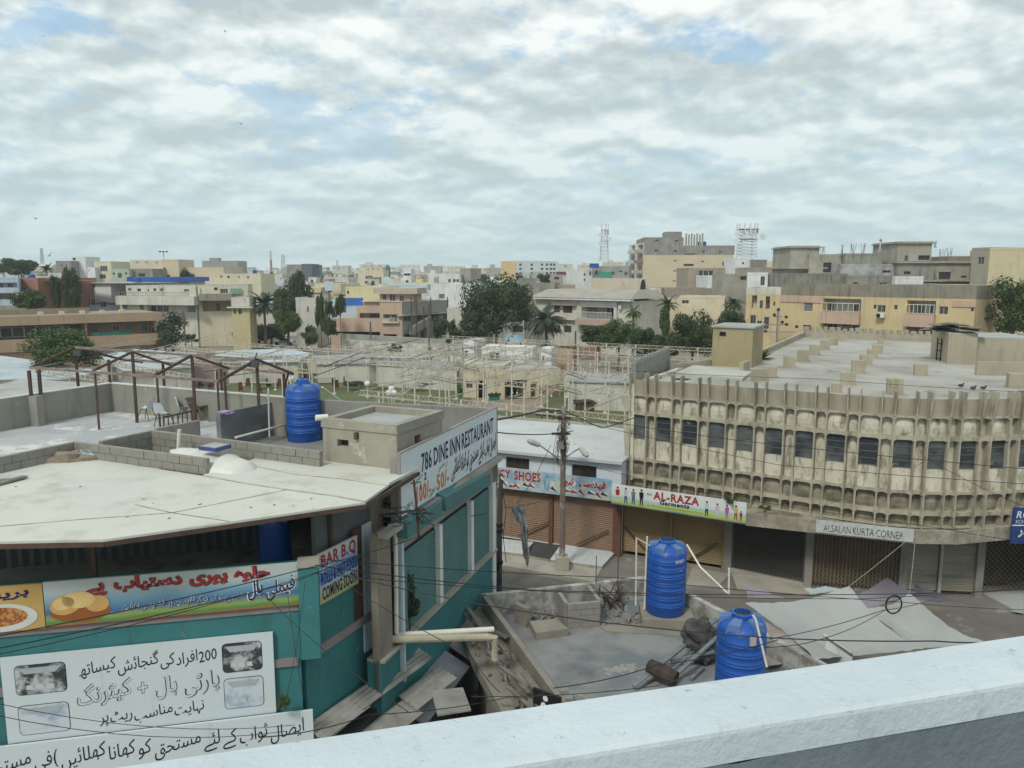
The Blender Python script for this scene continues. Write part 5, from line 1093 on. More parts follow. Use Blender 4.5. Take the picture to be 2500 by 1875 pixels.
bb(MB().bar(w.P(.35, 1.5, .05), w.P(1.5, .45, .05), .06).bar(w.P(hW - .45, 1.35, .05), w.P(hW - 1.7, .42, .05), .06), 'diagonal_brace', rust)
def lattice(i, u0, u1, z0, z1, m, pitch, nm, off=-.05, t=.02, slim=1.0):
    w = WQ[i]; o = []
    mb = MB(); nu = int((u1 - u0) / pitch); nz = int((z1 - z0) / (pitch * slim)); pu = (u1 - u0) / nu; pz = (z1 - z0) / nz
    for a in range(nu):
        for b in range(nz):
            x = u0 + a * pu; z = z0 + b * pz
            for (xa, za, xb, zb) in ((x, z + pz / 2, x + pu / 2, z + pz), (x + pu / 2, z + pz, x + pu, z + pz / 2), (x, z + pz / 2, x + pu / 2, z), (x + pu / 2, z, x + pu, z + pz / 2)):
                p = w.P(xa, za, off); q = w.P(xb, zb, off); k = Vector((0, 0, t)); mb.face([p - k, q - k, q + k, p + k])
    return bb(mb, nm, m)
shopwall(1, 0, WQ[1].W, .1, .3, -.1, .05, 'threshold', concrete)
lattice(1, .12, WQ[1].W - .12, .3, 2.95, flat('dark_grille_steel', (.10, .095, .085)), .17, 'grille_gate', t=.011, slim=.55)
cgm = mat('rusty_gate_steel', (.20, .165, .11), (.14, .11, .075), scale=2)
lattice(2, .15, WQ[2].W - .12, .3, 2.95, cgm, .17, 'folding_gate', t=.012, slim=1.1)
mb = MB(); 
for k in range(24): u = .15 + (WQ[2].W - .27) * k / 23; mb.bar(WQ[2].P(u, .3, -.04), WQ[2].P(u, 2.95, -.04), .03)
bb(mb, 'gate_bars', cgm); shopwall(2, .15, WQ[2].W - .12, .3, 2.9, -.35, -.25, 'inner_shutter', mat('brown_inner_shutter', (.13, .10, .06), (.09, .07, .045), scale=1.5))
grsh = mat('stained_shutter_paint', (.27, .24, .18), (.21, .19, .145), scale=1, rough=.6, streak=(.13, .15, .155), sk=(.5, .68), sscale=(.5, 5))
for a, b in ((.15, WQ[3].W * .46), (WQ[3].W * .52, WQ[3].W - .1)):
    w = WQ[3]; me = shutter_mesh(b - a, 2.6, .09, .022); Mx = Matrix.Translation(w.P(a, .3, -.08)) @ Matrix.Rotation(w.rz, 4, 'Z'); me.v = [tuple(Mx @ Vector(v)) for v in me.v]; bb(me, 'shutter', grsh)
shopwall(3, WQ[3].W * .47, WQ[3].W * .51, .2, 2.95, -.1, .03, 'shutter_post', concrete)
lattice(4, .2, WQ[4].W, .3, 2.95, cgm, .2, 'folding_gate', t=.011, slim=1.1); shopwall(5, 0, WQ[5].W, .3, 2.95, -.2, 0, 'shop_wall', bgrime_shade)
for i in range(1, 6): shopwall(i, -.16, .14, 0, 3.1, -.3, .06, 'shop_pillar', mat('grey_shop_pillar', (.26, .25, .23), (.18, .17, .155), scale=1.5, streak=(.1, .1, .09)))
for i in range(6): shopwall(i, 0, WQ[i].W, 2.93, 3.2, -.5, 0, 'lintel', bgrime_shade)
K = [G(1493, 1228, 3.05), G(1821, 1279, 3.05), G(1984, 1297, 3.05), G(2232, 1323, 3.05), G(2334, 1325, 3.05), G(2454, 1314, 3.05), G(2620, 1280, 3.05)]
inner = [q_[0] + Vector((-.3, .4, 0))] + [w_.P(0, 0, -.3) for w_ in WQ[1:]] + [WQ[-1].P(WQ[-1].W, 0, -.3)]
bb(MB().prism(K + inner[::-1], 3.02, 3.16), 'canopy_slab', bgrime_shade)
for i in range(1, len(K) - 1): wseg(K[i], K[i + 1], 3.0, 3.52, .12, 'canopy_fascia', mat('flaking_fascia', (.33, .30, .24), (.24, .22, .17), scale=2.2, lo=.42, hi=.58, bump=.5, streak=(.15, .14, .11), spot=((.45, .45, .42), 4, .62)), parent=brut)
# white painted band with ALSALAN KURTA CORNER
WK = Wall(K[2] + (K[3] - K[2]) * .03, K[2] + (K[3] - K[2]) * .985); ms, mw_, mh_ = signboard('kurta_corner_sign', 'peeling white board painted ALSALAN KURTA CORNER on the canopy edge', WK, 0, 0, 0, 0, mat('peeling_white', (.50, .52, .51), (.40, .42, .40), scale=3, spot=((.30, .28, .23), 5, .62)), rect=(0, WK.W, 3.06, 3.56), off=.10, th=.03)
lettering(ms, 'ALSALAN KURTA CORNER', (mw_ * .08, mh_ * .12, mw_ * .90, mh_ * .72), mat('worn_black_letters', (.05, .05, .05), (.3, .3, .3), scale=9, lo=.55, hi=.6, bump=0), bold=.0)
# AL-RAZA banner
WR = Wall(G(1493, 1228, 3.05), G(1821, 1279, 3.05)); 
gR = grad('garment_banner_print', [(0.0, (.10, .25, .32)), (.06, (.30, .42, .14)), (.20, (.50, .52, .12)), (.30, (.30, .5, .5)), (.42, (.60, .63, .61)), (1.0, (.62, .65, .63))], noise=(.8, .18))
ar, aw, ah = signboard('garments_banner', 'white banner reading AL-RAZA Garments with printed people and green foot band', WR, 0, 0, 0, 0, gR, rect=(0, WR.W, 3.06, 3.93), off=.03, th=.05)
lettering(ar, 'AL-RAZA', (aw * .33, ah * .52, aw * .67, ah * .93), redp, bold=.035, off=.01); lettering(ar, 'Garments', (aw * .38, ah * .30, aw * .60, ah * .52), black, bold=.04, off=.01); lettering(ar, 'ARG', (aw * .278, ah * .68, aw * .32, ah * .80), black, off=.01)
lettering(ar, 'New Born Baba, Baby Suit & Ladies Kurty Corner', (aw * .28, ah * .12, aw * .70, ah * .24), flat('olive_letter_paint', (.22, .25, .05)), off=.01, gap=.2)
skin = flat('skin_print', (.45, .27, .18)); hair = flat('hair_print', (.02, .015, .015))
def pfig(x, top, leg, s_=1.0):
    cx = aw * x; z0 = ah * .10; hgt = ah * .80 * s_
    flatpoly(ar, [[(cx - .07 * s_, z0), (cx - .03 * s_, z0), (cx, z0 + hgt * .42), (cx + .04 * s_, z0), (cx + .08 * s_, z0), (cx + .06 * s_, z0 + hgt * .48), (cx - .06 * s_, z0 + hgt * .48)]], leg, .008, 'printed_trousers')
    flatpoly(ar, [[(cx - .08 * s_, z0 + hgt * .46), (cx + .08 * s_, z0 + hgt * .46), (cx + .10 * s_, z0 + hgt * .78), (cx, z0 + hgt * .84), (cx - .10 * s_, z0 + hgt * .78)]], top, .010, 'printed_shirt')
    flatpoly(ar, [ell(cx, z0 + hgt * .90, .045 * s_, .06 * s_, 10)], skin, .011, 'printed_head'); flatpoly(ar, [ell(cx, z0 + hgt * .95, .05 * s_, .035 * s_, 10)], hair, .013, 'printed_hair')
wp = flat('pale_shirt_print', (.5, .52, .54)); bl = flat('jeans_print', (.04, .07, .16)); mg = flat('magenta_print', (.45, .10, .35))
for x, a_, b_, s_ in ((.05, redp, wp, 1), (.115, wp, bl, 1), (.175, flat('grey_shirt_print', (.18, .18, .2)), bl, 1), (.238, black, black, 1.05), (.725, wp, black, .9), (.80, flat('pinkish_print', (.55, .42, .42)), wp, .85), (.868, mg, mg, .85), (.93, flat('yellow_print', (.55, .42, .12)), redp, .9), (.965, redp, redp, .6)): pfig(x, a_, b_, s_)
# blue school sign at right edge
WS = Wall((G(2466, 1330, 2.9)), (G(2560, 1330, 2.9))); bs, sw_, sh_ = signboard('blue_school_sign', 'dark blue hanging sign with white lettering cut by the right edge of the view', WS, 0, 0, 0, 0, flat('royal_blue', (.02, .05, .17)), rect=(0, 1.5, 2.95, 4.35), off=.02)
lettering(bs, 'RO', (.12, 1.0, .62, 1.28), signwhite, bold=.02, italic=.15); lettering(bs, 'SCHO', (.10, .80, .62, .93), signwhite, italic=.15); MB().box(.0, 1.5, -.01, 0, .70, .74).build('white_line', white, bs); lettering(bs, 'مر', (.25, .25, .62, .55), signwhite, bold=.03)

# ------------------------------------------------------------------ poles and lamps
pole_m = mat('pole_steel', (.17, .14, .12), (.32, .30, .27), scale=1.6, lo=.5, hi=.6, bump=.3)
pb_ = G(1372, 1397, .0); pl1 = thing('utility_pole', 'tall steel street pole with two lamps and a tangle of wires before the shoe shop', 'utility pole', pb_)
MB().prism([(-.28, -.28), (.28, -.28), (.28, .28), (-.28, .28)], 0, .75).build('concrete_footing', pv_c, pl1); MB().tube([(0, 0, .3), (0, 0, 3.4), (0, 0, 7.45)], [.13, .12, .10], 10).build('shaft', pole_m, pl1)
def arm(pts, nm='lamp_arm', r_=.035): return MB().tube([Vector(p) for p in pts], r_, 6).build(nm, steel, pl1)
arm([(0, 0, 4.6), (-.35, 0, 5.25), (-1.0, -.1, 5.75)]); arm([(0, 0, 5.1), (.45, 0, 5.45), (.75, -.1, 5.65)])
lampm = mat('lamp_casing', (.42, .42, .38), (.33, .33, .3), scale=3, rough=.5)
def lhead(c, d, parent=pl1):
    c = Vector(c); d = Vector(d).normalized(); mb = MB(); mb.tube([c, c + d * .12, c + d * .45, c + d * .62], [.05, .11, .13, .07], 8); return mb.build('lamp_head', lampm, parent, smooth=False)
lhead((-.98, -.1, 5.74), (-.85, -.1, .38)); lhead((.72, -.1, 5.66), (.35, -.6, -.35))
random.seed(21)
for k in range(34):
    z = random.uniform(5.3, 7.3); a = random.random() * 6.28; r_ = random.uniform(.12, .34); pts = [(math.cos(a + t * random.uniform(.6, 1.3)) * r_, math.sin(a + t) * r_ * .6, z - t * random.uniform(0, .25) + random.uniform(-.05, .05)) for t in range(5)]
    MB().tube(pts, .007 + random.random() * .007, 4, False).build('tangled_wire', blackm, pl1)
for k in range(22):
    x = random.uniform(-.4, .15); z = random.uniform(5.2, 6.3); MB().tube([(x * .5, -.1, z + .4), (x, -.15, z), (x + random.uniform(-.1, .1), -.12, z - random.uniform(.3, .8))], .008, 4, False).build('hanging_wire', blackm, pl1)
for z in (6.2, 6.9): MB().box(-.5, .3, -.05, .05, z, z + .09).build('cross_arm', rust, pl1)
MB().box(-.28, .02, -.16, .0, 5.6, 5.95).build('meter_box', greycem, pl1)
p2 = G(1218, 1443, 0); pl2 = thing('dark_pole', 'short dark iron pole in front of the left brown shutter', 'utility pole', p2); MB().tube([(0, 0, 0), (.02, 0, 2.6), (.10, 0, 5.0)], [.13, .12, .085], 10).build('shaft', mat('dark_iron', (.07, .075, .08), (.05, .05, .055), scale=3), pl2)
for z in (2.55, 2.8, 1.2): MB().tube([(.02, 0, z), (.02, 0, z + .12)], .155, 10).build('clamp', blackm, pl2)
MB().tube([(.15, -.05, 4.4), (.3, -.1, 3.5), (.18, -.1, 2.4), (.3, -.1, 1.3)], .016, 5).build('wire', blackm, pl2); MB().tube([(.1, -.1, 4.9), (.18, -.1, 4.8)], .05, 6).build('insulator', white, pl2)
mbp = MB(); 
for k in range(14): a = Vector((random.uniform(-.95, -.3), random.uniform(-.3, .2), random.uniform(.2, 3.0))); mbp.bar(a, a + Vector((random.uniform(-.2, .2), 0, random.uniform(-.8, .8))), .04)
bx = thing('junction_clutter', 'cluster of old boxes and wires strapped at the corner of the teal building', 'electrical box', G(1200, 1398, 2.2)); 
MB().box(-.22, .08, -.2, .1, .55, .85).box(-.1, .2, -.25, 0, -.1, .15).box(-.25, -.05, -.2, 0, 1.2, 1.5).build('meter_boxes', greycem, bx)
for k in range(12): MB().tube([(random.uniform(-.2, .3), -.2, random.uniform(.2, 1.6)), (random.uniform(-.2, .35), -.25, random.uniform(-.2, .8)), (random.uniform(0, .4), -.2, random.uniform(-1.4, .2))], .015, 4, False).build('wire', blackm, bx)
# torn plastic strip hanging from the wire
P3 = lambda x, y: (1150 + x * .2833, 950 + y * .2833)
ts = thing('torn_plastic', 'long torn grey-white plastic sheet hanging from a wire in the lane', 'plastic sheet', V(*P3(430, 1100), 27)); mb = MB(); path = [((345, 1020), (455, 1010)), ((360, 1060), (470, 1080)), ((375, 1130), (470, 1140)), ((420, 1160), (485, 1180)), ((430, 1230), (490, 1250)), ((440, 1300), (492, 1320)), ((445, 1380), (505, 1390)), ((450, 1450), (500, 1440)), ((465, 1480), (490, 1540))]
prev = None
for i, (l_, r_) in enumerate(path):
    row = [V(*P3(l_[0] + (r_[0] - l_[0]) * t + random.uniform(-6, 6), l_[1] + (r_[1] - l_[1]) * t + random.uniform(-6, 6)), 27 + random.uniform(-.12, .12)) for t in (0, .17, .33, .5, .67, .83, 1)]
    if prev:
        for k in range(6): mb.face([prev[k], prev[k + 1], row[k + 1], row[k]])
    prev = row
a_ = V(*P3(400, 985), 27); mb.face([a_, V(*P3(455, 1010), 27), V(*P3(420, 1030), 27.1), V(*P3(345, 1020), 27)])
mb.build('sheet', mat('grey_plastic_sheet', (.48, .49, .46), (.28, .29, .28), scale=5, lo=.42, hi=.58, bump=.5), ts, world=True)
MB().tube([a_, V(*P3(560, 740), 28), V(*P3(690, 480), 31.5)], .012, 4, False).build('cord', blackm, ts, world=True)
# ------------------------------------------------------------------ market awnings, lower right
def cloth(name, label, c, m, sag=.25, n_=14, seed=0, pull=.12):
    n = n_ * 2; c = [Vector(p) for p in c]; mb = MB(); g = [[None] * (n + 1) for _ in range(n + 1)]
    for i in range(n + 1):
        for j in range(n + 1):
            a, b = i / n, j / n; p = c[0].lerp(c[1], a).lerp(c[3].lerp(c[2], a), b); ctr_ = (c[0] + c[1] + c[2] + c[3]) / 4
            e = (4 * a * (1 - a)) * (4 * b * (1 - b)); ed_ = max(4 * a * (1 - a) * (1 - 4 * b * (1 - b)), 4 * b * (1 - b) * (1 - 4 * a * (1 - a)))
            p = p.lerp(Vector((ctr_.x, ctr_.y, p.z)), pull * ed_); p.z -= sag * e + sag * .3 * ed_; p.z += pnoise(p * .9 + Vector((seed, 0, 0))) * .10 * e + abs(pnoise(Vector((a * 9 - b * 3, b * 5 + seed, 0)))) * .06 + pnoise(p * 2.1) * .02; g[i][j] = p
    for i in range(n):
        for j in range(n): mb.face([g[i][j], g[i + 1][j], g[i + 1][j + 1], g[i][j + 1]])
    me_v = {}; vs = []; fs = []
    for f in mb.f:
        q = []
        for i in f:
            k = tuple(round(x, 4) for x in mb.v[i])
            if k not in me_v: me_v[k] = len(vs); vs.append(mb.v[i])
            q.append(me_v[k])
        fs.append(tuple(q))
    mb.v = vs; mb.f = fs; mb.m = [0] * len(fs); o = mb.build(name, m, smooth=True); tag(o, label, 'awning', 'cloth awnings over the street market'); return o
wcl = mat('grey_white_cloth', (.38, .39, .375), (.34, .35, .34), scale=.6, bump=.3, bscale=40, rough=.9, trans=.15, spot=((.31, .31, .29), 3.5, .68)); pcl = mat('mauve_cloth', (.27, .25, .29), (.23, .21, .25), scale=.9, bump=.2, bscale=60, trans=.15)
g6 = lambda x, y, z: G(*C6(x, y), z)
cloth('cloth_awning', 'wide grey-white cloth awning stretched from the tank to a roped peak', [g6(180, 590, 2.9), g6(860, 480, 3.3), g6(1340, 890, 2.5), g6(640, 960, 2.9)], wcl, .35, 16, 1)
cloth('cloth_awning', 'second grey-white cloth awning sweeping down to the parapet at right', [g6(915, 625, 2.9), g6(1245, 525, 3.2), g6(1760, 850, 1.9), g6(1290, 890, 2.4)], wcl, .3, 14, 5, .2)
cloth('cloth_awning', 'mauve cloth awning with a high peak behind the white one', [g6(870, 545, 2.4), g6(1105, 425, 3.3), g6(1300, 520, 2.6), g6(905, 640, 2.3)], pcl, .2, 12, 9)
cloth('cloth_awning', 'small mauve cloth awning furthest right with a small peak', [g6(1240, 520, 2.5), g6(1285, 462, 3.0), g6(1580, 575, 2.3), g6(1300, 590, 2.2)], pcl, .1, 10, 12)
cloth('cloth_awning', 'narrow mauve strip of cloth left of the big awning', [g6(160, 470, 2.7), g6(300, 500, 2.7), g6(440, 560, 2.6), g6(200, 560, 2.6)], pcl, .08, 8, 15)
cloth('cloth_awning', 'pale greenish cloth awning tucked behind the big one', [g6(560, 500, 2.3), g6(700, 480, 2.3), g6(860, 500, 2.3), g6(600, 540, 2.3)], mat('pale_green_cloth', (.36, .41, .40), (.3, .35, .34)), .05, 8, 18)
csh = thing('corrugated_shed', 'rusty grey corrugated shed roof beside the right tank', 'shed', g6(420, 900, 2.7)); mb = MB(); n = 44
cA, cB, cC, cD = g6(290, 700, 2.75), g6(400, 760, 2.75), g6(680, 960, 2.75), g6(300, 1010, 2.75)
for i in range(n):
    a, b = i / n, (i + 1) / n; z0 = .0 if i % 2 else .035; z1 = .035 if i % 2 else 0; mb.face([cA.lerp(cD, a) + Vector((0, 0, z0)), cB.lerp(cC, a) + Vector((0, 0, z0)), cB.lerp(cC, b) + Vector((0, 0, z1)), cA.lerp(cD, b) + Vector((0, 0, z1))])
mb.build('roof_sheet', mat('rusty_corrugated', (.29, .27, .245), (.21, .18, .155), scale=1.5), csh, world=True)
kio = thing('kiosk_wall', 'small white kiosk gable with sloping top edge under the awnings', 'kiosk', g6(760, 900, 2.6)); a_, b_ = g6(705, 815, 3.0), g6(880, 935, 2.9); c = [v2(a_, 1), v2(b_, 1), v2(b_ + Vector((.05, .25, 0)), 1), v2(a_ + Vector((.05, .25, 0)), 1)]; MB().hexa(c + [a_, b_, b_ + Vector((.05, .25, 0)), a_ + Vector((.05, .25, 0))]).build('gable', white, kio, world=True); MB().bar(a_ + Vector((0, 0, .02)), b_ + Vector((0, 0, .02)), .04, .06).build('edge_trim', wood, kio, world=True)
for (x0, y0, z0, x1, y1, z1, lab) in ((858, 480, 3.3, 1225, 190, 3.4, 'rope tying the big awning peak to the canopy'), (1250, 525, 3.1, 1285, 190, 3.4, 'cord from the mauve awning up to the canopy'), (860, 490, 3.3, 890, 640, 2.6, 'cord along the awning joint')):
    cable([g6(x0, y0, z0), g6(x1, y1, z1)], .012, lab, .02, mat('rope', (.3, .28, .24)), 'ropes of the awnings', 'rope', 4, 3)
# ------------------------------------------------------------------ cables
def px_cable(pl, r, label, sag=.0, group='overhead cables across the view', seg=8): return cable([V(x, y, Y) for x, y, Y in pl], r, label, sag, blackm, group, 'cable', 4, seg)
cb = [([(-40, 1560, 9), (760, 1385, 12), (1050, 1300, 14)], .008, 'thin cable rising from the left edge over the party hall board'), ([(-40, 1590, 9), (700, 1425, 12), (830, 1370, 15)], .008, 'lower thin cable rising from the left edge to the pillar'), ([(-40, 1605, 9), (880, 1360, 13)], .006, 'thinnest of the cables rising from the left edge'),
      ([(770, 1380, 14), (1300, 1440, 16), (2000, 1452, 17), (2560, 1437, 20)], .010, 'long black cable crossing from the teal corner to the right edge'), ([(770, 1400, 14), (1400, 1447, 17), (2100, 1462, 18), (2560, 1430, 20)], .008, 'second long cable just below the first'),
      ([(780, 1365, 14), (1500, 1410, 16), (2200, 1470, 18), (2560, 1490, 20)], .008, 'third long cable slanting down to the right'), ([(790, 1390, 14), (1200, 1480, 13), (1750, 1548, 11), (2280, 1565, 10), (2560, 1560, 10)], .010, 'heavy cable sagging in front of the right tank'),
      ([(850, 1430, 13), (1150, 1600, 10), (1220, 1690, 9)], .007, 'cable sloping down over the lane'), ([(1350, 1680, 9), (1600, 1625, 9.5), (1900, 1562, 10)], .007, 'cable rising past the dark beam'), ([(1150, 1700, 9), (1560, 1680, 9), (1700, 1640, 9)], .006, 'thin cable close above the parapet'),
      ([(640, 1800, 6), (900, 1745, 7), (1250, 1700, 8), (1330, 1690, 8)], .005, 'cable just over the parapet at bottom centre'), ([(1880, 1560, 10), (2155, 1490, 11), (2300, 1455, 14)], .006, 'cable running up to the cable coil'), ([(1870, 1580, 10), (2020, 1556, 10.5), (2160, 1490, 11)], .006, 'slack cable hanging under the coil'),
      ([(600, 1400, 10), (1000, 1740, 6)], .005, 'thin cable slanting from banner to parapet'), ([(-40, 1710, 5.5), (720, 1770, 6.5)], .003, 'thin cable over the lowest white board'), ([(-40, 1740, 5.2), (700, 1785, 6.4)], .003, 'second thin cable over the lowest white board'),
      ([(1176, 1030, 24), (1330, 1000, 31), (1368, 1002, 32.4)], .035, 'thick bundled cable from the restaurant sign to the pole'), ([(1376, 1000, 32.4), (1470, 1045, 33), (1560, 1015, 33)], .02, 'loose cable from the pole towards the market building'), ([(1376, 1010, 32), (1800, 1075, 29), (2560, 1150, 24)], .012, 'long cable running along the market facade at window height'),
      ([(1376, 1020, 32), (1900, 1135, 28), (2560, 1185, 24)], .010, 'second cable along the market facade below the windows'), ([(1376, 1120, 32), (1700, 1200, 30), (2300, 1290, 26), (2560, 1330, 24)], .010, 'cable sloping down over the garments banner'), ([(1540, 905, 34), (2000, 925, 31), (2560, 960, 27)], .008, 'cable in front of the market parapet'),
      ([(2255, 1115, 29), (2560, 1260, 26)], .010, 'cable from the last windows to the blue sign'), ([(2260, 1125, 29), (2110, 1200, 30), (1990, 1240, 30)], .007, 'slack wire crossing the lower grilles'), ([(1207, 1055, 24), (1400, 1052, 34)], .02, 'cable lying across the shoe shop roof'), ([(1150, 1260, 20), (1224, 1240, 28), (1320, 1225, 31)], .012, 'cable from the teal shutters to the dark pole'),
      ([(700, 1430, 11), (740, 1700, 7)], .004, 'wire hanging down beside the pillar'), ([(745, 1420, 12), (700, 1700, 8)], .004, 'second wire hanging down beside the pillar')]
for pl_, r_, lab in cb: px_cable(pl_, r_, lab, .12 if len(pl_) < 3 else .04)
coil = thing('cable_coil', 'black coil of spare cable hanging in mid air over the awnings', 'cable coil', V(2182, 1476, 11.0))
for k in range(7):
    r_ = .125 + random.uniform(-.008, .008); pts = [(r_ * math.cos(a) * .95 + random.uniform(-.002, .002), random.uniform(-.01, .01), r_ * math.sin(a) * 1.12 + random.uniform(-.004, .004)) for a in [6.2832 * i / 24 for i in range(25)]]; MB().tube(pts, .0055, 4, False).build('loop', blackm, coil)
# black iron bracket with wires before the big sign
br = thing('iron_bracket', 'crooked iron bracket holding tangled wires in front of the restaurant sign', 'bracket', V(1016, 1190, 16.5)); MB().tube([V(1010, 1172, 16.5), V(1018, 1250, 16.6), V(1022, 1312, 16.8)], .03, 6).build('post', rust, br, world=True); MB().tube([V(1002, 1180, 16.5), V(1027, 1176, 16.5), V(1026, 1195, 16.5)], .018, 5).build('arm', rust, br, world=True)
MB().bar(V(925, 1258, 17.2), V(1040, 1243, 16.8), .05).build('cross_arm', rust, br, world=True)
for k in range(26):
    x, y = random.uniform(960, 1045), random.uniform(1225, 1275); MB().tube([V(x, y, 16.6), V(x + random.uniform(-30, 30), y + random.uniform(-5, 25), 16.5), V(x + random.uniform(-45, 30), y + random.uniform(-10, 20), 16.7)], .010, 4, False).build('tangled_wire', blackm, br, world=True)
# ------------------------------------------------------------------ wedding lawn behind the shops
lawn = sheet('lawn', [(-16, 46), (-13, 100), (2, 96), (26, 72), (12, 42), (-2, 46)], .0, mat('lawn_grass', (.085, .115, .04), (.13, .135, .065), scale=.5, lo=.35, hi=.7, bump=.5, bscale=20, spot=((.16, .15, .09), .25, .60)))
lawn2 = sheet('lawn', [(-34, 70), (-34, 92), (-12, 100), (-12, 60)], .002, MATS['lawn_grass'])
sheet('forecourt', [(-5, 74), (2, 72), (4, 80), (-4, 83)], .02, mat('brick_forecourt', (.30, .22, .17), (.25, .2, .16), scale=1))
yw = thing
def farwall(nm, label, pa, pb, y_b, ztop, m, cat='wall', th=.25, group=None, cap_=None):
    """wall standing on the ground between two pixel columns; y_b = pixel rows of its foot"""
    a = G(pa, y_b[0], 0); b = G(pb, y_b[1], 0); t = thing(nm, label, cat, a, 0, group); wseg(a, b, 0, ztop, th, 'wall', m, cap=cap_, parent=t); return t, Wall(a, b)
farwall('compound_wall', 'cream plastered wall behind the lawn chairs, left of the striped sheets', 752, 906, (924, 931), 2.2, cream, cap_=white)
farwall('compound_wall', 'cream wall right of the striped metal sheets', 1016, 1122, (930, 940), 2.1, creamwhite, cap_=white)
farwall('compound_wall', 'long cream wall at the right rear of the lawn', 1378, 1540, (966, 974), 2.6, cream, cap_=white)
farwall('compound_wall', 'grey wall far left behind the terrace frame', 300, 520, (935, 915), 2.0, greycem)
farwall('compound_wall', 'pinkish arched hoarding wall left of the lawn', 405, 690, (948, 925), 3.0, mat('pinkish_wall', (.33, .27, .235), (.27, .225, .2), scale=.5))
# striped corrugated screen
sa = G(905, 930, 0); sb = G(1016, 934, 0); cs = thing('striped_screen', 'tall corrugated sheet screen with pink and blue stripes in a white frame', 'screen', sa); WSs = Wall(sa, sb); nn = 60
for k in range(10):
    mb = MB()
    for j in range(6):
        u0_, u1_ = WSs.W * (k * 6 + j) / 60, WSs.W * (k * 6 + j + 1) / 60; mb.face([WSs.P(u0_, .1, .0 if j % 2 else .1), WSs.P(u1_, .1, .1 if j % 2 else 0), WSs.P(u1_, 3.0, .1 if j % 2 else 0), WSs.P(u0_, 3.0, .0 if j % 2 else .1)])
    mb.build('sheet', (mat('pinkish_sheet', (.33, .26, .25), (.27, .21, .2)), mat('bluish_sheet', (.36, .42, .42), (.29, .34, .35)))[k % 2], cs, world=True)
MB().bar(WSs.P(0, 3.05), WSs.P(WSs.W, 3.05), .14).bar(WSs.P(0, 0), WSs.P(0, 3.1), .14).bar(WSs.P(WSs.W, 0), WSs.P(WSs.W, 3.1), .14).build('frame', whitemetal, cs, world=True)
# pavilion with porch
pa_, pb2 = G(1130, 970, 0), G(1226, 973, 0)
pv1 = Bld('yellow_pavilion', 'single-storey yellow pavilion with dark doorway behind the truss frames', 'pavilion', pa_, pb2, 7, 3.3, cream, roof=rooftop, par=.2)
pv1.deep(pv1.px(1163, 924, 1191, 972), 1.2, back=dark, name='doorway'); pv1.win(pv1.px(1138, 930, 1154, 948), 'two'); pv1.done()
pv2 = Bld('beige_pavilion', 'low beige pavilion with open porch and pinkish lower walls', 'pavilion', G(1228, 976, 0), G(1368, 966, 0), 8, 3.0, cream, roof=rooftop)
pv2.deep(pv2.px(1232, 930, 1288, 985), 2.5, back=dark, name='porch'); pv2.deep(pv2.px(1296, 934, 1312, 975), .8, back=brownwall, name='doorway'); pv2.box('dado', (pv2.W * .62, pv2.W * .98, 0, 1.3), -.05, 0, mat('pinkish_dado', (.28, .18, .13), (.24, .16, .12))); pv2.done()
for (x0, y0, x1, y1, zb, zt, lab, mm) in ((1176, 893, 1300, 898, 0, 4.4, 'white flat-roofed shed behind the yellow pavilion', white), (1132, 888, 1158, 890, 0, 5.1, 'small white cabin with window left of the shed', white), (1320, 905, 1345, 906, 0, 4.6, 'small white hanging panel hut above the trusses', white)):
    a = G(x0, y0 + 8, 0); b = G(x1, y1 + 8, 0); o = Bld('lawn_shed', lab, 'shed', a, b, 3, zt - 1.2, mm, roof=white); o.win((o.W * .15, o.W * .35, 1.4, 2.4), 'two'); o.done()
# trusses of the marquee: rows at right angles to each other
O = Vector((-3.4, 51.3, 0)); U = Vector((.865, -.503, 0)).normalized(); Vv = Vector((.503, .865, 0)).normalized()
rustw = mat('rusty_white_truss', (.50, .48, .40), (.33, .28, .22), scale=1.5, rough=.6, bump=0, spot=((.20, .14, .09), 2.5, .6))
def truss(a, b, label, h=.36, post_us=(), zt=4.3, peak=0.0, group='marquee trusses on the lawn', depth=.26, r_=.032):
    a = Vector(a); b = Vector(b); t = thing('marquee_truss', label, 'truss', (a.x, a.y, 0), 0, group); L_ = (b - a).length; n = max(4, int(L_ / .45)); d = (b - a).normalized(); s_ = Vector((-d.y, d.x, 0)) * depth / 2
    def P(f): p = a.lerp(b, f); p.z = zt + peak * (1 - abs(2 * f - 1)); return p
    segs = [(0, .5), (.5, 1)] if peak else [(0, 1)]
    for f0_, f1_ in segs:
        for off, dz, nm in ((s_, 0, 'chord'), (-s_, 0, 'chord'), (s_ * 0, h, 'chord')):
            MB().bar(P(f0_) + off + Vector((0, 0, dz)), P(f1_) + off + Vector((0, 0, dz)), r_ * 1.5).build(nm, rustw, t, world=True)
    mb = MB(); pr_ = None
    for i in range(n + 1):
        p = P(i / n) + (s_ if i % 2 else -s_) if i % 2 == 0 or True else None; q = P(min(1, (i + .5) / n)) + Vector((0, 0, h))
        mb.bar(p, q, r_); 
        if i < n: mb.bar(q, P((i + 1) / n) + (s_ if (i + 1) % 2 else -s_), r_)
        if pr_: mb.bar(pr_, p, r_)
        pr_ = p
    lt_ = mb.build('lattice', rustw, t, world=True); lt_['kind'] = 'stuff'
    for u in post_us:
        p = P(u); MB().tube([(p.x, p.y, 0), (p.x, p.y, p.z + h)], .07, 6).build('post', whitemetal, t, world=True)
        MB().box(-.18, .18, -.18, .18, 0, .12).build('post_foot', whitemetal, t, loc=Vector((p.x, p.y, 0)) - Vector((a.x, a.y, 0)))
    return t
random.seed(31)
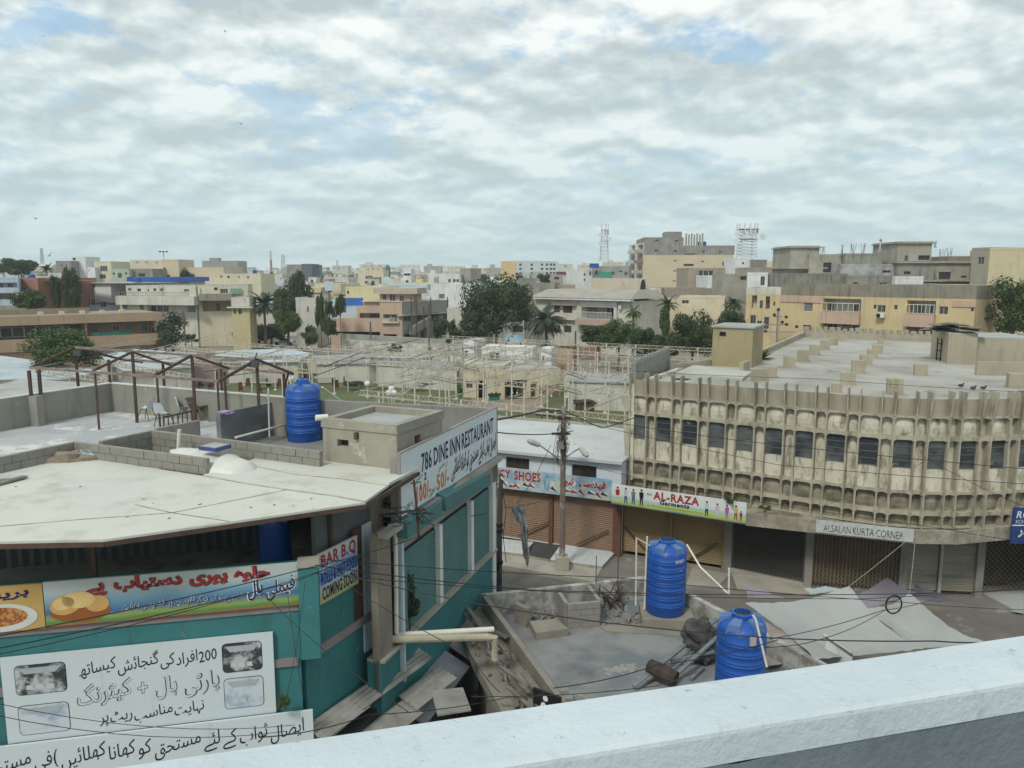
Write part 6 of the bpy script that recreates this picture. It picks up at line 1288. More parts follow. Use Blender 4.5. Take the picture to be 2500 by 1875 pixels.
rowspec = [(0, -9, 12.5, 4.3), (8.2, -12, 16, 4.5), (16, -18, 18, 4.6), (24, -22, 19, 4.6), (31, -26, 22, 4.7), (40, -30, 24, 4.8)]
for k, (v_, ua_, ub_, zz) in enumerate(rowspec):
    a = O + U * ua_ + Vv * v_; b = O + U * ub_ + Vv * v_; np_ = int((ub_ - ua_) / 3.4)
    truss(a, b, ('nearest', 'second nearest', 'third', 'fourth', 'fifth', 'farthest')[k] + ' long white lattice truss on posts across the lawn', post_us=[(i + .5) / np_ for i in range(np_)], zt=zz)
    if k < 5:
        v2_ = rowspec[k + 1][0]
        for i in range(np_ + 1):
            u_ = ua_ + (ub_ - ua_) * i / np_ + random.uniform(-.4, .4); p = O + U * u_ + Vv * v_; q = O + U * u_ + Vv * v2_
            if i % 3 == 1: truss(p, q, 'white gabled cross truss between two long trusses of the lawn', h=.24, zt=4.3, peak=1.0, depth=.2, r_=.024, group='gabled cross trusses of the marquee')
            else: tag(MB().bar(Vector((p.x, p.y, 4.5)), Vector((q.x, q.y, 4.6)), .055).build('marquee_rafter', rustw), 'single white tube rafter spanning the lawn trusses', 'rafter', 'tube rafters of the marquee')
# left part of the yard: lower frames
for k, (x0, y0, x1, y1) in enumerate(((80, 905, 270, 935), (200, 880, 470, 925), (330, 870, 760, 912), (420, 850, 800, 890), (700, 875, 1120, 905), (560, 842, 1000, 872), (800, 850, 1300, 880))):
    a = G(x0, y0, 3.6); b = G(x1, y1, 3.6); truss(a, b, ('leftmost', 'second from left', 'long middle-left', 'upper middle-left', 'central rear', 'uppermost rear', 'right rear')[k] + ' weathered truss beyond the terrace', post_us=(.1, .3, .5, .7, .9), zt=3.6, r_=.04, depth=.3)
for i in range(46):
    x = random.uniform(60, 1150); y = 850 + random.uniform(0, 75) - (x / 1150) * 10; a = G(x, y, 3.6); q = a + Vv * random.uniform(6, 12) + Vector((0, 0, random.choice((0, 1.1))))
    o = MB().bar(a, q, .06).build('marquee_rafter', rustw if i % 3 else rust); tag(o, 'thin weathered rafter tube over the left part of the yard', 'rafter', 'rafter tubes beyond the terrace')
for i in range(26):
    x = random.uniform(640, 1560); y = random.uniform(905, 1010); p = G(x, y, 0)
    if p.y < 48: continue
    o = MB().tube([(0, 0, 0), (0, 0, random.uniform(3, 4.6))], .06, 6).build('marquee_post', whitemetal, loc=p); tag(o, 'single white tube post standing on the lawn', 'post', 'white posts on the lawn')
# hanging bulbs
bulb_me = MB().blob((0, 0, 0), .07, (1, 1, 1.4), 1, 5, 0).tube([(0, 0, .1), (0, 0, .5)], .015, 4).mesh('bulb', white)
for k in range(40):
    sp = rowspec[random.choice((0, 0, 1, 1, 2))]; p = O + U * random.uniform(sp[1], sp[2]) + Vv * sp[0]; o = inst('hanging_bulb', bulb_me, None, (p.x, p.y, sp[3] - .5)); tag(o, 'small white bulb hanging from a lawn truss', 'bulb', 'bulbs hanging from the trusses')
# hazy roof tarps of the yard, left
tarpw = mat('bluish_white_tarp', (.46, .52, .54), (.36, .42, .45), scale=.35, bump=.3, streak=(.28, .31, .32), sk=(.52, .75), sscale=(.8, .8))
def flatroof(pts, z, lab, m, h=2.6):
    p = [G(x, y, z) for x, y in pts]; c = sum(p, Vector()) / len(p); t = thing('yard_shed', lab, 'shed', (c.x, c.y, 0), 0); MB().prism(p, z - .12, z).build('roof_sheet', m, t, world=True)
    q = [c + (k - c) * .96 for k in p]; MB().prism(q, 0, z - .13).build('wall', creamwhite, t, world=True); return t
flatroof([(-60, 905), (0, 868), (90, 880), (250, 905), (160, 925), (-60, 925)], 3.2, 'bluish white flat shed roof at the far left edge behind the terrace', tarpw)
flatroof([(-60, 955), (50, 925), (240, 935), (150, 962), (-40, 985)], 3.6, 'pale roof with ochre edge just above the left terrace wall', rooftop)
flatroof([(240, 868), (330, 852), (480, 862), (470, 895), (300, 905)], 3.0, 'bluish tarp roof behind the gable frame', tarpw); flatroof([(520, 858), (700, 850), (760, 862), (730, 882), (540, 885)], 2.6, 'pale blue-white sheet roof left of the parked car', tarpw)
flatroof([(760, 868), (1040, 858), (1060, 872), (900, 886), (770, 888)], 2.4, 'grey flat sheet roof behind the cream wall', mat('grey_sheet_roof', (.34, .35, .34), (.27, .28, .27), scale=.4)); flatroof([(905, 868), (1110, 884), (1120, 900), (920, 890)], 2.6, 'dusty grey roof behind the striped screen', MATS['grey_sheet_roof'])
flatroof([(1385, 905), (1540, 915), (1540, 935), (1385, 930)], 2.8, 'grey flat roof behind the right cream wall', MATS['grey_sheet_roof'])
# lawn furniture
chairm = mat('red_brown_chair', (.16, .045, .03), (.10, .04, .03), scale=3); darkh = mat('dark_cover', (.045, .04, .035), (.07, .06, .05), scale=3, bump=.5)
def lchair(loc, rz, label):
    t = thing('wicker_chair', label, 'chair', loc, rz, 'red-brown chairs on the lawn'); MB().box(-.28, .28, -.28, .28, .3, .46).build('seat', chairm, t); MB().prism([(-.28, .24), (.28, .24), (.26, .32), (-.26, .32)], .46, 1.25).box(-.2, .2, .24, .31, 1.25, 1.42).build('backrest', chairm, t)
    for sx in (-1, 1):
        MB().box(sx * .28 - .03, sx * .28 + .03, -.26, .26, .46, .68).build('armrest', chairm, t)
        for sy in (-1, 1): MB().box(sx * .24 - .03, sx * .24 + .03, sy * .24 - .03, sy * .24 + .03, 0, .3).build('leg', chairm, t)
    return t
for x, y, a in ((588, 958, 20), (606, 946, 200), (634, 960, 40), (657, 948, 90), (682, 948, 10), (724, 930, 0), (742, 928, 30), (817, 946, 60), (822, 950, 200), (845, 942, 90), (925, 926, 10), (944, 928, 180), (1418, 1004, 90), (1445, 1008, 200), (700, 955, 0), (490, 948, 40), (515, 950, 0)):
    t = lchair(G(x, y, 0), R(a), 'high-backed red-brown garden chair on the lawn'); t.scale = (.8,) * 3 if x < 1400 else (.6,) * 3
for x, y in ((628, 938), (645, 950), (795, 938), (875, 945), (885, 930), (775, 925), (1010, 955), (935, 950), (1045, 950)):
    p = G(x, y, 0); t = thing('folding_table', 'long pale folding table on the lawn', 'table', p, R(random.uniform(-20, 10)), 'folding tables on the lawn'); MB().box(-1.2, 1.2, -.4, .4, .72, .78).build('tabletop', mat('table_top', (.33, .34, .31), (.26, .27, .25)), t)
    for sx in (-1, 1):
        for sy in (-1, 1): MB().bar((sx * 1.0, sy * .3, 0), (sx * 1.1, sy * .33, .72), .05).build('leg', steel, t)
for x, y, lab in ((1428, 1000, 'dark covered heap of furniture on the far lawn'), (1345, 1030, 'dark covered table on the lawn right behind the shoe shop roof'), (865, 952, 'black covered heap lying on the lawn near the tank')):
    p = G(x, y, 0); t = thing('covered_heap', lab, 'covered heap', p); MB().blob((0, 0, .75), 1.0, (1.3, .6, .28), x, 8, .3).build('cover', darkh, t)
    for sx in (-.8, .8): MB().box(sx - .04, sx + .04, -.04, .04, 0, .7).build('leg', darkh, t)
globe_me = MB().blob((0, 0, 0), .34, (1, 1, 1), 1, 8, 0).mesh('globe', white)
for x, y, z, lab in ((897, 937, 1.6, 'large white globe lamp in front of the cream wall'), (956, 950, 1.4, 'upper globe of the triple lamp'), (949, 960, 1.3, 'left globe of the triple lamp'), (962, 960, 1.3, 'right globe of the triple lamp'), (712, 925, 1.4, 'small white globe lamp left of the blue tank')):
    p = G(x, y, z); t = thing('globe_lamp', lab, 'lamp', (p.x, p.y, 0), 0, 'white globe lamps'); inst('globe', globe_me, t, (0, 0, z)); MB().tube([(0, 0, 0), (0, 0, z - .3)], .05, 6).build('post', whitemetal, t)
# flower pots by the porch
potm = flat('teal_pot', (.03, .2, .17)); leafm = mat('leaf_green', (.05, .085, .022), (.085, .12, .035), scale=.9, rough=.6, bump=0, isl=.6, trans=.25)
for i in range(10):
    p = G(1198 + i * 3.6 if i < 6 else 1112 + i * 2, 978 if i < 6 else 968, 0); t = thing('flower_pot', 'teal flower pot with a small green plant by the pavilion', 'flower pot', p, 0, 'teal flower pots'); MB().lathe([(.13, 0), (.2, .4), (.2, .45)], 8).build('pot', potm, t); MB().blob((0, 0, .62), .24, (1, 1, .9), i, 5, .5).build('plant', leafm, t)

# ------------------------------------------------------------------ plants
def leaf_mats():
    return {k: mat(n, a, b, scale=.45, lo=.3, hi=.7, rough=.6, bump=0, isl=.75, trans=.2, spec=.2) for k, n, a, b in (('dk', 'dark_leaves', (.048, .076, .030), (.088, .120, .045)), ('md', 'green_leaves', (.060, .100, .027), (.100, .145, .045)), ('gr', 'greyish_leaves', (.060, .080, .048), (.040, .060, .030)), ('yl', 'yellow_green_leaves', (.11, .13, .032), (.075, .10, .028)))}
LM = leaf_mats(); bark = mat('bark', (.14, .11, .085), (.09, .07, .055), scale=4, bump=.6)
def crown_mesh(seed, n=3600, lobes=16, s=.12, droop=0.0, shell=.75, flat_=1.0):
    """leaf clumps spread through a unit crown (radius about 1)"""
    rnd = random.Random(seed); L_ = []
    for i in range(lobes):
        a = rnd.random() * 6.283; z = rnd.uniform(-.55, .8); rr = math.sqrt(max(0, 1 - z * z)) * rnd.uniform(.35, .8); L_.append((Vector((math.cos(a) * rr, math.sin(a) * rr, z * .8 * flat_)), rnd.uniform(.22, .42)))
    L_.append((Vector((0, 0, 0)), .55)); mb = MB(); per = n // len(L_)
    for c, r_ in L_:
        for k in range(int(per * (r_ / .35) ** 1.5)):
            d = Vector((rnd.gauss(0, 1), rnd.gauss(0, 1), rnd.gauss(0, 1))).normalized(); p = c + d * r_ * (shell + (1 - shell) * rnd.random()) * rnd.uniform(.8, 1.12)
            t1 = d.cross(Vector((rnd.random() - .5, rnd.random() - .5, rnd.random() + .1))).normalized(); t2 = (d.cross(t1) + d * rnd.uniform(-.6, .6)).normalized(); q = s * rnd.uniform(.5, 1.1)
            if droop: t2 = (t2 * .4 + Vector((0, 0, -droop))).normalized()
            mb.face([p - t1 * q * .4, p - t2 * q * .2 + t1 * q * .1, p + t1 * q * .5 + t2 * q * .1, p + t2 * q * .9])
    return mb
CR = {}
def crown(kind, lm, seed):
    k = (kind, lm, seed)
    if k not in CR:
        m = {'bush': lambda: crown_mesh(seed, 5200, 18, .13), 'big': lambda: crown_mesh(seed, 7500, 26, .085), 'airy': lambda: crown_mesh(seed, 1700, 14, .12, shell=.4), 'col': lambda: crown_mesh(seed, 4200, 22, .13, droop=.8), 'flat': lambda: crown_mesh(seed, 3000, 16, .12, flat_=.6)}[kind]()
        CR[k] = m.mesh('crown', LM[lm])
    return CR[k]
def tree(label, px, pytop, pybot, wpx, Y, kind='bush', lm='dk', seed=1, trunk=True, group=None, name='tree', cat='tree', foot=None):
    c = V(px, (pytop + pybot) / 2, Y); sc = (c - CAMP).length / F; rx = wpx * sc / 2; rz_ = (pybot - pytop) * sc / 2; base = Vector((c.x, c.y, 0 if foot is None else foot))
    t = thing(name, label, cat, base, 0, group); o = inst('crown', crown(kind, lm, seed), t, (0, 0, c.z - base.z), 0, None, (rx * 1.02, min(rx, rz_ * 1.5), rz_ * 1.08), (0, 0, seed * 1.3))
    zc = c.z - base.z; z1_ = max(.3, zc - rz_ * .2)
    if trunk:
        r0 = max(.06, min(.28, rx * .08)); MB().tube([(0, 0, 0), (.05 * rx, 0, z1_ * .5), (0, 0, z1_)], [r0, r0 * .8, r0 * .55], 7).build('trunk', bark, t)
        rnd = random.Random(seed)
        for k in range(4):
            a = k * 1.6 + seed; MB().tube([(0, 0, z1_ * .75), (math.cos(a) * rx * .3, math.sin(a) * rx * .3, zc), (math.cos(a) * rx * .6, math.sin(a) * rx * .6, zc + rz_ * .35)], [r0 * .5, r0 * .3, r0 * .12], 5).build('limb', bark, t)
    return t
def palm(label, px, py, r_px, Y, lm='gr', seed=1, fronds=26, foot=0.0, group='palm trees', droop=1.0, foot_z=0):
    c = V(px, py, Y); sc = (c - CAMP).length / F; r_ = r_px * sc; base = Vector((c.x, c.y, foot_z)); rnd = random.Random(seed); t = thing('palm_tree', label, 'palm', base, 0, group); zc = c.z - foot_z
    if zc > .6: MB().tube([(0, 0, 0), (.1, 0, zc * .5), (0, 0, zc)], [.24 * r_ / 3, .17 * r_ / 3, .2 * r_ / 3], 8).build('trunk', bark, t)
    for k in range(fronds):
        a = 2.4 * k + rnd.random() * .3; el = rnd.uniform(-.35, 1.25); mb = MB(); pts = []; n = 9; p = Vector((0, 0, zc)); d = Vector((math.cos(a) * math.cos(el), math.sin(a) * math.cos(el), math.sin(el)))
        L_ = r_ * rnd.uniform(.85, 1.15)
        for i in range(n + 1): pts.append(p.copy()); p = p + d * L_ / n; d = (d + Vector((0, 0, -.17 * droop))).normalized()
        mb.tube(pts, [.03 * r_ / 3] * (n + 1), 3, False)
        for i in range(1, n + 1):
            dd_ = (pts[i] - pts[i - 1]).normalized(); sd = dd_.cross(Vector((0, 0, 1))).normalized()
            for f_ in (0, .5):
                q = pts[i - 1].lerp(pts[i], f_); ll = L_ * .22 * math.sin(math.pi * min(.95, (i + f_) / (n + 1)) ** .8 + .12)
                for sg in (-1, 1): e = q + sd * sg * ll * .8 + dd_ * ll * .55 + Vector((0, 0, -.35 * ll)); mb.face([q - dd_ * .035 * r_, q + dd_ * .035 * r_, e + dd_ * .01 * r_, e - dd_ * .01 * r_])
        mb.build('frond', LM[lm], t)
    return t
tree('big rounded green tree left behind the steel frame', 146, 803, 905, 188, 84, 'big', 'md', 2)
tree('left of the two dark weeping ashoka trees', 136, 680, 755, 26, 138, 'col', 'dk', 3, group='ashoka trees'); tree('taller right one of the weeping ashoka trees', 174, 662, 758, 46, 136, 'col', 'dk', 4, group='ashoka trees')
tree('olive green round tree before the red building', 70, 712, 755, 78, 132, 'bush', 'md', 5); tree('wide dark tree far left on the skyline', 50, 632, 675, 92, 215, 'bush', 'dk', 6); tree('small tree top beside the far left palm', 8, 640, 668, 20, 230, 'bush', 'dk', 7)
palm('small far palm on the left skyline', 114, 658, 20, 190, 'dk', 3, 16)
tree('airy tree right of the tan building, open upper crown', 418, 760, 850, 92, 122, 'airy', 'gr', 8); tree('dark lower tree beside the tan building corner', 400, 790, 852, 64, 116, 'bush', 'dk', 9); tree('small round street tree in front of the blue gate', 467, 815, 838, 32, 138, 'bush', 'md', 10)
palm('drooping palm in front of the yellow house', 644, 742, 46, 134, 'gr', 5, 30); tree('tall dark tree behind the palm', 728, 664, 760, 72, 146, 'col', 'dk', 11); tree('dark mass of trees left of the ashoka', 700, 700, 800, 80, 142, 'bush', 'dk', 12)
tree('round olive tree below the yellow walls', 702, 752, 826, 66, 128, 'bush', 'md', 13); tree('low yellow-green bush by the compound wall', 752, 806, 834, 62, 124, 'flat', 'yl', 14, trunk=False, name='bush', cat='bush'); tree('slim ivy-covered ashoka left of the pines', 782, 717, 812, 26, 132, 'col', 'md', 15, group='ashoka trees')
tree('small pine with drooping tiers, left one', 804, 730, 780, 26, 128, 'col', 'dk', 16); tree('small dark pine, right one before the pink house', 830, 720, 775, 28, 127, 'col', 'dk', 17); tree('dark bush at the foot of the pines', 800, 775, 830, 46, 124, 'bush', 'dk', 18)
tree('small street tree left of the parked car', 602, 785, 835, 66, 136, 'airy', 'dk', 19); tree('green hedge clump behind the parked car', 660, 790, 835, 90, 140, 'bush', 'dk', 20); tree('scrubby bushes right of the round tree', 760, 790, 850, 30, 130, 'bush', 'md', 21)
tree('huge dark spreading tree in the centre of the view', 1208, 664, 838, 168, 124, 'big', 'dk', 22); tree('dark tree merging at the right of the huge tree', 1262, 690, 835, 100, 130, 'big', 'dk', 23); tree('dark tree lower left of the huge tree', 1168, 750, 840, 90, 122, 'big', 'dk', 24)
tree('dark conical tree before the small jali house', 1076, 768, 832, 50, 122, 'bush', 'dk', 25); tree('narrow dark conifer beside the conical tree', 1104, 780, 834, 26, 121, 'col', 'dk', 26); tree('dark shrubs filling below the huge tree', 1130, 800, 842, 90, 120, 'bush', 'dk', 27)
palm('large grey-green date palm in front of the white balcony house', 1333, 782, 62, 117, 'gr', 7, 46, droop=1.15)
palm('yellowish palm rising before the arch building', 1546, 760, 30, 122, 'yl', 9, 22); palm('palm over the vine-covered column', 1630, 744, 32, 112, 'md', 11, 22); tree('vine-covered column under the palm', 1622, 748, 830, 36, 111, 'col', 'md', 28, name='vine_column', cat='vine')
tree('large dark grey-green tree left of the yellow tower block', 1690, 758, 888, 122, 92, 'big', 'dk', 29); tree('green tree before the white house, left part', 1460, 790, 850, 90, 108, 'bush', 'dk', 30); tree('green tree before the white house, middle part', 1510, 778, 862, 90, 105, 'big', 'md', 31); tree('green tree behind the brown gate, right part', 1570, 800, 880, 80, 100, 'bush', 'dk', 32)
tree('dark tree between gate and big grey-green tree', 1630, 810, 885, 80, 98, 'bush', 'dk', 33); palm('dark palm beside the yellow apartment block', 1792, 742, 32, 106, 'dk', 13, 22); tree('dark leafy mass under the right palm', 1785, 758, 815, 66, 104, 'bush', 'dk', 34)
tree('large green tree at the right edge over the market roof', 2475, 690, 830, 150, 90, 'big', 'md', 35); tree('hedge behind the lawn trusses', 1290, 845, 880, 80, 112, 'bush', 'md', 36, trunk=False, name='hedge', cat='hedge'); tree('hedge left of the brown gate', 1215, 838, 862, 80, 114, 'bush', 'dk', 37, trunk=False, name='hedge', cat='hedge')
tree('green bush in front of the white graffiti wall', 965, 838, 872, 44, 112, 'bush', 'dk', 38, trunk=False, name='bush', cat='bush'); tree('dark bush under the billboard', 1260, 860, 885, 50, 108, 'bush', 'dk', 39, trunk=False, name='bush', cat='bush')
for px_, y0_, y1_, w_ in ((460, 660, 682, 60), (515, 668, 690, 66), (560, 680, 695, 40), (640, 668, 690, 40)): tree('distant dark tree among the left rooftops', px_, y0_, y1_, w_, 185 + px_ * .05, 'bush', 'dk', px_, group='distant trees among rooftops')
palm('spiky young date palm growing on the market roof edge', 1856, 878, 34, 47, 'md', 15, 30, droop=.5, foot_z=7.9)
tree('low shrubs along the planter of the market roof', 1665, 922, 930, 50, 36, 'flat', 'md', 41, trunk=False, name='shrub', cat='shrub', foot=7.9); tree('weeds sprouting on the shop canopy', 1785, 1205, 1235, 34, 30.2, 'airy', 'md', 42, trunk=False, name='weed', cat='weed', foot=3.5); tree('second clump of weeds on the canopy', 1868, 1232, 1252, 36, 29.6, 'airy', 'md', 43, trunk=False, name='weed', cat='weed', foot=3.2)
vt = tree('dusty vine climbing beside the white drain pipe', 998, 1385, 1530, 52, 18.2, 'airy', 'gr', 44, trunk=True, name='vine', cat='vine', foot=2.6); tree('lower leaves of the dusty vine', 1000, 1450, 1525, 50, 18.1, 'bush', 'gr', 45, trunk=False, name='vine', cat='vine', foot=2.6)
tree('dead yellow leaves stuck on the teal wall', 692, 1690, 1735, 36, 14.6, 'airy', 'yl', 46, trunk=False, name='dry_vine', cat='vine', foot=2.8)

# ------------------------------------------------------------------ middle distance houses, each placed by its own corners
def HB(label, xa, ya, xb, yb, Ya, Yb, depth, m, cat='house', nm='house', par=.5, roof=None, parm=None, group=None, z0=0.0):
    a = V(xa, ya, Ya); b = V(xb, yb, Yb); return Bld(nm, label, cat, a, b, depth, (a.z + b.z) / 2 - (par or 0), m, z0=z0, par=par, roof=roof, parm=parm, group=group)
e1_ = lambda x, y: (x * .2893, 560 + y * .2893)
e2_ = lambda x, y: (620 + x * .2893, 560 + y * .2893)
e3_ = lambda x, y: (1180 + x * .2893, 520 + y * .2893)
e4_ = lambda x, y: (1780 + x * .3255, 520 + y * .3255)
def wins(b, lst, fn, **k):
    for q in lst: b.win(b.px(*fn(q[0], q[1]), *fn(q[2], q[3])), q[4] if len(q) > 4 else 'two', **k)
# tan long building on the left
ta, tb = G(-40, 775, 7.5), G(382, 762.5, 7.5)
tl = Bld('tan_school_building', 'long low tan building with verandah bands behind the big green tree', 'building', ta, tb, 9, 7.5, tan, par=0, roof=mat('brownish_roof', (.30, .26, .21), (.24, .21, .17), scale=.3))
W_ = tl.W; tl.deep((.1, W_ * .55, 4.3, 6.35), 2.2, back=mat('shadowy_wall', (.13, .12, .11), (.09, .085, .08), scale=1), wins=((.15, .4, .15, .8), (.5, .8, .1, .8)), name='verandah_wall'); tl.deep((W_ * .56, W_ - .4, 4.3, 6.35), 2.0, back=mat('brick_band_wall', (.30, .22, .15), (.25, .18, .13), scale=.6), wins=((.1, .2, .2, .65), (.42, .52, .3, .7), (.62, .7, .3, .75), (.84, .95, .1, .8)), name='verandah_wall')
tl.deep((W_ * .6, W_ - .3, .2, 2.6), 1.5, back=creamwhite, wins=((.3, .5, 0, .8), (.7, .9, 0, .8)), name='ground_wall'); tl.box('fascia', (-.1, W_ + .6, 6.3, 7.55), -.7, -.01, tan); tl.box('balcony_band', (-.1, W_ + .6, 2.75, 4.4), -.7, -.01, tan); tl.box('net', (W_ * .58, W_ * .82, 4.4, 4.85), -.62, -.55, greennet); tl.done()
tl.top('roof_wall', -2, W_ * .62, 3.5, 4.0, .8, mat('ochre_roof_wall', (.30, .25, .17), (.24, .2, .14)))
for k in range(5): tl.top('roof_block', W_ * (.3 + k * .12), W_ * (.3 + k * .12) + .6, 1.2, 1.8, .5, cream)
# houses, left
h = HB('red plastered building with brown side wall beside the ashoka trees', *e1_(150, 395), *e1_(315, 425), 141, 139, 12, redbrick); wins(h, ((170, 490, 215, 520), (270, 515, 290, 530)), e1_); h.done(); h.top('side_block', h.W + .1, h.W + 9, 1, 9, 0.01, brownwall)
h = HB('dark brown plain building right behind the ashoka trees', *e1_(318, 405), *e1_(560, 412), 143, 146, 12, brownwall); h.win((h.W * .7, h.W * .85, 2, 3.5)); h.done(); h.top('white_screen', h.W * .45, h.W * .95, 2, 2.3, 1.4, white)
h = HB('pale blue house with balconies at the far left edge', -30, 676, *e1_(148, 405), 134, 136, 10, paleblue, par=.3); h.deep(h.px(-25, 690, 43, 702), 1.5, back=paleblue, wins=((.2, .45, 0, .8), (.6, .8, .1, .8))); h.deep(h.px(-25, 716, 38, 731), 1.5, back=greycem); h.slab('balcony', 6.8, 1.0, 1.2, concrete); h.slab('balcony', 3.4, .9, 1.2, concrete); h.done()
h = HB('white house with sloping sheet roof and blue-white lower storey', *e1_(722, 455), *e1_(932, 455), 150, 148, 11, white, par=0, roof=mat('grey_sheet', (.42, .44, .43), (.34, .36, .35), scale=.3)); wins(h, ((778, 467, 803, 490, 'dark'), (738, 575, 805, 640, 'two'), (850, 608, 902, 655, 'two')), e1_); h.win((2, 2.8, 9.2, 10), 'dark', 'R'); h.slab('sunshade', 7.6, .15, .5, brownwall); h.box('lower_block', (-1.5, h.W + .3, .1, 7.4), -1.1, -.02, paleblue)
h.win((h.W * .15, h.W * .4, 2, 4), 'two'); h.done(); h.top('sheet_roof', -.5, h.W + 6, -.6, 11, .18, MATS['grey_sheet'])
wl2 = [((738, 575, 768, 640), 'two'), ((770, 582, 808, 640), 'two'), ((850, 608, 902, 655), 'two')]
for q, st in wl2: r_ = h.px(*e1_(q[0], q[1]), *e1_(q[2], q[3]), off=1.1); inst('window', win_mesh(st, wframe, glass), h.root, (r_[0], -1.16, r_[2]), scale=(r_[1] - r_[0], 1, r_[3] - r_[2]))
h = HB('blue tarpaulin canopy roof over the cream houses', *e1_(1130, 425), *e1_(1600, 452), 160, 160, 8, creamwhite, nm='tarp_shelter', cat='shelter', par=0); h.done(); h.top('tarpaulin', -1, h.W + 1, -1, 8, .9, bluetarp)
h = HB('cream house with long balcony railing and open rooms on top', *e1_(1060, 470), *e1_(1650, 480), 144, 141, 9, creamwhite, par=0); wins(h, ((1080, 497, 1108, 518, 'two'), (1157, 500, 1190, 523, 'dark'), (1245, 505, 1258, 523, 'dark'), (1293, 497, 1320, 523), (1352, 497, 1378, 523), (1550, 505, 1595, 525)), e1_)
h.box('balcony', h.px(*e1_(985, 560), *e1_(1650, 640), off=2), -2.4, -.02, creamwhite); h.rail((.5, h.W, 0, 0.9) if 0 else (0, h.W, h.px(*e1_(1200, 552), *e1_(1300, 560))[2], h.px(*e1_(1200, 528), *e1_(1300, 552))[3]), -2.2, greycem, 40)
h.box('ground_block', h.px(*e1_(1010, 600), *e1_(1245, 720), off=1), -1.0, -.01, cream); r_ = h.px(*e1_(1265, 640), *e1_(1430, 697), off=0); h.win(r_, 'three'); h.win(h.px(*e1_(1578, 642), *e1_(1652, 700)), 'grille'); h.done()
for q in ((1040, 625, 1078, 668), (1180, 632, 1218, 675)): r_ = h.px(*e1_(q[0], q[1]), *e1_(q[2], q[3]), off=1.0); inst('window', win_mesh('two', wframe, glass), h.root, (r_[0], -1.06, r_[2]), scale=(r_[1] - r_[0], 1, r_[3] - r_[2]))
r_ = h.px(*e1_(1135, 612), *e1_(1172, 636), off=1.0); MB().box(r_[0], r_[1], -1.5, -1.0, r_[2], r_[3]).build('air_conditioner', white, h.root)
h = HB('long cream house with grey balcony band and patterned screen', *e1_(1665, 468), *e1_(2092, 478), 141, 143, 9, cream, par=0); wins(h, ((1805, 490, 1838, 515, 'dark'), (1857, 503, 1925, 540, 'three'), (1690, 500, 1700, 545)), e1_); h.box('balcony', h.px(*e1_(1675, 545), *e1_(1965, 600), off=2), -2, -.01, greycem); h.box('green_cloth', h.px(*e1_(1942, 500), *e1_(2040, 545), off=.3), -.3, -.2, mat('green_shade_cloth', (.2, .36, .28), (.15, .3, .22)))
h.deep(h.px(*e1_(1705, 602), *e1_(1955, 690)), 2, back=yellow, wins=((.42, .55, 0, .75),)); h.done(); h.top('sheet', h.W * .1, h.W, 1, 8, .2, MATS['grey_sheet'])
h = HB('small bright yellow house left of the drooping palm', *e1_(1950, 572), *e1_(2100, 575), 131, 131, 3.5, mat('bright_yellow', (.50, .44, .26), (.44, .39, .23), scale=.5, streak=(.35, .28, .14)), par=1.5, parm=creamwhite); wins(h, ((1972, 662, 1992, 718, 'two'), (2010, 662, 2042, 720, 'two')), e1_); h.slab('sunshade', h.z1 - .3, .2, .6, creamwhite); h.done()
# white low gate building with poster
h = HB('low white building with poster and dark blue gate across the street', *e1_(1560, 800), *e1_(1980, 838), 150, 148, 7, white, par=.2, nm='gatehouse', cat='gatehouse'); h.deep(h.px(*e1_(1635, 855), *e1_(1728, 925)), .4, back=mat('blue_gate', (.10, .14, .18), (.07, .1, .13), scale=2), name='gate'); wins(h, ((1880, 848, 1915, 863, 'dark'),), e1_); h.win(h.px(*e1_(1970, 868), *e1_(1997, 940)), 'dark', gm=brownwall, name='door')
r_ = h.px(*e1_(1786, 840), *e1_(1845, 912)); h.box('poster', r_, -.06, -.01, mat('poster_print', (.14, .25, .38), (.5, .45, .25), scale=.7, lo=.45, hi=.55, bump=0)); h.done()
# centre
h = HB('large pink two-storey house with flat roof and rounded corner room', *e2_(645, 752), *e2_(1248, 612), 131.5, 130, 1, pink, par=0)
# front made of stepped masses
W_ = h.W; zt = V(*e2_(1248, 612), 130).z; zm = V(*e2_(865, 655), 130).z; zl = V(*e2_(645, 755), 130).z
u_a = h.w.uz(*e2_(865, 700))[0]; u_b = h.w.uz(*e2_(1062, 700))[0]; u_c = h.w.uz(*e2_(920, 600))[0]
h.z1 = zl; h.deep(h.px(*e2_(690, 862), *e2_(1065, 900)), 1.2, back=dark, name='ground_opening'); h.deep(h.px(*e2_(1090, 884), *e2_(1205, 908)), .5, back=dark, name='ground_opening'); h.D = 14; 
h.done(); bx_ = []
mb = MB(); o = [(*h.px(*e2_(890, 706), *e2_(1064, 762)), 1.3)]; facade(mb, lambda u, d, z: (u, d, z), u_a, u_b, zl + .06, zm, o); mb.box(u_a, u_b, 1.3, 10, zl + .06, zm); mb.box(u_a + .2, u_b, .1, 10, zm, zm + .01); mb.build('upper_wall', pink, h.root)
mb = MB(); o = [(*h.px(*e2_(1090, 716), *e2_(1215, 778)), .35)]; facade(mb, lambda u, d, z: (u, d, z), u_b, W_, zl + .06, zt, o); mb.box(u_b, W_, .36, 14, zl + .06, zt); mb.build('upper_wall', pink, h.root)
r_ = h.px(*e2_(1090, 716), *e2_(1215, 778)); inst('window', win_mesh('two', wframe, glass), h.root, (r_[0], .3, r_[2]), scale=(r_[1] - r_[0], 1, r_[3] - r_[2])); h.box('window_box', (r_[0] - .2, r_[1] + .2, r_[2] - .25, r_[2]), -.5, -.01, creamwhite); h.box('air_conditioner', (r_[0] + 1.2, r_[0] + 2.2, r_[2], r_[2] + .7), -.5, -.05, greycem)
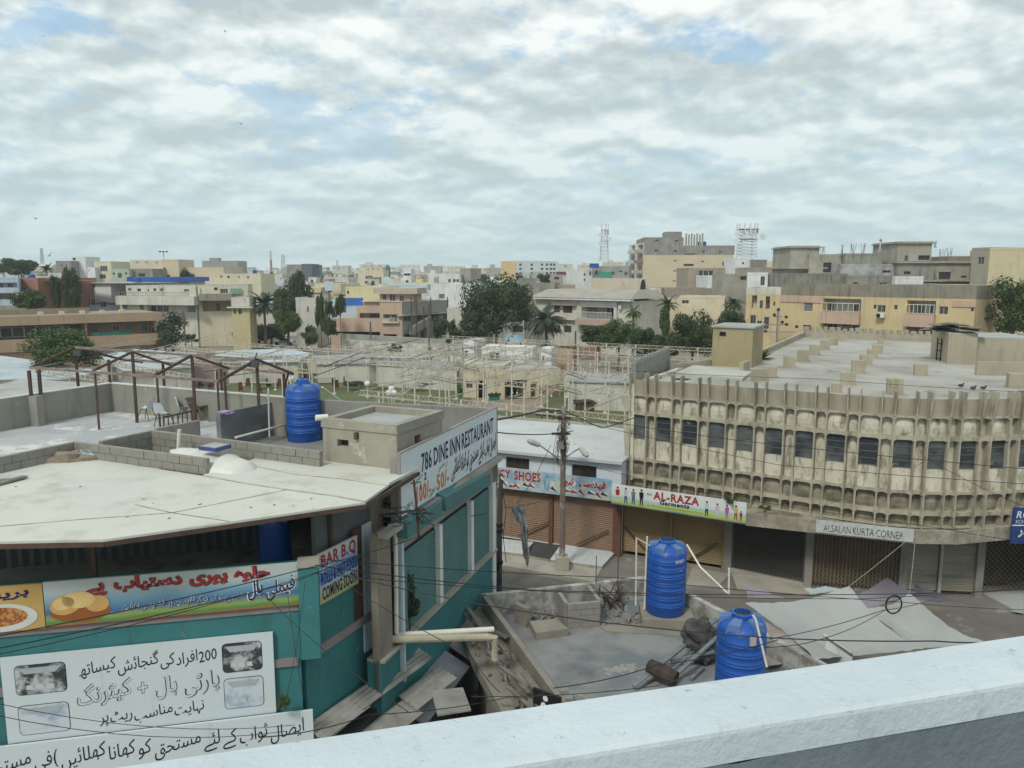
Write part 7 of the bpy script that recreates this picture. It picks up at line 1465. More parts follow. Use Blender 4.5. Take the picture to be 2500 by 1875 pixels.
r_ = h.px(*e2_(960, 712), *e2_(1062, 752)); inst('window', win_mesh('three', bframe, glass), h.root, (r_[0], 1.2, r_[2]), scale=(r_[1] - r_[0], 1, r_[3] - r_[2]))
MB().box(u_c, u_b, .4, 10, zm, zt).build('parapet_block', pink, h.root); MB().box(u_c - .2, W_ + .1, -.12, .3, zt, zt + .12).build('coping', creamwhite, h.root)
ra = h.px(*e2_(1060, 500), *e2_(1345, 610), off=-3); MB().box(ra[0], ra[1], 3, 9, zt, ra[3] - .9).build('roof_room', pink, h.root); MB().box(ra[0] - .9, ra[1] + .9, 2.2, 9.5, ra[3] - .9, ra[3] + .1).build('roof_slab', mat('pale_pink_slab', (.47, .40, .32), (.40, .34, .27)), h.root)
for q, st in (((1085, 545, 1118, 590), 'dark'), ((1143, 543, 1195, 605), 'two'), ((1228, 560, 1267, 608), 'two')): r_ = h.px(*e2_(q[0], q[1]), *e2_(q[2], q[3]), off=-3); inst('window', win_mesh(st, wframe, glass), h.root, (r_[0], 2.94, r_[2]), scale=(r_[1] - r_[0], 1, r_[3] - r_[2]))
pk = h
# grey wing turning away to the right, its own block butted to the pink house
ga_ = pk.w.P(W_ + .02, 0, -.02); gb_ = V(*e2_(1640, 600), 141)
h = Bld('house_wing', 'unpainted grey wing with outside staircase to the right of the pink house', 'house', ga_, gb_, 8, zt - .4, mat('grey_wing_plaster', (.33, .33, .30), (.25, .25, .225), scale=.4, streak=(.17, .17, .15), bump=.2), par=.4)
wins(h, ((1268, 722, 1325, 775, 'two'), (1595, 708, 1628, 755, 'dark')), e2_); h.deep(h.px(*e2_(1365, 712), *e2_(1560, 770)), 1.4, back=greycem, wins=((.05, .35, 0, .9), (.5, .9, .1, .9))); h.deep(h.px(*e2_(1265, 885), *e2_(1330, 915)), 1.0, back=dark); h.deep(h.px(*e2_(1408, 830), *e2_(1455, 915)), 1.2, back=dark); h.slab('sunshade', h.px(*e2_(1300, 715), *e2_(1400, 720))[2], .12, .8, concrete); h.done()
mb = MB(); a_ = h.w.uz(*e2_(1352, 850), 1.2); b_ = h.w.uz(*e2_(1500, 760), 1.2); mb.hexa([(a_[0], -1.2, a_[1] - .8), (b_[0], -1.2, b_[1] - .8), (b_[0], -.1, b_[1] - .8), (a_[0], -.1, a_[1] - .8), (a_[0], -1.2, a_[1] + .6), (b_[0], -1.2, b_[1] + .6), (b_[0], -.1, b_[1] + .6), (a_[0], -.1, a_[1] + .6)]).build('staircase', MATS['grey_wing_plaster'], h.root)
for x in (1350, 1390, 1452, 1510, 1648): p = V(*e2_(x, 620), 134 + (x - 1350) * .02); o = MB().tube([(0, 0, 0), (0, 0, V(*e2_(x, 565 if x != 1452 else 640), p.y).z)], .09, 5).build('steel_post', rust, loc=(p.x, p.y - 3.5, 0)); tag(o, 'thin dark pole standing before the grey house wing', 'pole', 'dark poles by the grey wing')
specs = [ # label, corners, Y, depth, material, windows, fn
 ('pale yellow flat building behind the blue tarp wall', (770, 470, 1070, 500), 165, 163, 10, paleyellow, ((785, 517, 802, 545, 'dark'),), e2_),
 ('long white blank-walled house beside the huge tree', (1490, 455, 1870, 465), 160, 158, 12, white, ((1560, 545, 1610, 585, 'grille'),), e2_),
 ('white two-storey house with wide balcony behind the blank white wall', (1468, 368, 1735, 378), 205, 205, 10, white, ((1520, 415, 1555, 445, 'two'), (1640, 420, 1660, 445, 'dark'), (1680, 420, 1702, 445), (1708, 420, 1730, 445)), e2_),
 ('tall slim grey concrete tower house left of the huge tree', (1740, 325, 1825, 332), 215, 214, 8, concrete, (), e2_),
 ('narrow white tower house with two dark openings', (1258, 332, 1325, 334), 215, 215, 8, white, ((1265, 372, 1322, 390, 'dark'), (1280, 428, 1305, 452, 'two')), e2_),
 ('cream house with green-tinted lower band near the palms', (350, 572, 520, 580), 138, 138, 9, creamwhite, ((448, 650, 462, 700, 'two'),), e2_),
 ('beige house with pale blue cloth hung on its wall', (512, 452, 730, 462), 190, 188, 10, cream, ((600, 510, 660, 530, 'dark'),), e2_),
 ('small cream house with brick lattice strip', (1630, 660, 1800, 668), 128, 126, 8, creamwhite, ((1740, 668, 1758, 718, 'two'), (1740, 770, 1775, 825, 'two')), e2_),
 ('grey unfinished block behind the minaret', (275, 292, 400, 300), 260, 258, 12, greycem, (), e2_), ('dark grey box house with sunshade', (402, 290, 485, 292), 250, 250, 10, mat('slate_grey', (.14, .155, .165), (.1, .11, .12)), (), e2_),
 ('beige three-storey house with brick gable niche', (1005, 342, 1092, 345), 220, 220, 10, cream, ((1018, 405, 1075, 465, 'dark'),), e2_), ('cream house with dark balconies right of the tan houses', (880, 350, 1005, 352), 222, 222, 10, cream, ((940, 392, 1002, 420, 'three'), (935, 435, 992, 460, 'three')), e2_),
 ('flat blue-grey roofed house under the dishes', (1085, 458, 1465, 470), 178, 178, 10, paleblue, ((1365, 520, 1410, 545, 'two'),), e2_),
 ('beige tower house with two arched windows', (1365, 252, 1505, 254), 205, 205, 10, beige, ((1378, 322, 1398, 348, 'dark'), (1322, 385, 1362, 408, 'dark'), (1398, 385, 1436, 408, 'dark')), e1_),
 ('long grey-beige house with a flat low roof', (1515, 318, 1885, 322), 208, 206, 10, beige, ((1525, 400, 1560, 422, 'dark'), (1592, 398, 1615, 420), (1655, 400, 1690, 420, 'dark')), e1_),
 ('pale green house with red-brown door', (937, 332, 1088, 336), 198, 198, 9, palegreen, ((952, 365, 970, 382, 'dark'), (992, 368, 1030, 412), (1055, 362, 1075, 382)), e1_),
 ('plain grey cement house with purple cloth', (1090, 330, 1285, 334), 200, 199, 9, greycem, ((1135, 355, 1148, 368, 'dark'), (1168, 372, 1225, 398, 'dark')), e1_),
 ('cream house with tall framed window and upper terrace', (795, 268, 935, 270), 202, 202, 10, cream, ((842, 308, 908, 355, 'three'), (838, 380, 895, 415, 'two')), e1_),
 ('low cream house row with many small windows', (1730, 370, 2200, 378), 205, 204, 10, cream, ((1858, 392, 1878, 405, 'dark'), (1918, 392, 1938, 412, 'dark'), (2010, 396, 2022, 412, 'dark'), (2085, 396, 2102, 412, 'dark')), e1_),
 ('white house with grey lower balcony on the left skyline', (735, 318, 800, 320), 200, 200, 9, white, ((745, 345, 760, 352, 'dark'),), e1_),
 ('white two-tier house on the left skyline', (605, 228, 720, 232), 285, 285, 10, white, ((612, 240, 640, 262, 'dark'),), e1_),
 ('unpainted building with a round water tower and palm', (470, 262, 600, 270), 280, 280, 12, greycem, ((512, 300, 530, 312, 'dark'),), e1_),
 # right of the huge tree
 ('white six-storey block of flats on the skyline', (205, 402, 635, 408), 330, 335, 14, mat('white_flats', (.56, .60, .62), (.50, .54, .56), scale=.2, streak=(.42, .45, .46), sk=(.6, .85)), tuple((x, y, x + 22, y + 20, 'two') for y in (426, 462, 498) for x in (255, 303, 398, 485, 526, 560, 588)), e3_),
 ('orange-yellow house beside the white flats', (150, 410, 272, 412), 262, 262, 12, mat('orange_yellow', (.62, .46, .24), (.54, .41, .22), scale=.3), ((190, 530, 208, 545, 'two'),), e3_),
 ('grey house with green shade cloth and white corner tower', (918, 445, 1230, 450), 205, 203, 11, mat('mid_grey_house', (.33, .33, .31), (.26, .26, .24), scale=.4, streak=(.18, .18, .17)), ((945, 485, 962, 515, 'dark'), (1080, 492, 1110, 525), (1145, 488, 1172, 498, 'dark'), (1190, 498, 1218, 528)), e3_),
 ('white corner house with small dark windows under a blue tarp', (845, 470, 918, 474), 204, 205, 10, white, ((848, 508, 862, 530, 'dark'), (895, 492, 912, 528), (848, 555, 862, 572, 'dark')), e3_),
 ('small grey low house behind the eave of the white house', (300, 548, 475, 552), 190, 190, 10, greycem, ((385, 562, 410, 590, 'dark'),), e3_), ('long pale yellow-brown screen wall house', (360, 602, 768, 608), 165, 164, 8, mat('strip_wall', (.36, .32, .24), (.3, .27, .2), scale=1.5), (), e3_),
 ('pale green-cream box house below the flats', (424, 492, 516, 496), 230, 230, 10, palegreen, (), e3_), ('tan cement house right of the pale box', (518, 518, 700, 522), 225, 224, 10, concrete, ((600, 540, 640, 560, 'dark'),), e3_),
 ('low house with dark red roof sheets', (632, 492, 842, 498), 270, 270, 12, mat('dark_red_roofing', (.16, .05, .06), (.12, .04, .05)), (), e3_), ('white terrace house with rows of openings', (688, 530, 842, 534), 215, 215, 10, white, ((705, 540, 740, 560, 'dark'), (760, 545, 785, 570), (800, 545, 832, 570)), e3_),
 ('tan brown house with long balconies below the beige block', (1730, 462, 2230, 462), 172, 172, 12, mat('tan_grey_house', (.37, .32, .25), (.29, .25, .2), scale=.4, streak=(.2, .17, .13)), ((1812, 485, 1945, 545, 'three'), (2065, 488, 2145, 512, 'three'), (1820, 580, 1885, 602, 'dark')), e3_),
 ('white low house in front of the tan balconies', (1895, 522, 2230, 530), 160, 160, 10, white, ((1985, 590, 2040, 608, 'dark'), (2165, 530, 2205, 560, 'two')), e3_),
 ('long grey-tan parapet wall house behind the palms', (1530, 628, 2230, 640), 152, 150, 10, mat('grey_tan_wall', (.32, .28, .22), (.26, .23, .18), scale=.4, streak=(.17, .15, .12)), (), e3_),
 ('pink and cream garden house with gabled porch', (1655, 700, 2040, 708), 134, 132, 9, cream, ((1675, 735, 1735, 765, 'two'), (1790, 712, 1850, 752, 'two'), (1865, 718, 1900, 765, 'two'), (1945, 715, 1982, 790, 'two')), e3_),
 ('grey-tan shed with a thatched sloping roof', (1418, 722, 1655, 726), 138, 136, 8, cream, ((1440, 760, 1460, 790, 'dark'),), e3_),
 ('white stair tower house left of the garden houses', (1382, 632, 1452, 636), 150, 150, 8, white, ((1405, 675, 1448, 692, 'dark'),), e3_),
 # right side roofs
 ('grey concrete building with white corner above the yellow flats', (290, 448, 888, 458), 122, 121, 10, mat('dark_screed_wall', (.26, .25, .215), (.19, .185, .16), scale=.5, streak=(.09, .09, .08), sk=(.5, .7)), ((1, 1, 2, 2, 'dark'),), e4_),
 ('white corner tower with tall window bay at left of the grey block', (138, 445, 292, 447), 121, 120, 8, white, ((186, 450, 220, 592, 'grille'), (237, 475, 266, 545, 'two')), e4_),
 ('tall raw concrete tower with slab roof on the right skyline', (465, 245, 680, 245), 132, 132, 9, concrete, (), e4_), ('lower raw concrete annexe with dark doorway', (605, 312, 845, 305), 131, 131, 8, concrete, ((708, 372, 765, 445, 'dark'),), e4_),
 ('raw block-walled upper storey with broken outline', (872, 305, 1160, 300), 130, 130, 9, greycem, (), e4_), ('stained whitewashed wall beneath the raw storey', (840, 378, 1265, 385), 128, 128, 8, mat('stained_white', (.42, .42, .40), (.25, .25, .235), scale=.6, lo=.4, hi=.6), ((1150, 430, 1210, 448, 'dark'),), e4_),
 ('concrete tower with projecting slabs near the flag', (1268, 215, 1525, 210), 131, 131, 9, concrete, ((1318, 318, 1342, 362), (1420, 318, 1505, 352, 'dark')), e4_), ('grey mid block below the slabbed tower', (1265, 362, 1545, 358), 127, 127, 7, greycem, ((1312, 438, 1360, 460, 'dark'),), e4_),
 ('grey plastered low building right of the slabbed tower', (1548, 358, 1812, 362), 129, 129, 8, concrete, ((1575, 443, 1660, 498, 'dark'), (1740, 470, 1782, 485, 'dark')), e4_), ('stepped brown-grey block against the yellow building', (1650, 335, 1815, 312), 133, 133, 8, mat('brown_grey_block', (.26, .23, .18), (.2, .18, .145), scale=.6), (), e4_),
 ('grey house with green window and white panel', (888, 465, 1248, 470), 119, 119, 7, greycem, ((930, 520, 962, 572, 'dark'), (1128, 520, 1182, 572, 'two')), e4_), ('bright white blank wall house with laundry', (1248, 472, 1460, 478), 118, 118, 7, white, (), e4_), ('low grey parapet house with water tank pipe', (1462, 525, 1560, 530), 118, 118, 7, greycem, (), e4_),
 ('big yellow and grey blank building at the right edge', (1960, 258, 2300, 262), 118, 116, 14, mat('pale_ochre', (.52, .46, .29), (.46, .41, .27), scale=.3, streak=(.36, .32, .22), bump=.1), (), e4_), ('grey rounded end of the big yellow building', (1825, 262, 1958, 256), 122, 119, 14, mat('grey_end', (.33, .31, .25), (.27, .25, .2), scale=.4), ((1866, 330, 1910, 385, 'two'),), e4_),
 ('cream lower house between yellow flats and the right tree', (1520, 545, 1960, 530), 116.5, 115, 8, mat('pale_lime_cream', (.46, .45, .32), (.4, .39, .28), scale=.4), (), e4_), ('cream house half hidden behind the right tree', (1850, 622, 2300, 560), 113.5, 112, 9, mat('cream_lime', (.50, .46, .31), (.44, .41, .28), scale=.4), ((1945, 690, 1990, 740, 'dark'),), e4_),
 ('small white house with round window by the antenna mast', (40, 335, 195, 337), 165, 165, 8, white, ((98, 368, 112, 384, 'dark'),), e4_), ('small dark grey roof box right of the white house', (192, 350, 285, 350), 162, 162, 6, greycem, (), e4_), ('long low grey parapet behind the white corner tower', (135, 408, 465, 408), 150, 150, 8, concrete, (), e4_),
 ('blue-framed terrace house left of the yellow flats', (-40, 455, 135, 455), 140, 140, 8, concrete, ((0, 460, 120, 500, 'three'), (85, 475, 130, 502, 'dark')), e4_),
]
for (lab, (x0, y0, x1, y1), Ya, Yb, dp_, m, wl, fn) in specs:
    b = HB(lab, *fn(x0, y0), *fn(x1, y1), Ya, Yb, dp_, m, par=.35)
    for q in wl:
        r_ = b.px(*fn(q[0], q[1]), *fn(q[2], q[3]))
        if r_[1] - r_[0] > .2 and r_[3] - r_[2] > .2 and r_[2] > 0 and r_[3] < b.z1 and r_[0] > -1 and r_[1] < b.W + 1: b.win(r_, q[4] if len(q) > 4 else 'two', gm=dark if (len(q) > 4 and q[4] == 'dark') else glass, fm=creamwhite if (len(q) > 4 and q[4] == 'dark') else wframe)
    b.done()
    if 'slab' in lab: MB().box(-.6, b.W + 1.2, -.9, b.D, b.z1 * .80, b.z1 * .80 + .25).build('slab', concrete, b.root); b.top('slab', -.4, b.W + .4, -.4, b.D, .18, concrete)
    if 'thatched' in lab: b.top('thatch', -.8, b.W * .6, -1, 8, .3, mat('thatch', (.3, .26, .18), (.22, .19, .13)))
    if 'gabled' in lab:
        MB().box(-.5, b.W + .5, -2.2, -.1, b.z1 * .45, b.z1 * .45 + .5).build('porch_roof', redbrick, b.root)
        MB().hexa([(b.W * .35, -2.6, b.z1 * .5), (b.W * .6, -2.6, b.z1 * .5), (b.W * .6, -.2, b.z1 * .5), (b.W * .35, -.2, b.z1 * .5), (b.W * .47, -2.6, b.z1 * .78), (b.W * .48, -2.6, b.z1 * .78), (b.W * .48, -.2, b.z1 * .78), (b.W * .47, -.2, b.z1 * .78)]).build('gable', pink, b.root)
def hang(lab, nm, cat, x0, y0, x1, y1, Y, m, fn, th=.1):
    a = V(*fn(x0, y0), Y); b = V(*fn(x1, y1), Y); o = MB().box(0, b.x - a.x, 0, th, 0, a.z - b.z).build(nm, m, loc=(a.x, Y, b.z)); tag(o, lab, cat); return o
hang('pale blue cloth hung over the wall of the beige house', 'hanging_cloth', 'cloth', 597, 440, 672, 518, 186, paleblue, e2_); hang('bright blue tarpaulin wall left of the pink house', 'blue_tarpaulin', 'tarpaulin', 752, 578, 922, 645, 140, mat('bright_blue_tarp', (.05, .17, .48), (.04, .13, .4), scale=.5), e2_)
hang('green shade cloth on the grey house', 'shade_cloth', 'shade cloth', 975, 497, 1078, 545, 203, mat('teal_green_net', (.06, .30, .22), (.05, .24, .18)), e3_); hang('pale green tarpaulin hung on the yellow flats', 'hanging_tarpaulin', 'tarpaulin', 1008, 845, 1265, 908, 109.5, mat('mint_tarp', (.44, .52, .50), (.38, .46, .44), scale=.8), e4_)
hang('blue tarp lying on top of the white corner house', 'blue_tarp', 'tarpaulin', 895, 425, 975, 465, 203, bluetarp, e3_)
# compound wall and white-washed wall below the pink house
for (xa, ya, xb, yb, z, m, lab, Yo) in ((820, 814, 1187, 835, 3.1, mat('grey_green_wall', (.33, .36, .30), (.27, .29, .25), scale=.6, streak=(.2, .21, .18)), 'long grey-green boundary wall below the pink house', 0), (845, 829, 1130, 846, 2.4, mat('graffiti_whitewash', (.52, .52, .47), (.32, .31, .28), scale=.9, lo=.42, hi=.6, bump=.2), 'whitewashed low wall with rubbed posters along the street', 0)):
    a = G(xa, ya, z); b = G(xb, yb, z); t = thing('boundary_wall', lab, 'wall', (a.x, a.y, 0)); wseg(a, b, 0, z, .25, 'wall', m, cap=creamwhite, parent=t)
a = G(1187, 836, 3.0); b = G(1400, 852, 3.0); t = thing('boundary_wall', 'tan boundary wall under the billboard', 'wall', (a.x, a.y, 0)); wseg(a, b, 0, 3.0, .25, 'wall', tan, parent=t)
gt = Wall(G(1336, 876, 0), G(1468, 879, 0)); g_ = thing('brown_gate_wall', 'brown-pink gate and panelled wall in front of the white house', 'gate', gt.P(0, 0)); mp_ = mat('brown_pink_panel', (.25, .17, .12), (.21, .145, .105), scale=1)
for k in range(9): u = gt.W * k / 9; c = [gt.P(u + .05, 0, .1), gt.P(u + gt.W / 9 - .05, 0, .1), gt.P(u + gt.W / 9 - .05, 0, 0), gt.P(u + .05, 0, 0)]; MB().hexa(c + [v2(q, 2.0) for q in c]).build('panel', mp_, g_, world=True)
MB().bar(gt.P(0, 2.05), gt.P(gt.W, 2.05), .25, .15).build('coping', pink, g_, world=True)
# white balcony house with tiled eave
a, b = G(1309, 728, 9.0), G(1506, 733, 9.0)
h = Bld('white_balcony_house', 'white two-storey house with tiled mansard roof and white balustrade balconies', 'house', a, b, 12, 9.0, creamwhite, par=0)
h.win(h.px(*e3_(672, 782), *e3_(750, 845)), 'three', gm=mat('brown_shutter_glass', (.09, .05, .04), (.06, .04, .03)), fm=bframe); h.win(h.px(*e3_(595, 780), *e3_(645, 840)), 'two', fm=bframe); h.win(h.px(*e3_(680, 948), *e3_(742, 1010)), 'grille', fm=bframe); h.win(h.px(*e3_(600, 948), *e3_(650, 1010)), 'grille', fm=bframe)
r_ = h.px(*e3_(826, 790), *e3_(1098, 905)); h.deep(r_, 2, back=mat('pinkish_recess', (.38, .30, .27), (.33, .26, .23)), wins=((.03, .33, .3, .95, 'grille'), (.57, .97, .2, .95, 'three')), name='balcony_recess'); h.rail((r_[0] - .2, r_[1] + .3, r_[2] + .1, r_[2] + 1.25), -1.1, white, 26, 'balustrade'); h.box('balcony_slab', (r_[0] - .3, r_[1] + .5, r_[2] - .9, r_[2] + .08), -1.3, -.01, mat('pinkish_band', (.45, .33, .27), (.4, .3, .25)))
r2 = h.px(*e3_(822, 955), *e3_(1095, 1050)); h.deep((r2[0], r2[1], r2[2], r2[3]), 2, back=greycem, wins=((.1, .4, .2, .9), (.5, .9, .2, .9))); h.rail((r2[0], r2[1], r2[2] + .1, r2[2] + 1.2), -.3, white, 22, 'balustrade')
h.box('sunshade', h.px(*e3_(545, 772), *e3_(775, 782), off=.5), -.7, -.01, pink); h.box('sunshade', h.px(*e3_(545, 893), *e3_(775, 905), off=.5), -.7, -.01, pink); h.box('upper_white_panel', h.px(*e3_(820, 745), *e3_(1128, 785), off=.1), -.1, -.01, white); h.done()
W_ = h.W; MB().box(-.6, W_ + 3.2, -.9, .1, 8.9, 9.25).build('eave', white, h.root); tile = mat('grey_roof_tile', (.37, .34, .29), (.30, .28, .24), scale=.5, streak=(.22, .2, .17))
MB().hexa([(-.7, -1.0, 9.25), (W_ + 3.3, -1.0, 9.25), (W_ + 3.3, 10, 9.25), (-.7, 10, 9.25), (.6, 2.6, 10.6), (W_ + 2.3, 2.6, 10.6), (W_ + 2.3, 8.5, 10.6), (.6, 8.5, 10.6)]).build('mansard_roof', tile, h.root); MB().box(W_ + .02, W_ + 2.8, .3, 11, .1, 8.9).build('right_bay', creamwhite, h.root)
MB().box(W_ + .5, W_ + 1.0, -.3, .28, 7.6, 8.2).build('air_conditioner', white, h.root)
# cream building with arch
h = HB('cream blank-walled building with vine stains behind the mansard roof', *e3_(920, 550), *e3_(1312, 555), 152, 150, 12, mat('stained_cream', (.58, .51, .40), (.50, .44, .34), scale=.5, streak=(.34, .29, .22), sk=(.55, .75), sscale=(.6, .2)), par=0); h.done(); h.box('lower_block', (-8.5, -.05, 1, h.z1 - 2.2), .3, 9, MATS['stained_cream'])
h2 = HB('narrow cream tower with a tall pointed arch recess', *e3_(1316, 556), *e3_(1385, 558), 149, 149, 10, creamwhite, par=0, nm='arch_tower', cat='tower'); r_ = h2.px(*e3_(1325, 640), *e3_(1368, 728)); h2.deep(r_, 1.2, back=dark, name='arch_recess')
mb = MB(); cx = (r_[0] + r_[1]) / 2; wdt = (r_[1] - r_[0]) / 2; mb.face([(cx + wdt * math.cos(t) if abs(math.cos(t)) > 0 else cx, -.02, r_[3] - .05 + 1.8 * math.sin(t) ** .8) for t in [math.pi * i / 12 for i in range(13)]]).build('arch_head', dark, h2.root); mb = MB()
for sg in (-1, 1): mb.tube([(cx + sg * (wdt + .1) * math.cos(t * .5 * math.pi), -.05, r_[3] - .05 + 1.95 * math.sin(t * .5 * math.pi) ** .8) for t in [i / 6 for i in range(7)]], .12, 5)
mb.build('arch_trim', beige, h2.root); h2.done()
# beige and grey tower block
h = HB('tall beige apartment block with bare grey top storey', *e3_(1355, 345), *e3_(2110, 365), 231, 230, 20, beige, par=0, nm='apartment_block', cat='apartment block')
for q in ((1608, 400, 1635, 408), (1835, 405, 1862, 413), (1690, 430, 1775, 448), (1603, 485, 1630, 493), (1683, 513, 1757, 528), (1597, 570, 1625, 578), (1678, 597, 1755, 612), (2018, 412, 2042, 445), (1350, 480, 1358, 490)):
    r_ = h.px(*e3_(q[0], q[1]), *e3_(q[2], q[3])); 
    if r_[0] > 0: h.win(r_, 'dark', gm=dark, fm=beige, name='window')
h.done(); Wt = h.W; gz = h.z1; zg = V(*e3_(1355, 205), 231).z; zg2 = V(*e3_(2000, 275), 231).z
u1_ = h.w.uz(*e3_(1690, 260))[0]
for (ua_, ub_, zz, q_l) in ((0, u1_, zg, ((1448, 225, 1478, 240), (1615, 228, 1645, 240), (1445, 312, 1470, 325), (1610, 315, 1635, 328))), (u1_ + .01, Wt + .3, zg2, ((1845, 318, 1868, 332), (1990, 322, 2010, 335), (1695, 342, 1782, 358)))):
    mb = MB(); ops = [(*h.px(*e3_(q[0], q[1]), *e3_(q[2], q[3])), .4) for q in q_l]; facade(mb, lambda u, d, z: (u, d, z), ua_, ub_, gz + .07, zz, ops); mb.box(ua_, ub_, .41, 19, gz + .07, zz); mb.build('grey_top_storey', greycem, h.root)
ut0, ut1 = h.w.uz(*e3_(1550, 180))[0], h.w.uz(*e3_(1687, 180))[0]; MB().box(ut0, ut1, 2, 9, zg, V(*e3_(1600, 155), 231).z).build('roof_tower', greycem, h.root)
mb = MB(); 
for k in range(7): mb.box(ut1 + .9 + k * .8, ut1 + 1.35 + k * .8, 1, 1.4, zg2, zg2 + 3.6 - (k % 2) * .3)
mb.build('column_bars', concrete, h.root)
lw0 = V(*e3_(1230, 275), 246); sdw = Wall(lw0, h.w.P(0, 0) + Vector((-.02, 0, 0))); sb_ = Bld('apartment_block', 'white side of the beige apartment block with stacked rusty balconies', 'apartment block', lw0, h.w.P(-.02, 0), 6, gz + 3.5, white, par=0)
for k in range(6):
    z = gz + 2.6 - k * 3.05
    if z > 2: sb_.deep((sb_.W * .15, sb_.W * .42, z - 1.6, z + .6), 1.5, back=greycem); sb_.deep((sb_.W * .6, sb_.W * .95, z - 1.6, z + .6), 1.5, back=greycem); MB().box(sb_.W * .58, sb_.W * .97, -1.0, -.02, z - 1.9, z - .9).build('balcony', redbrick if k % 2 else pink, sb_.root); MB().box(sb_.W * .13, sb_.W * .44, -1.0, -.02, z - 1.9, z - .9).build('balcony', creamwhite, sb_.root)
sb_.done()
for k, x in enumerate((1820, 1865)): p = V(*e3_(x, 275), 234); tank(.6, 1.3, small=True, label=('left' if k == 0 else 'right') + ' of two small blue tanks on the beige block roof', loc=(p.x, p.y, zg2 + .05), group='distant blue roof tanks')
# yellow flats
ya_, yb_ = G(1906, 722, 10.2), G(2382, 732, 10.2)
h = Bld('yellow_apartment_building', 'long yellow apartment building with pink bands, balconies and grey parapet', 'apartment block', ya_, yb_, 10, 10.3, yellow, par=1.5, parm=mat('grey_brown_parapet', (.26, .24, .185), (.20, .185, .145), scale=.5, streak=(.13, .12, .1), sk=(.5, .7)))
wins(h, ((560, 672, 625, 738, 'grille'), (1112, 690, 1172, 745, 'two'), (1085, 688, 1104, 718, 'dark'), (1240, 690, 1262, 722, 'dark'), (1576, 700, 1640, 762, 'two'), (1815, 710, 1835, 738, 'dark'), (553, 838, 612, 885, 'two'), (1562, 882, 1630, 940, 'two')), e4_)
for (x0, y0, x1, y1, wl) in ((708, 640, 985, 750, ((.02, .12, 0, .65), (.65, .92, .1, .6, 'three'))), (1338, 655, 1545, 765, ((.12, .42, 0, .65), (.6, .85, 0, .7)))):
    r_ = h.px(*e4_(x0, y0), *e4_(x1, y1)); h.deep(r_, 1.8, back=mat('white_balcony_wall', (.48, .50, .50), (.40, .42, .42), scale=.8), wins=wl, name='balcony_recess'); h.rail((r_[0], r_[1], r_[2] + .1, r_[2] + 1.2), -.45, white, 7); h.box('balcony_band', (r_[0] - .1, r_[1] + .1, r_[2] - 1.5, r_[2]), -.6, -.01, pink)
for (x0, y0, x1, y1, wl) in ((702, 802, 975, 890, ((0, .28, 0, .95), (.4, .65, .4, .9), (.68, .98, 0, .5))), (1328, 828, 1535, 920, ((.1, .85, 0, .7, 'three'),))): h.deep(h.px(*e4_(x0, y0), *e4_(x1, y1)), 1.6, back=creamwhite, wins=wl, name='balcony_recess')
h.box('pink_band', h.px(*e4_(385, 622), *e4_(708, 675), off=.1), -.12, -.01, pink); h.box('pink_band', h.px(*e4_(1675, 655), *e4_(1850, 708), off=.1), -.12, -.01, pink); h.box('pink_band', h.px(*e4_(1725, 842), *e4_(1832, 878), off=.1), -.12, -.01, pink)
r_ = h.px(*e4_(1112, 752), *e4_(1168, 785), off=.2); MB().box(r_[0], r_[1], -.7, -.05, r_[2], r_[3]).build('air_conditioner', white, h.root); mb = MB(); mb.lathe([(.28, 0), (.28, .02)], 14); mb.v = [((r_[0] + r_[1]) / 2 - .15 + v[0], -.71 - v[2], (r_[2] + r_[3]) / 2 + v[1]) for v in mb.v]; mb.build('fan_grille', blackm, h.root); h.done()
yl_a, yl_b = G(1822, 721, 10.2), ya_ + Vector((-.03, 0, 0)); h = Bld('yellow_apartment_wing', 'angled left wing of the yellow apartment building with window bays', 'apartment block', yl_a, yl_b, 9, 10.3, yellow, par=1.0, parm=creamwhite)
wins(h, ((230, 655, 252, 718, 'two'), (160, 765, 198, 858, 'two'), (210, 808, 242, 878, 'two'), (264, 778, 296, 875, 'two'), (333, 665, 345, 695, 'dark')), e4_); h.deep(h.px(*e4_(172, 618), *e4_(208, 715)), 1, back=creamwhite); h.deep(h.px(*e4_(276, 625), *e4_(304, 722)), 1, back=creamwhite, wins=((.1, .9, 0, .7),)); h.done()
# rebar stubs on the unfinished roofs
rbm = mat('rebar', (.28, .27, .26), (.22, .2, .19)); random.seed(4)
for x, yb_2, yt, Y in ((700, 305, 250, 131), (838, 300, 238, 131), (925, 295, 230, 130), (1010, 292, 225, 130), (1225, 330, 260, 128), (1592, 335, 270, 129), (1645, 330, 260, 132), (1535, 215, 208, 131)):
    p = V(*e4_(x, yb_2), Y); q = V(*e4_(x, yt), Y); mb = MB()
    for k in range(6): mb.bar(Vector((random.uniform(-.5, .5), random.uniform(-.4, .4), -1)), Vector((random.uniform(-.5, .5), random.uniform(-.4, .4), q.z - p.z)), .05)
    o = mb.build('rebar_bundle', rbm, loc=p); tag(o, 'bundle of reinforcement bars sticking up from an unfinished roof', 'rebar', 'rebar bundles on the unfinished roofs')
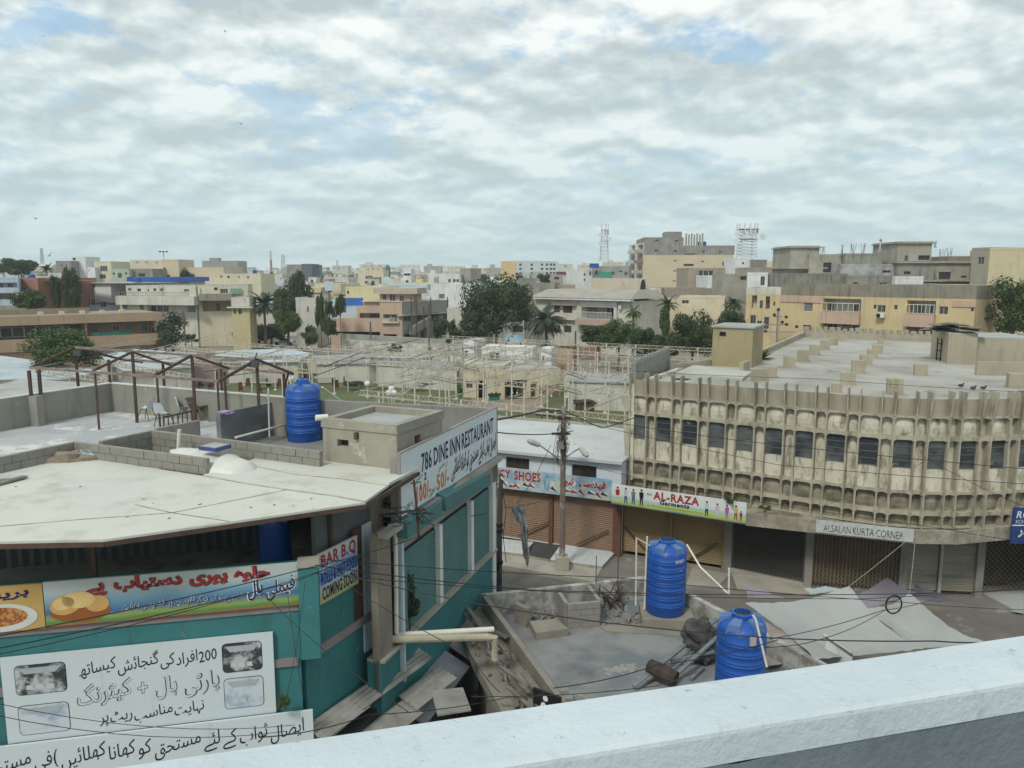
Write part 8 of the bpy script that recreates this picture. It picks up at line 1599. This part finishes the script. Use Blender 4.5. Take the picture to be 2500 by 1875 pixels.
# antenna masts
def mast(label, x, ytop, ybot, w0_, w1_, Y, pan=True, m=None, panels=8, topw=None):
    b = V(x, ybot, Y); tp_ = V(x, ytop, Y); sc = (b - CAMP).length / F; hgt = tp_.z - b.z; t = thing('antenna_mast', label, 'mast', b, 0, 'telecom masts'); m = m or mat('mast_paint', (.36, .30, .29), (.5, .5, .5), scale=.4, lo=.45, hi=.55, bump=0)
    a0_, a1_ = w0_ * sc / 2, w1_ * sc / 2; n = 9; mb = MB(); cr = [(-1, -1), (1, -1), (1, 1), (-1, 1)]
    P = lambda k, z: Vector((cr[k][0] * (a0_ + (a1_ - a0_) * z), cr[k][1] * (a0_ + (a1_ - a0_) * z), hgt * z)); th = max(.06, Y * .00025)
    for k in range(4): MB().bar(P(k, 0), P(k, 1), th * 1.3).build('leg', m, t)
    for i in range(n):
        z, z2 = i / n, (i + 1) / n
        for k in range(4): mb.bar(P(k, z), P((k + 1) % 4, z2), th).bar(P(k, z2), P((k + 1) % 4, z2), th)
    mb.build('bracing', m, t)
    if pan:
        for z in (.97, .62): MB().box(-a1_ * 1.4, a1_ * 1.4, -a1_ * 1.4, a1_ * 1.4, hgt * z, hgt * z + th).build('platform', m, t)
        for k in range(panels): a = 6.283 * k / panels; rr_ = a1_ * 1.45; MB().box(-.16, .16, -.12, .12, -hgt * .1, hgt * .24).build('antenna', white, t, loc=(math.cos(a) * rr_, math.sin(a) * rr_, hgt * .93))
        for k, z in enumerate((.55, .7, .82)): mbd = MB(); mbd.lathe([(.1, 0), (.75, .25), (.75, .3)], 12); mbd.v = [(v[0] + a1_ * (1.8 if k % 2 else -1.8), -a1_ * 1.2 - v[2], v[1] + hgt * z) for v in mbd.v]; mbd.build('dish', white, t)
    return t
mast('lattice telecom mast left of the beige apartment block', 1475, 560, 638, 20, 12, 300, panels=5); mast('lattice telecom mast with many antennas right of the beige block', 1822, 558, 628, 36, 32, 190, panels=12)
mast('slim far mast beside the minaret', 692, 622, 660, 8, 5, 700, False); mast('far mast on the left skyline above the dome tree', 104, 606, 645, 5, 3, 420, False); mast('thin far mast on the centre skyline', 824, 636, 662, 4, 2, 700, False)
mn = V(662, 655, 520); t = thing('minaret', 'pink brick minaret with two balconies on the far skyline', 'minaret', mn); s_ = 520 / F; mnm = mat('minaret_brick', (.36, .24, .22), (.3, .2, .18))
MB().lathe([(3.2 * s_, -8), (3.0 * s_, 14 * s_), (2.6 * s_, 20 * s_)], 10).build('shaft', mnm, t); MB().lathe([(2.2 * s_, 18 * s_), (4.0 * s_, 20 * s_), (4.0 * s_, 21 * s_), (2.2 * s_, 22 * s_), (2.0 * s_, 29 * s_), (3.4 * s_, 30 * s_), (3.4 * s_, 31 * s_), (1.6 * s_, 32 * s_), (1.5 * s_, 36 * s_)], 10).build('balcony', creamwhite, t); MB().lathe([(1.9 * s_, 36 * s_), (1.7 * s_, 38.5 * s_), (.5 * s_, 41 * s_), (.2 * s_, 45 * s_)], 10).build('finial', mnm, t)
dm_ = V(947, 658, 430); t = thing('mosque_dome', 'teal green mosque dome on the far skyline', 'dome', dm_); s_ = 430 / F; MB().lathe([(6 * s_, -6), (6 * s_, 2 * s_), (6.4 * s_, 3 * s_), (5.8 * s_, 6.5 * s_), (3.6 * s_, 9.5 * s_), (.6 * s_, 11.4 * s_), (.2 * s_, 13 * s_)], 16).build('dome', mat('teal_dome', (.07, .2, .2), (.05, .15, .16)), t, smooth=True)
fp = V(400, 632, 208); t = thing('floodlight_pole', 'pole with three floodlights on the beige tower house', 'lamp', fp); MB().tube([(0, 0, 0), (0, 0, 1.9)], .07, 5).build('pole', rust, t)
for k in (-1, 0, 1): MB().blob((k * .9, 0, 1.9), .35, (1, 1, .6), k, 5, 0).build('floodlight', blackm, t)
for x, y, s_, Y, lab in ((1120, 435, 36, 181, 'large left mesh satellite dish on the rooftops'), (1155, 450, 28, 180, 'second satellite dish beside the large one'), (1258, 452, 22, 179, 'dark satellite dish or tank right of the pair')):
    p = V(*e2_(x, y), Y); rr_ = s_ * .2893 * Y / F; t = thing('satellite_dish', lab, 'satellite dish', (p.x, p.y, p.z - rr_)); mb = MB(); mb.lathe([(rr_ * .05, 0), (rr_ * .6, rr_ * .12), (rr_, rr_ * .35)], 18); tl_ = Matrix.Rotation(R(60), 4, 'X'); mb.v = [tuple(tl_ @ Vector(v) + Vector((0, 0, rr_))) for v in mb.v]; mb.build('reflector', mat('dish_mesh', (.40, .46, .42), (.33, .38, .35)), t); MB().bar((0, 0, -1.0), (0, 0, rr_), .12).build('stand', rust, t)
for x, y, Y in ((272, 420, 150), (1170, 447, 148), (2150, 372, 206), (615, 345, 240)): p = V(*e1_(x, y), Y); tank(.6, 1.0, small=True, label='small blue tank lying low on a distant roof', loc=p, group='distant blue roof tanks')
fl = V(1160 * .3255 * 0 + e4_(1130, 295)[0], e4_(1130, 295)[1], 130); t = thing('flag_stand', 'small dark flag on a tripod on the raw concrete roof', 'flag', fl); t.scale = (.42,) * 3; MB().bar((0, 0, 0), (0, 0, 7), .12).bar((-.6, 0, 0), (0, 0, 4), .1).bar((.6, 0, 0), (0, 0, 4), .1).build('stand', white, t); MB().hexa([(0, 0, 3.9), (.7, .1, 4.2), (.7, .15, 4.2), (0, .05, 3.9), (-.5, 0, 4.8), (.3, .1, 5.5), (.3, .15, 5.5), (-.5, .05, 4.8)]).build('flag', mat('dark_flag', (.03, .07, .06)), t)
# billboard house
h = HB('small white house carrying a sky-blue billboard', *e3_(165, 918), *e3_(345, 922), 122, 122, 6, white, par=.2); h.win(h.px(*e3_(247, 953), *e3_(335, 1005)), 'three', fm=bframe); h.done()
a_ = V(*e3_(178, 1030), 120.5); b_ = V(*e3_(332, 1092), 120.5); t = thing('billboard', 'sky-blue billboard with pale painted figures', 'billboard', (a_.x, 120.5, b_.z)); MB().box(0, b_.x - a_.x, 0, .1, 0, a_.z - b_.z).build('panel', mat('sky_blue_print', (.16, .42, .62), (.5, .6, .64), scale=.5, lo=.42, hi=.56, bump=0), t)
w_ = b_.x - a_.x; hh_ = a_.z - b_.z; flatpoly(t, [ell(w_ * .2, hh_ * .42, w_ * .1, hh_ * .3), ell(w_ * .3, hh_ * .25, w_ * .16, hh_ * .16)], white, .03, 'printed_figure'); flatpoly(t, [ell(w_ * .22, hh_ * .6, w_ * .035, hh_ * .1), ell(w_ * .42, hh_ * .85, w_ * .05, hh_ * .08)], black, .05, 'printed_hair'); MB().box(.2, .4, .05, .15, -2.5, 0).box(w_ - .4, w_ - .2, .05, .15, -2.5, 0).build('support', rust, t)
# wooden/iron poles of the street and lamp
for x, y0_, y1_, Y, lab, m_ in ((1046, 744, 862, 118, 'tall wooden electricity pole in front of the grey wing', bark), (818, 768, 838, 135, 'short pole left of the pink house', bark), (836, 782, 848, 132, 'second short pole left of the pink house', bark), (904, 785, 845, 126, 'pole carrying a round banner by the pink house', bark), (1405, 808, 880, 110, 'dark pole beside the brown gate', bark), (1334, 858, 885, 112, 'white pole foot under the date palm', whitemetal), (1096, 845, 880, 108, 'grey lamp post with bent head by the street', steel), (448, 760, 855, 112, 'thin pole beside the airy tree', bark)):
    p = V(x, y0_, Y); o = MB().tube([(0, 0, 0), (0, 0, p.z)], .12, 6).build('street_pole', m_, loc=(p.x, p.y, 0)); tag(o, lab, 'pole')
hang('round blue and red banner on a pole by the street', 'pole_banner', 'banner', 970, 905, 1002, 975, 125.5, mat('banner_blue_red', (.10, .14, .32), (.45, .2, .2), scale=.9, lo=.48, hi=.52, bump=0), e2_)
pt_ = V(1898, 790, 104); t = thing('power_pole', 'steel power pole with cross arms and round insulators before the yellow flats', 'power pole', (pt_.x, pt_.y, 0)); MB().tube([(0, 0, 0), (0, 0, pt_.z + 1.8)], .12, 6).build('pole', steel, t)
for z, w_ in ((.9, .6), (-.2, 1.6), (-1.2, 2.4)): MB().box(-w_, w_, -.06, .06, pt_.z + z, pt_.z + z + .12).build('cross_arm', steel, t)
for x, z in ((0, 1.9), (-.5, 1.2), (1.1, .9), (-1.7, .1), (.6, .2), (1.2, -.1), (2.6, -.4), (-1.6, -1.0), (1.2, -2.2)): MB().blob((x, -.1, pt_.z + z), .24, (1, 1, 1), 1, 5, 0).build('insulator', mat('maroon_insulator', (.08, .04, .04)), t)
mb = MB(); gwp = V(*e4_(440, 815), 60); 
# parked car
cp = G(694, 842, 0); car = thing('parked_car', 'white saloon car parked beyond the yard, nose to the left', 'car', cp, R(4), None)
body = [(-2.0, .28), (-2.0, .62), (-1.3, .82), (-.85, .86), (-.35, 1.3), (.75, 1.33), (1.25, .92), (1.95, .85), (2.0, .3)]
mb = MB(); n = len(body)
for i in range(n): x, z = body[i]; w_ = .62 if z > 1.2 else .80; mb.v += [(x, -w_, z), (x, w_, z)]
for i in range(n - 1): mb.f.append((2 * i, 2 * i + 2, 2 * i + 3, 2 * i + 1)); mb.m.append(0)
mb.f.append(tuple(2 * i for i in range(n))[::-1]); mb.f.append(tuple(2 * i + 1 for i in range(n))); mb.m += [0, 0]; mb.build('body', mat('white_car_paint', (.62, .64, .65), (.6, .62, .63), rough=.3, bump=0), car)
MB().face([(-.78, -.8, .9), (-.33, -.66, 1.25), (.15, -.66, 1.27), (.15, -.8, .9)]).face([(.22, -.8, .9), (.22, -.66, 1.27), (.7, -.66, 1.27), (1.1, -.8, .93)]).build('side_window', glass, car, loc=(0, -.03, 0))
for x in (-1.25, 1.25):
    for y in (-.8, .68): mbw = MB(); mbw.lathe([(.31, 0), (.31, .14)], 16); mbw.v = [(x + v[0], y + v[2] - .02, .31 + v[1]) for v in mbw.v]; mbw.build('wheel', blackm, car)
MB().box(-2.02, -1.95, -.7, -.45, .55, .68).build('headlight', glass, car)
mc = G(648, 848, 0)
for k, (x, y) in enumerate(((640, 838), (655, 852), (700, 855), (735, 862))):
    p = G(x, y, 0); t = thing('motorcycle', 'small dark motorcycle parked near the white car', 'motorcycle', p, R(20 * k), 'parked motorcycles')
    for sx in (-.6, .6): mbw = MB(); mbw.lathe([(.3, 0), (.3, .1)], 12); mbw.v = [(sx + v[0], v[2] - .05, .3 + v[1]) for v in mbw.v]; mbw.build('wheel', blackm, t)
    MB().hexa([(-.5, -.12, .45), (.5, -.12, .45), (.5, .12, .45), (-.5, .12, .45), (-.6, -.1, .75), (.3, -.1, .9), (.3, .1, .9), (-.6, .1, .75)]).build('frame', chairm, t); MB().bar((.35, -.3, 1.05), (.35, .3, 1.05), .04).bar((.35, 0, 1.05), (.6, 0, .3), .05).build('handlebar', blackm, t)
# birds in the sky
bird_me = MB().hexa([(-.3, -.05, 0), (.3, -.03, 0), (.3, .03, 0), (-.3, .05, 0), (-.2, -.04, .08), (.25, -.02, .05), (.25, .02, .05), (-.2, .04, .08)]).face([(-.05, 0, .05), (.1, 0, .05), (-.1, .7, .3), (-.2, .65, .28)]).face([(-.05, 0, .05), (.1, 0, .05), (-.1, -.7, .3), (-.2, -.65, .28)]).mesh('bird', blackm)
for x, y, Y, s_ in ((88, 535, 90, 1), (120, 625, 120, 1.6), (588, 303, 90, .8), (550, 78, 80, .7), (660, 118, 80, .7), (107, 90, 80, .9), (1787, 525, 95, 1), (855, 268, 100, .6), (500, 485, 120, .7), (605, 468, 140, .7), (577, 594, 140, .6), (2390, 450, 120, .6)):
    o = inst('bird', bird_me, None, V(x, y, Y), 0, None, (s_ * .6,) * 3, (random.uniform(-.5, .5), random.uniform(-.5, .5), random.random() * 6)); tag(o, 'tiny dark bird flying in the cloudy sky', 'bird', 'birds in the sky')
for x, y in ((1870, 365), (1935, 378), (1990, 378)): p = G(*C2(x, y + 5), 7.9); o = MB().blob((0, 0, .12), .09, (1.5, .8, .8), x, 6, .1).blob((.12, 0, .2), .042, (1, 1, 1), 1, 5, 0).build('pigeon', mat('pigeon_grey', (.06, .065, .075)), loc=p); tag(o, 'grey pigeon standing on the market roof', 'pigeon', 'pigeons on the market roof')

# ------------------------------------------------------------------ the rest of the city: every house its own thing
random.seed(77)
PAL = [('cream', cream), ('off-white', creamwhite), ('white', white), ('grey cement', greycem), ('bare concrete', concrete), ('beige', beige), ('pale green', palegreen), ('pale blue', paleblue), ('pink', pink), ('tan', tan), ('pale yellow', paleyellow), ('white', white), ('off-white', creamwhite), ('grey cement', greycem)]
LMK = [(0, 'at the far left edge'), (120, 'behind the ashoka trees'), (330, 'behind the tan building'), (560, 'behind the drooping palm'), (760, 'behind the pines'), (930, 'behind the pink house'), (1100, 'behind the grey wing'), (1230, 'behind the huge tree'), (1400, 'behind the mansard-roofed house'), (1640, 'around the beige apartment block'), (1860, 'behind the yellow flats'), (2200, 'at the far right')]
DIST = [(190, 'near'), (260, 'middle distance'), (360, 'distant'), (520, 'far'), (9999, 'farthest')]
cnt = {}; placed = []
def city_house(x, Y, w, d, hgt, rz, m, cname, detail):
    px = 1250 + F * x / (Y * math.cos(PIT)); lm = [t for q, t in LMK if q <= max(px, 0)][-1]; ds = [t for q, t in DIST if Y <= q][0]
    feat = random.choice(('stair tower', 'two stair rooms', 'a roof tank', 'a long parapet', 'a raised slab roof')); st = 'two-storey' if hgt < 8 else 'three-storey' if hgt < 11 else 'four-storey'
    lab = '%s %s %s house with %s %s' % (ds, cname, st, feat, lm)
    b = Bld('house', lab, 'house', (x, Y), (x + w * math.cos(rz), Y + w * math.sin(rz)), d, hgt, m, par=random.choice((.4, .8, 1.0)), group='houses of the city beyond'); ns = int(hgt / 3.2)
    if detail:
        for f_ in range(ns):
            z = .9 + f_ * 3.2
            if z + 1.4 > hgt or Y > 330 and f_ < ns - 1 or f_ == 0 and Y > 200: continue
            n = int(w / 3.6); k0_ = random.random()
            for k in range(n):
                if random.random() < .3: continue
                u = (k + .3) * w / n
                if k0_ < .25 and k % 3 == 0 and Y < 300: b.deep((u - .3, min(u + 2.4, w - .2), z - .1, z + 1.9), 1.2, back=b.m, wins=((.2, .6, 0, .85),)); b.box('balcony', (u - .4, min(u + 2.5, w - .1), z - .6, z + .4), -1, -.01, random.choice((white, b.m, pink)))
                else: b.win((u, u + random.uniform(.8, 1.6), z, z + random.uniform(.9, 1.4)), random.choice(('two', 'dark', 'two', 'three')), gm=random.choice((glass, dark)))
            if random.random() < .5: b.slab('sunshade', z + 1.55, .12, .6, random.choice((concrete, white, b.m)))
    b.done()
    tw = random.uniform(2.5, 4.2); tu = random.uniform(.3, max(.4, w - tw - .3)); th = random.uniform(2.2, 3.0)
    if feat in ('stair tower', 'two stair rooms') or Y > 300: b.top('stair_tower', tu, tu + tw, 1.5, 5, th, random.choice((b.m, concrete, creamwhite)), cap=concrete if random.random() < .5 else None, wins=((.3, .6, .2, .7),) if Y < 320 else ())
    if feat == 'two stair rooms': b.top('roof_room', max(.2, w - 3.6), w - .3, d * .5, d - .4, th * .9, b.m)
    if feat == 'a roof tank': o = MB().lathe([(.6, 0), (.6, 1.1), (.3, 1.3)], 10).build('roof_tank', blueplastic if random.random() < .6 else concrete, b.root, loc=(w * .7, d * .4, hgt + .1))
    for k in range(random.choice((1, 2, 2, 3))):
        cu = random.uniform(.3, w - 1.8); cw = random.uniform(.6, 1.6); MB().box(cu, cu + cw, .6, .6 + random.uniform(.5, 2), hgt + .05, hgt + b.par + random.uniform(.3, 1.5)).build('roof_hut', random.choice((b.m, white, concrete, creamwhite, rust)), b.root)
    if feat == 'a raised slab roof':
        for ux in (w * .2, w * .6): MB().box(ux, ux + .3, 2, 2.3, hgt, hgt + 2.6).build('roof_column', concrete, b.root)
        MB().box(w * .15, w * .7, 1.5, 5.5, hgt + 2.6, hgt + 2.8).build('roof_slab', random.choice((concrete, rooftop)), b.root)
rowsY = [(162, 24), (186, 26), (212, 28), (242, 31), (280, 36), (325, 42), (380, 52), (450, 64), (540, 84)]
for Y, gap in rowsY:
    half = Y * .70; x = -half - random.uniform(0, 8)
    while x < half:
        w = random.uniform(7, 13) * (1 + Y / 900); cname, m = random.choice(PAL); hgt = random.choice((6.6, 7.2, 7.6, 8.0, 9.8, 10.4)) if Y < 300 else random.choice((7, 8, 9.8, 10.5, 11.2, 12.5)); dd_ = min(gap * .62, random.uniform(9, 14) * (1 + Y / 900)); yy = Y + random.uniform(-3, 5)
        pxm = 1250 + F * (x + w / 2) / Y
        if Y < 175 and (1380 < pxm < 1600 or pxm > 1780): x += w; continue
        if Y < 225 and 1500 < pxm < 1900: hgt = min(hgt, 7)
        if random.random() < .93: city_house(x, yy, w, dd_, hgt, random.uniform(-.16, .06), m, cname, Y < 460)
        x += w + random.choice((.3, .5, 1.0, 2.5))
# farthest skyline: one mass
mb = MB()
mats_far = [creamwhite, concrete, white, beige, greycem]
for i in range(900):
    Y = random.uniform(640, 1500); x = random.uniform(-.72, .72) * Y; w = random.uniform(12, 34); d = random.uniform(12, 24); hgt = random.uniform(8, 15) + (Y - 640) * .006 + (random.random() ** 6) * 14; mb.mi = random.randrange(5)
    mb.box(x, x + w, Y, Y + d, 0, hgt)
    if random.random() < .7: mb.box(x + w * .2, x + w * .45, Y + 1, Y + 8, hgt, hgt + random.uniform(2, 3.5))
    mb.mi = 4
    for k in range(3): mb.box(x + w * (.15 + .28 * k), x + w * (.25 + .28 * k), Y - .05, Y, hgt - 3, hgt - 1.4)
o = mb.build('distant_city', mats_far); tag(o, 'pale mass of the farthest rooftops along the horizon', 'skyline', None, 'stuff')
for i in range(16):
    x = random.uniform(60, 2400); Y = random.uniform(200, 420)
    if 1380 < x < 2500: continue
    tree('distant dark tree crown between the rooftops', x, 672 - random.uniform(0, 6), 690 + random.uniform(0, 12), random.uniform(22, 50), Y, 'bush', 'dk', 50 + i % 5, group='distant tree crowns in the city', trunk=False)
# air
hz_m = bpy.data.materials.new('thin_haze'); hz_m.use_nodes = True; nt = hz_m.node_tree; nt.nodes.remove(nt.nodes['Principled BSDF']); pvv = nt.nodes.new('ShaderNodeVolumePrincipled'); pvv.inputs['Density'].default_value = HAZE; pvv.inputs['Color'].default_value = (.80, .90, .93, 1); pvv.inputs['Anisotropy'].default_value = .2
nt.links.new(pvv.outputs[0], nt.nodes['Material Output'].inputs['Volume'])
if HAZE > 0: hzb = MB().box(-1600, 1600, -55, 1650, -1.1, 62).build('haze', hz_m); hzb['kind'] = 'stuff'
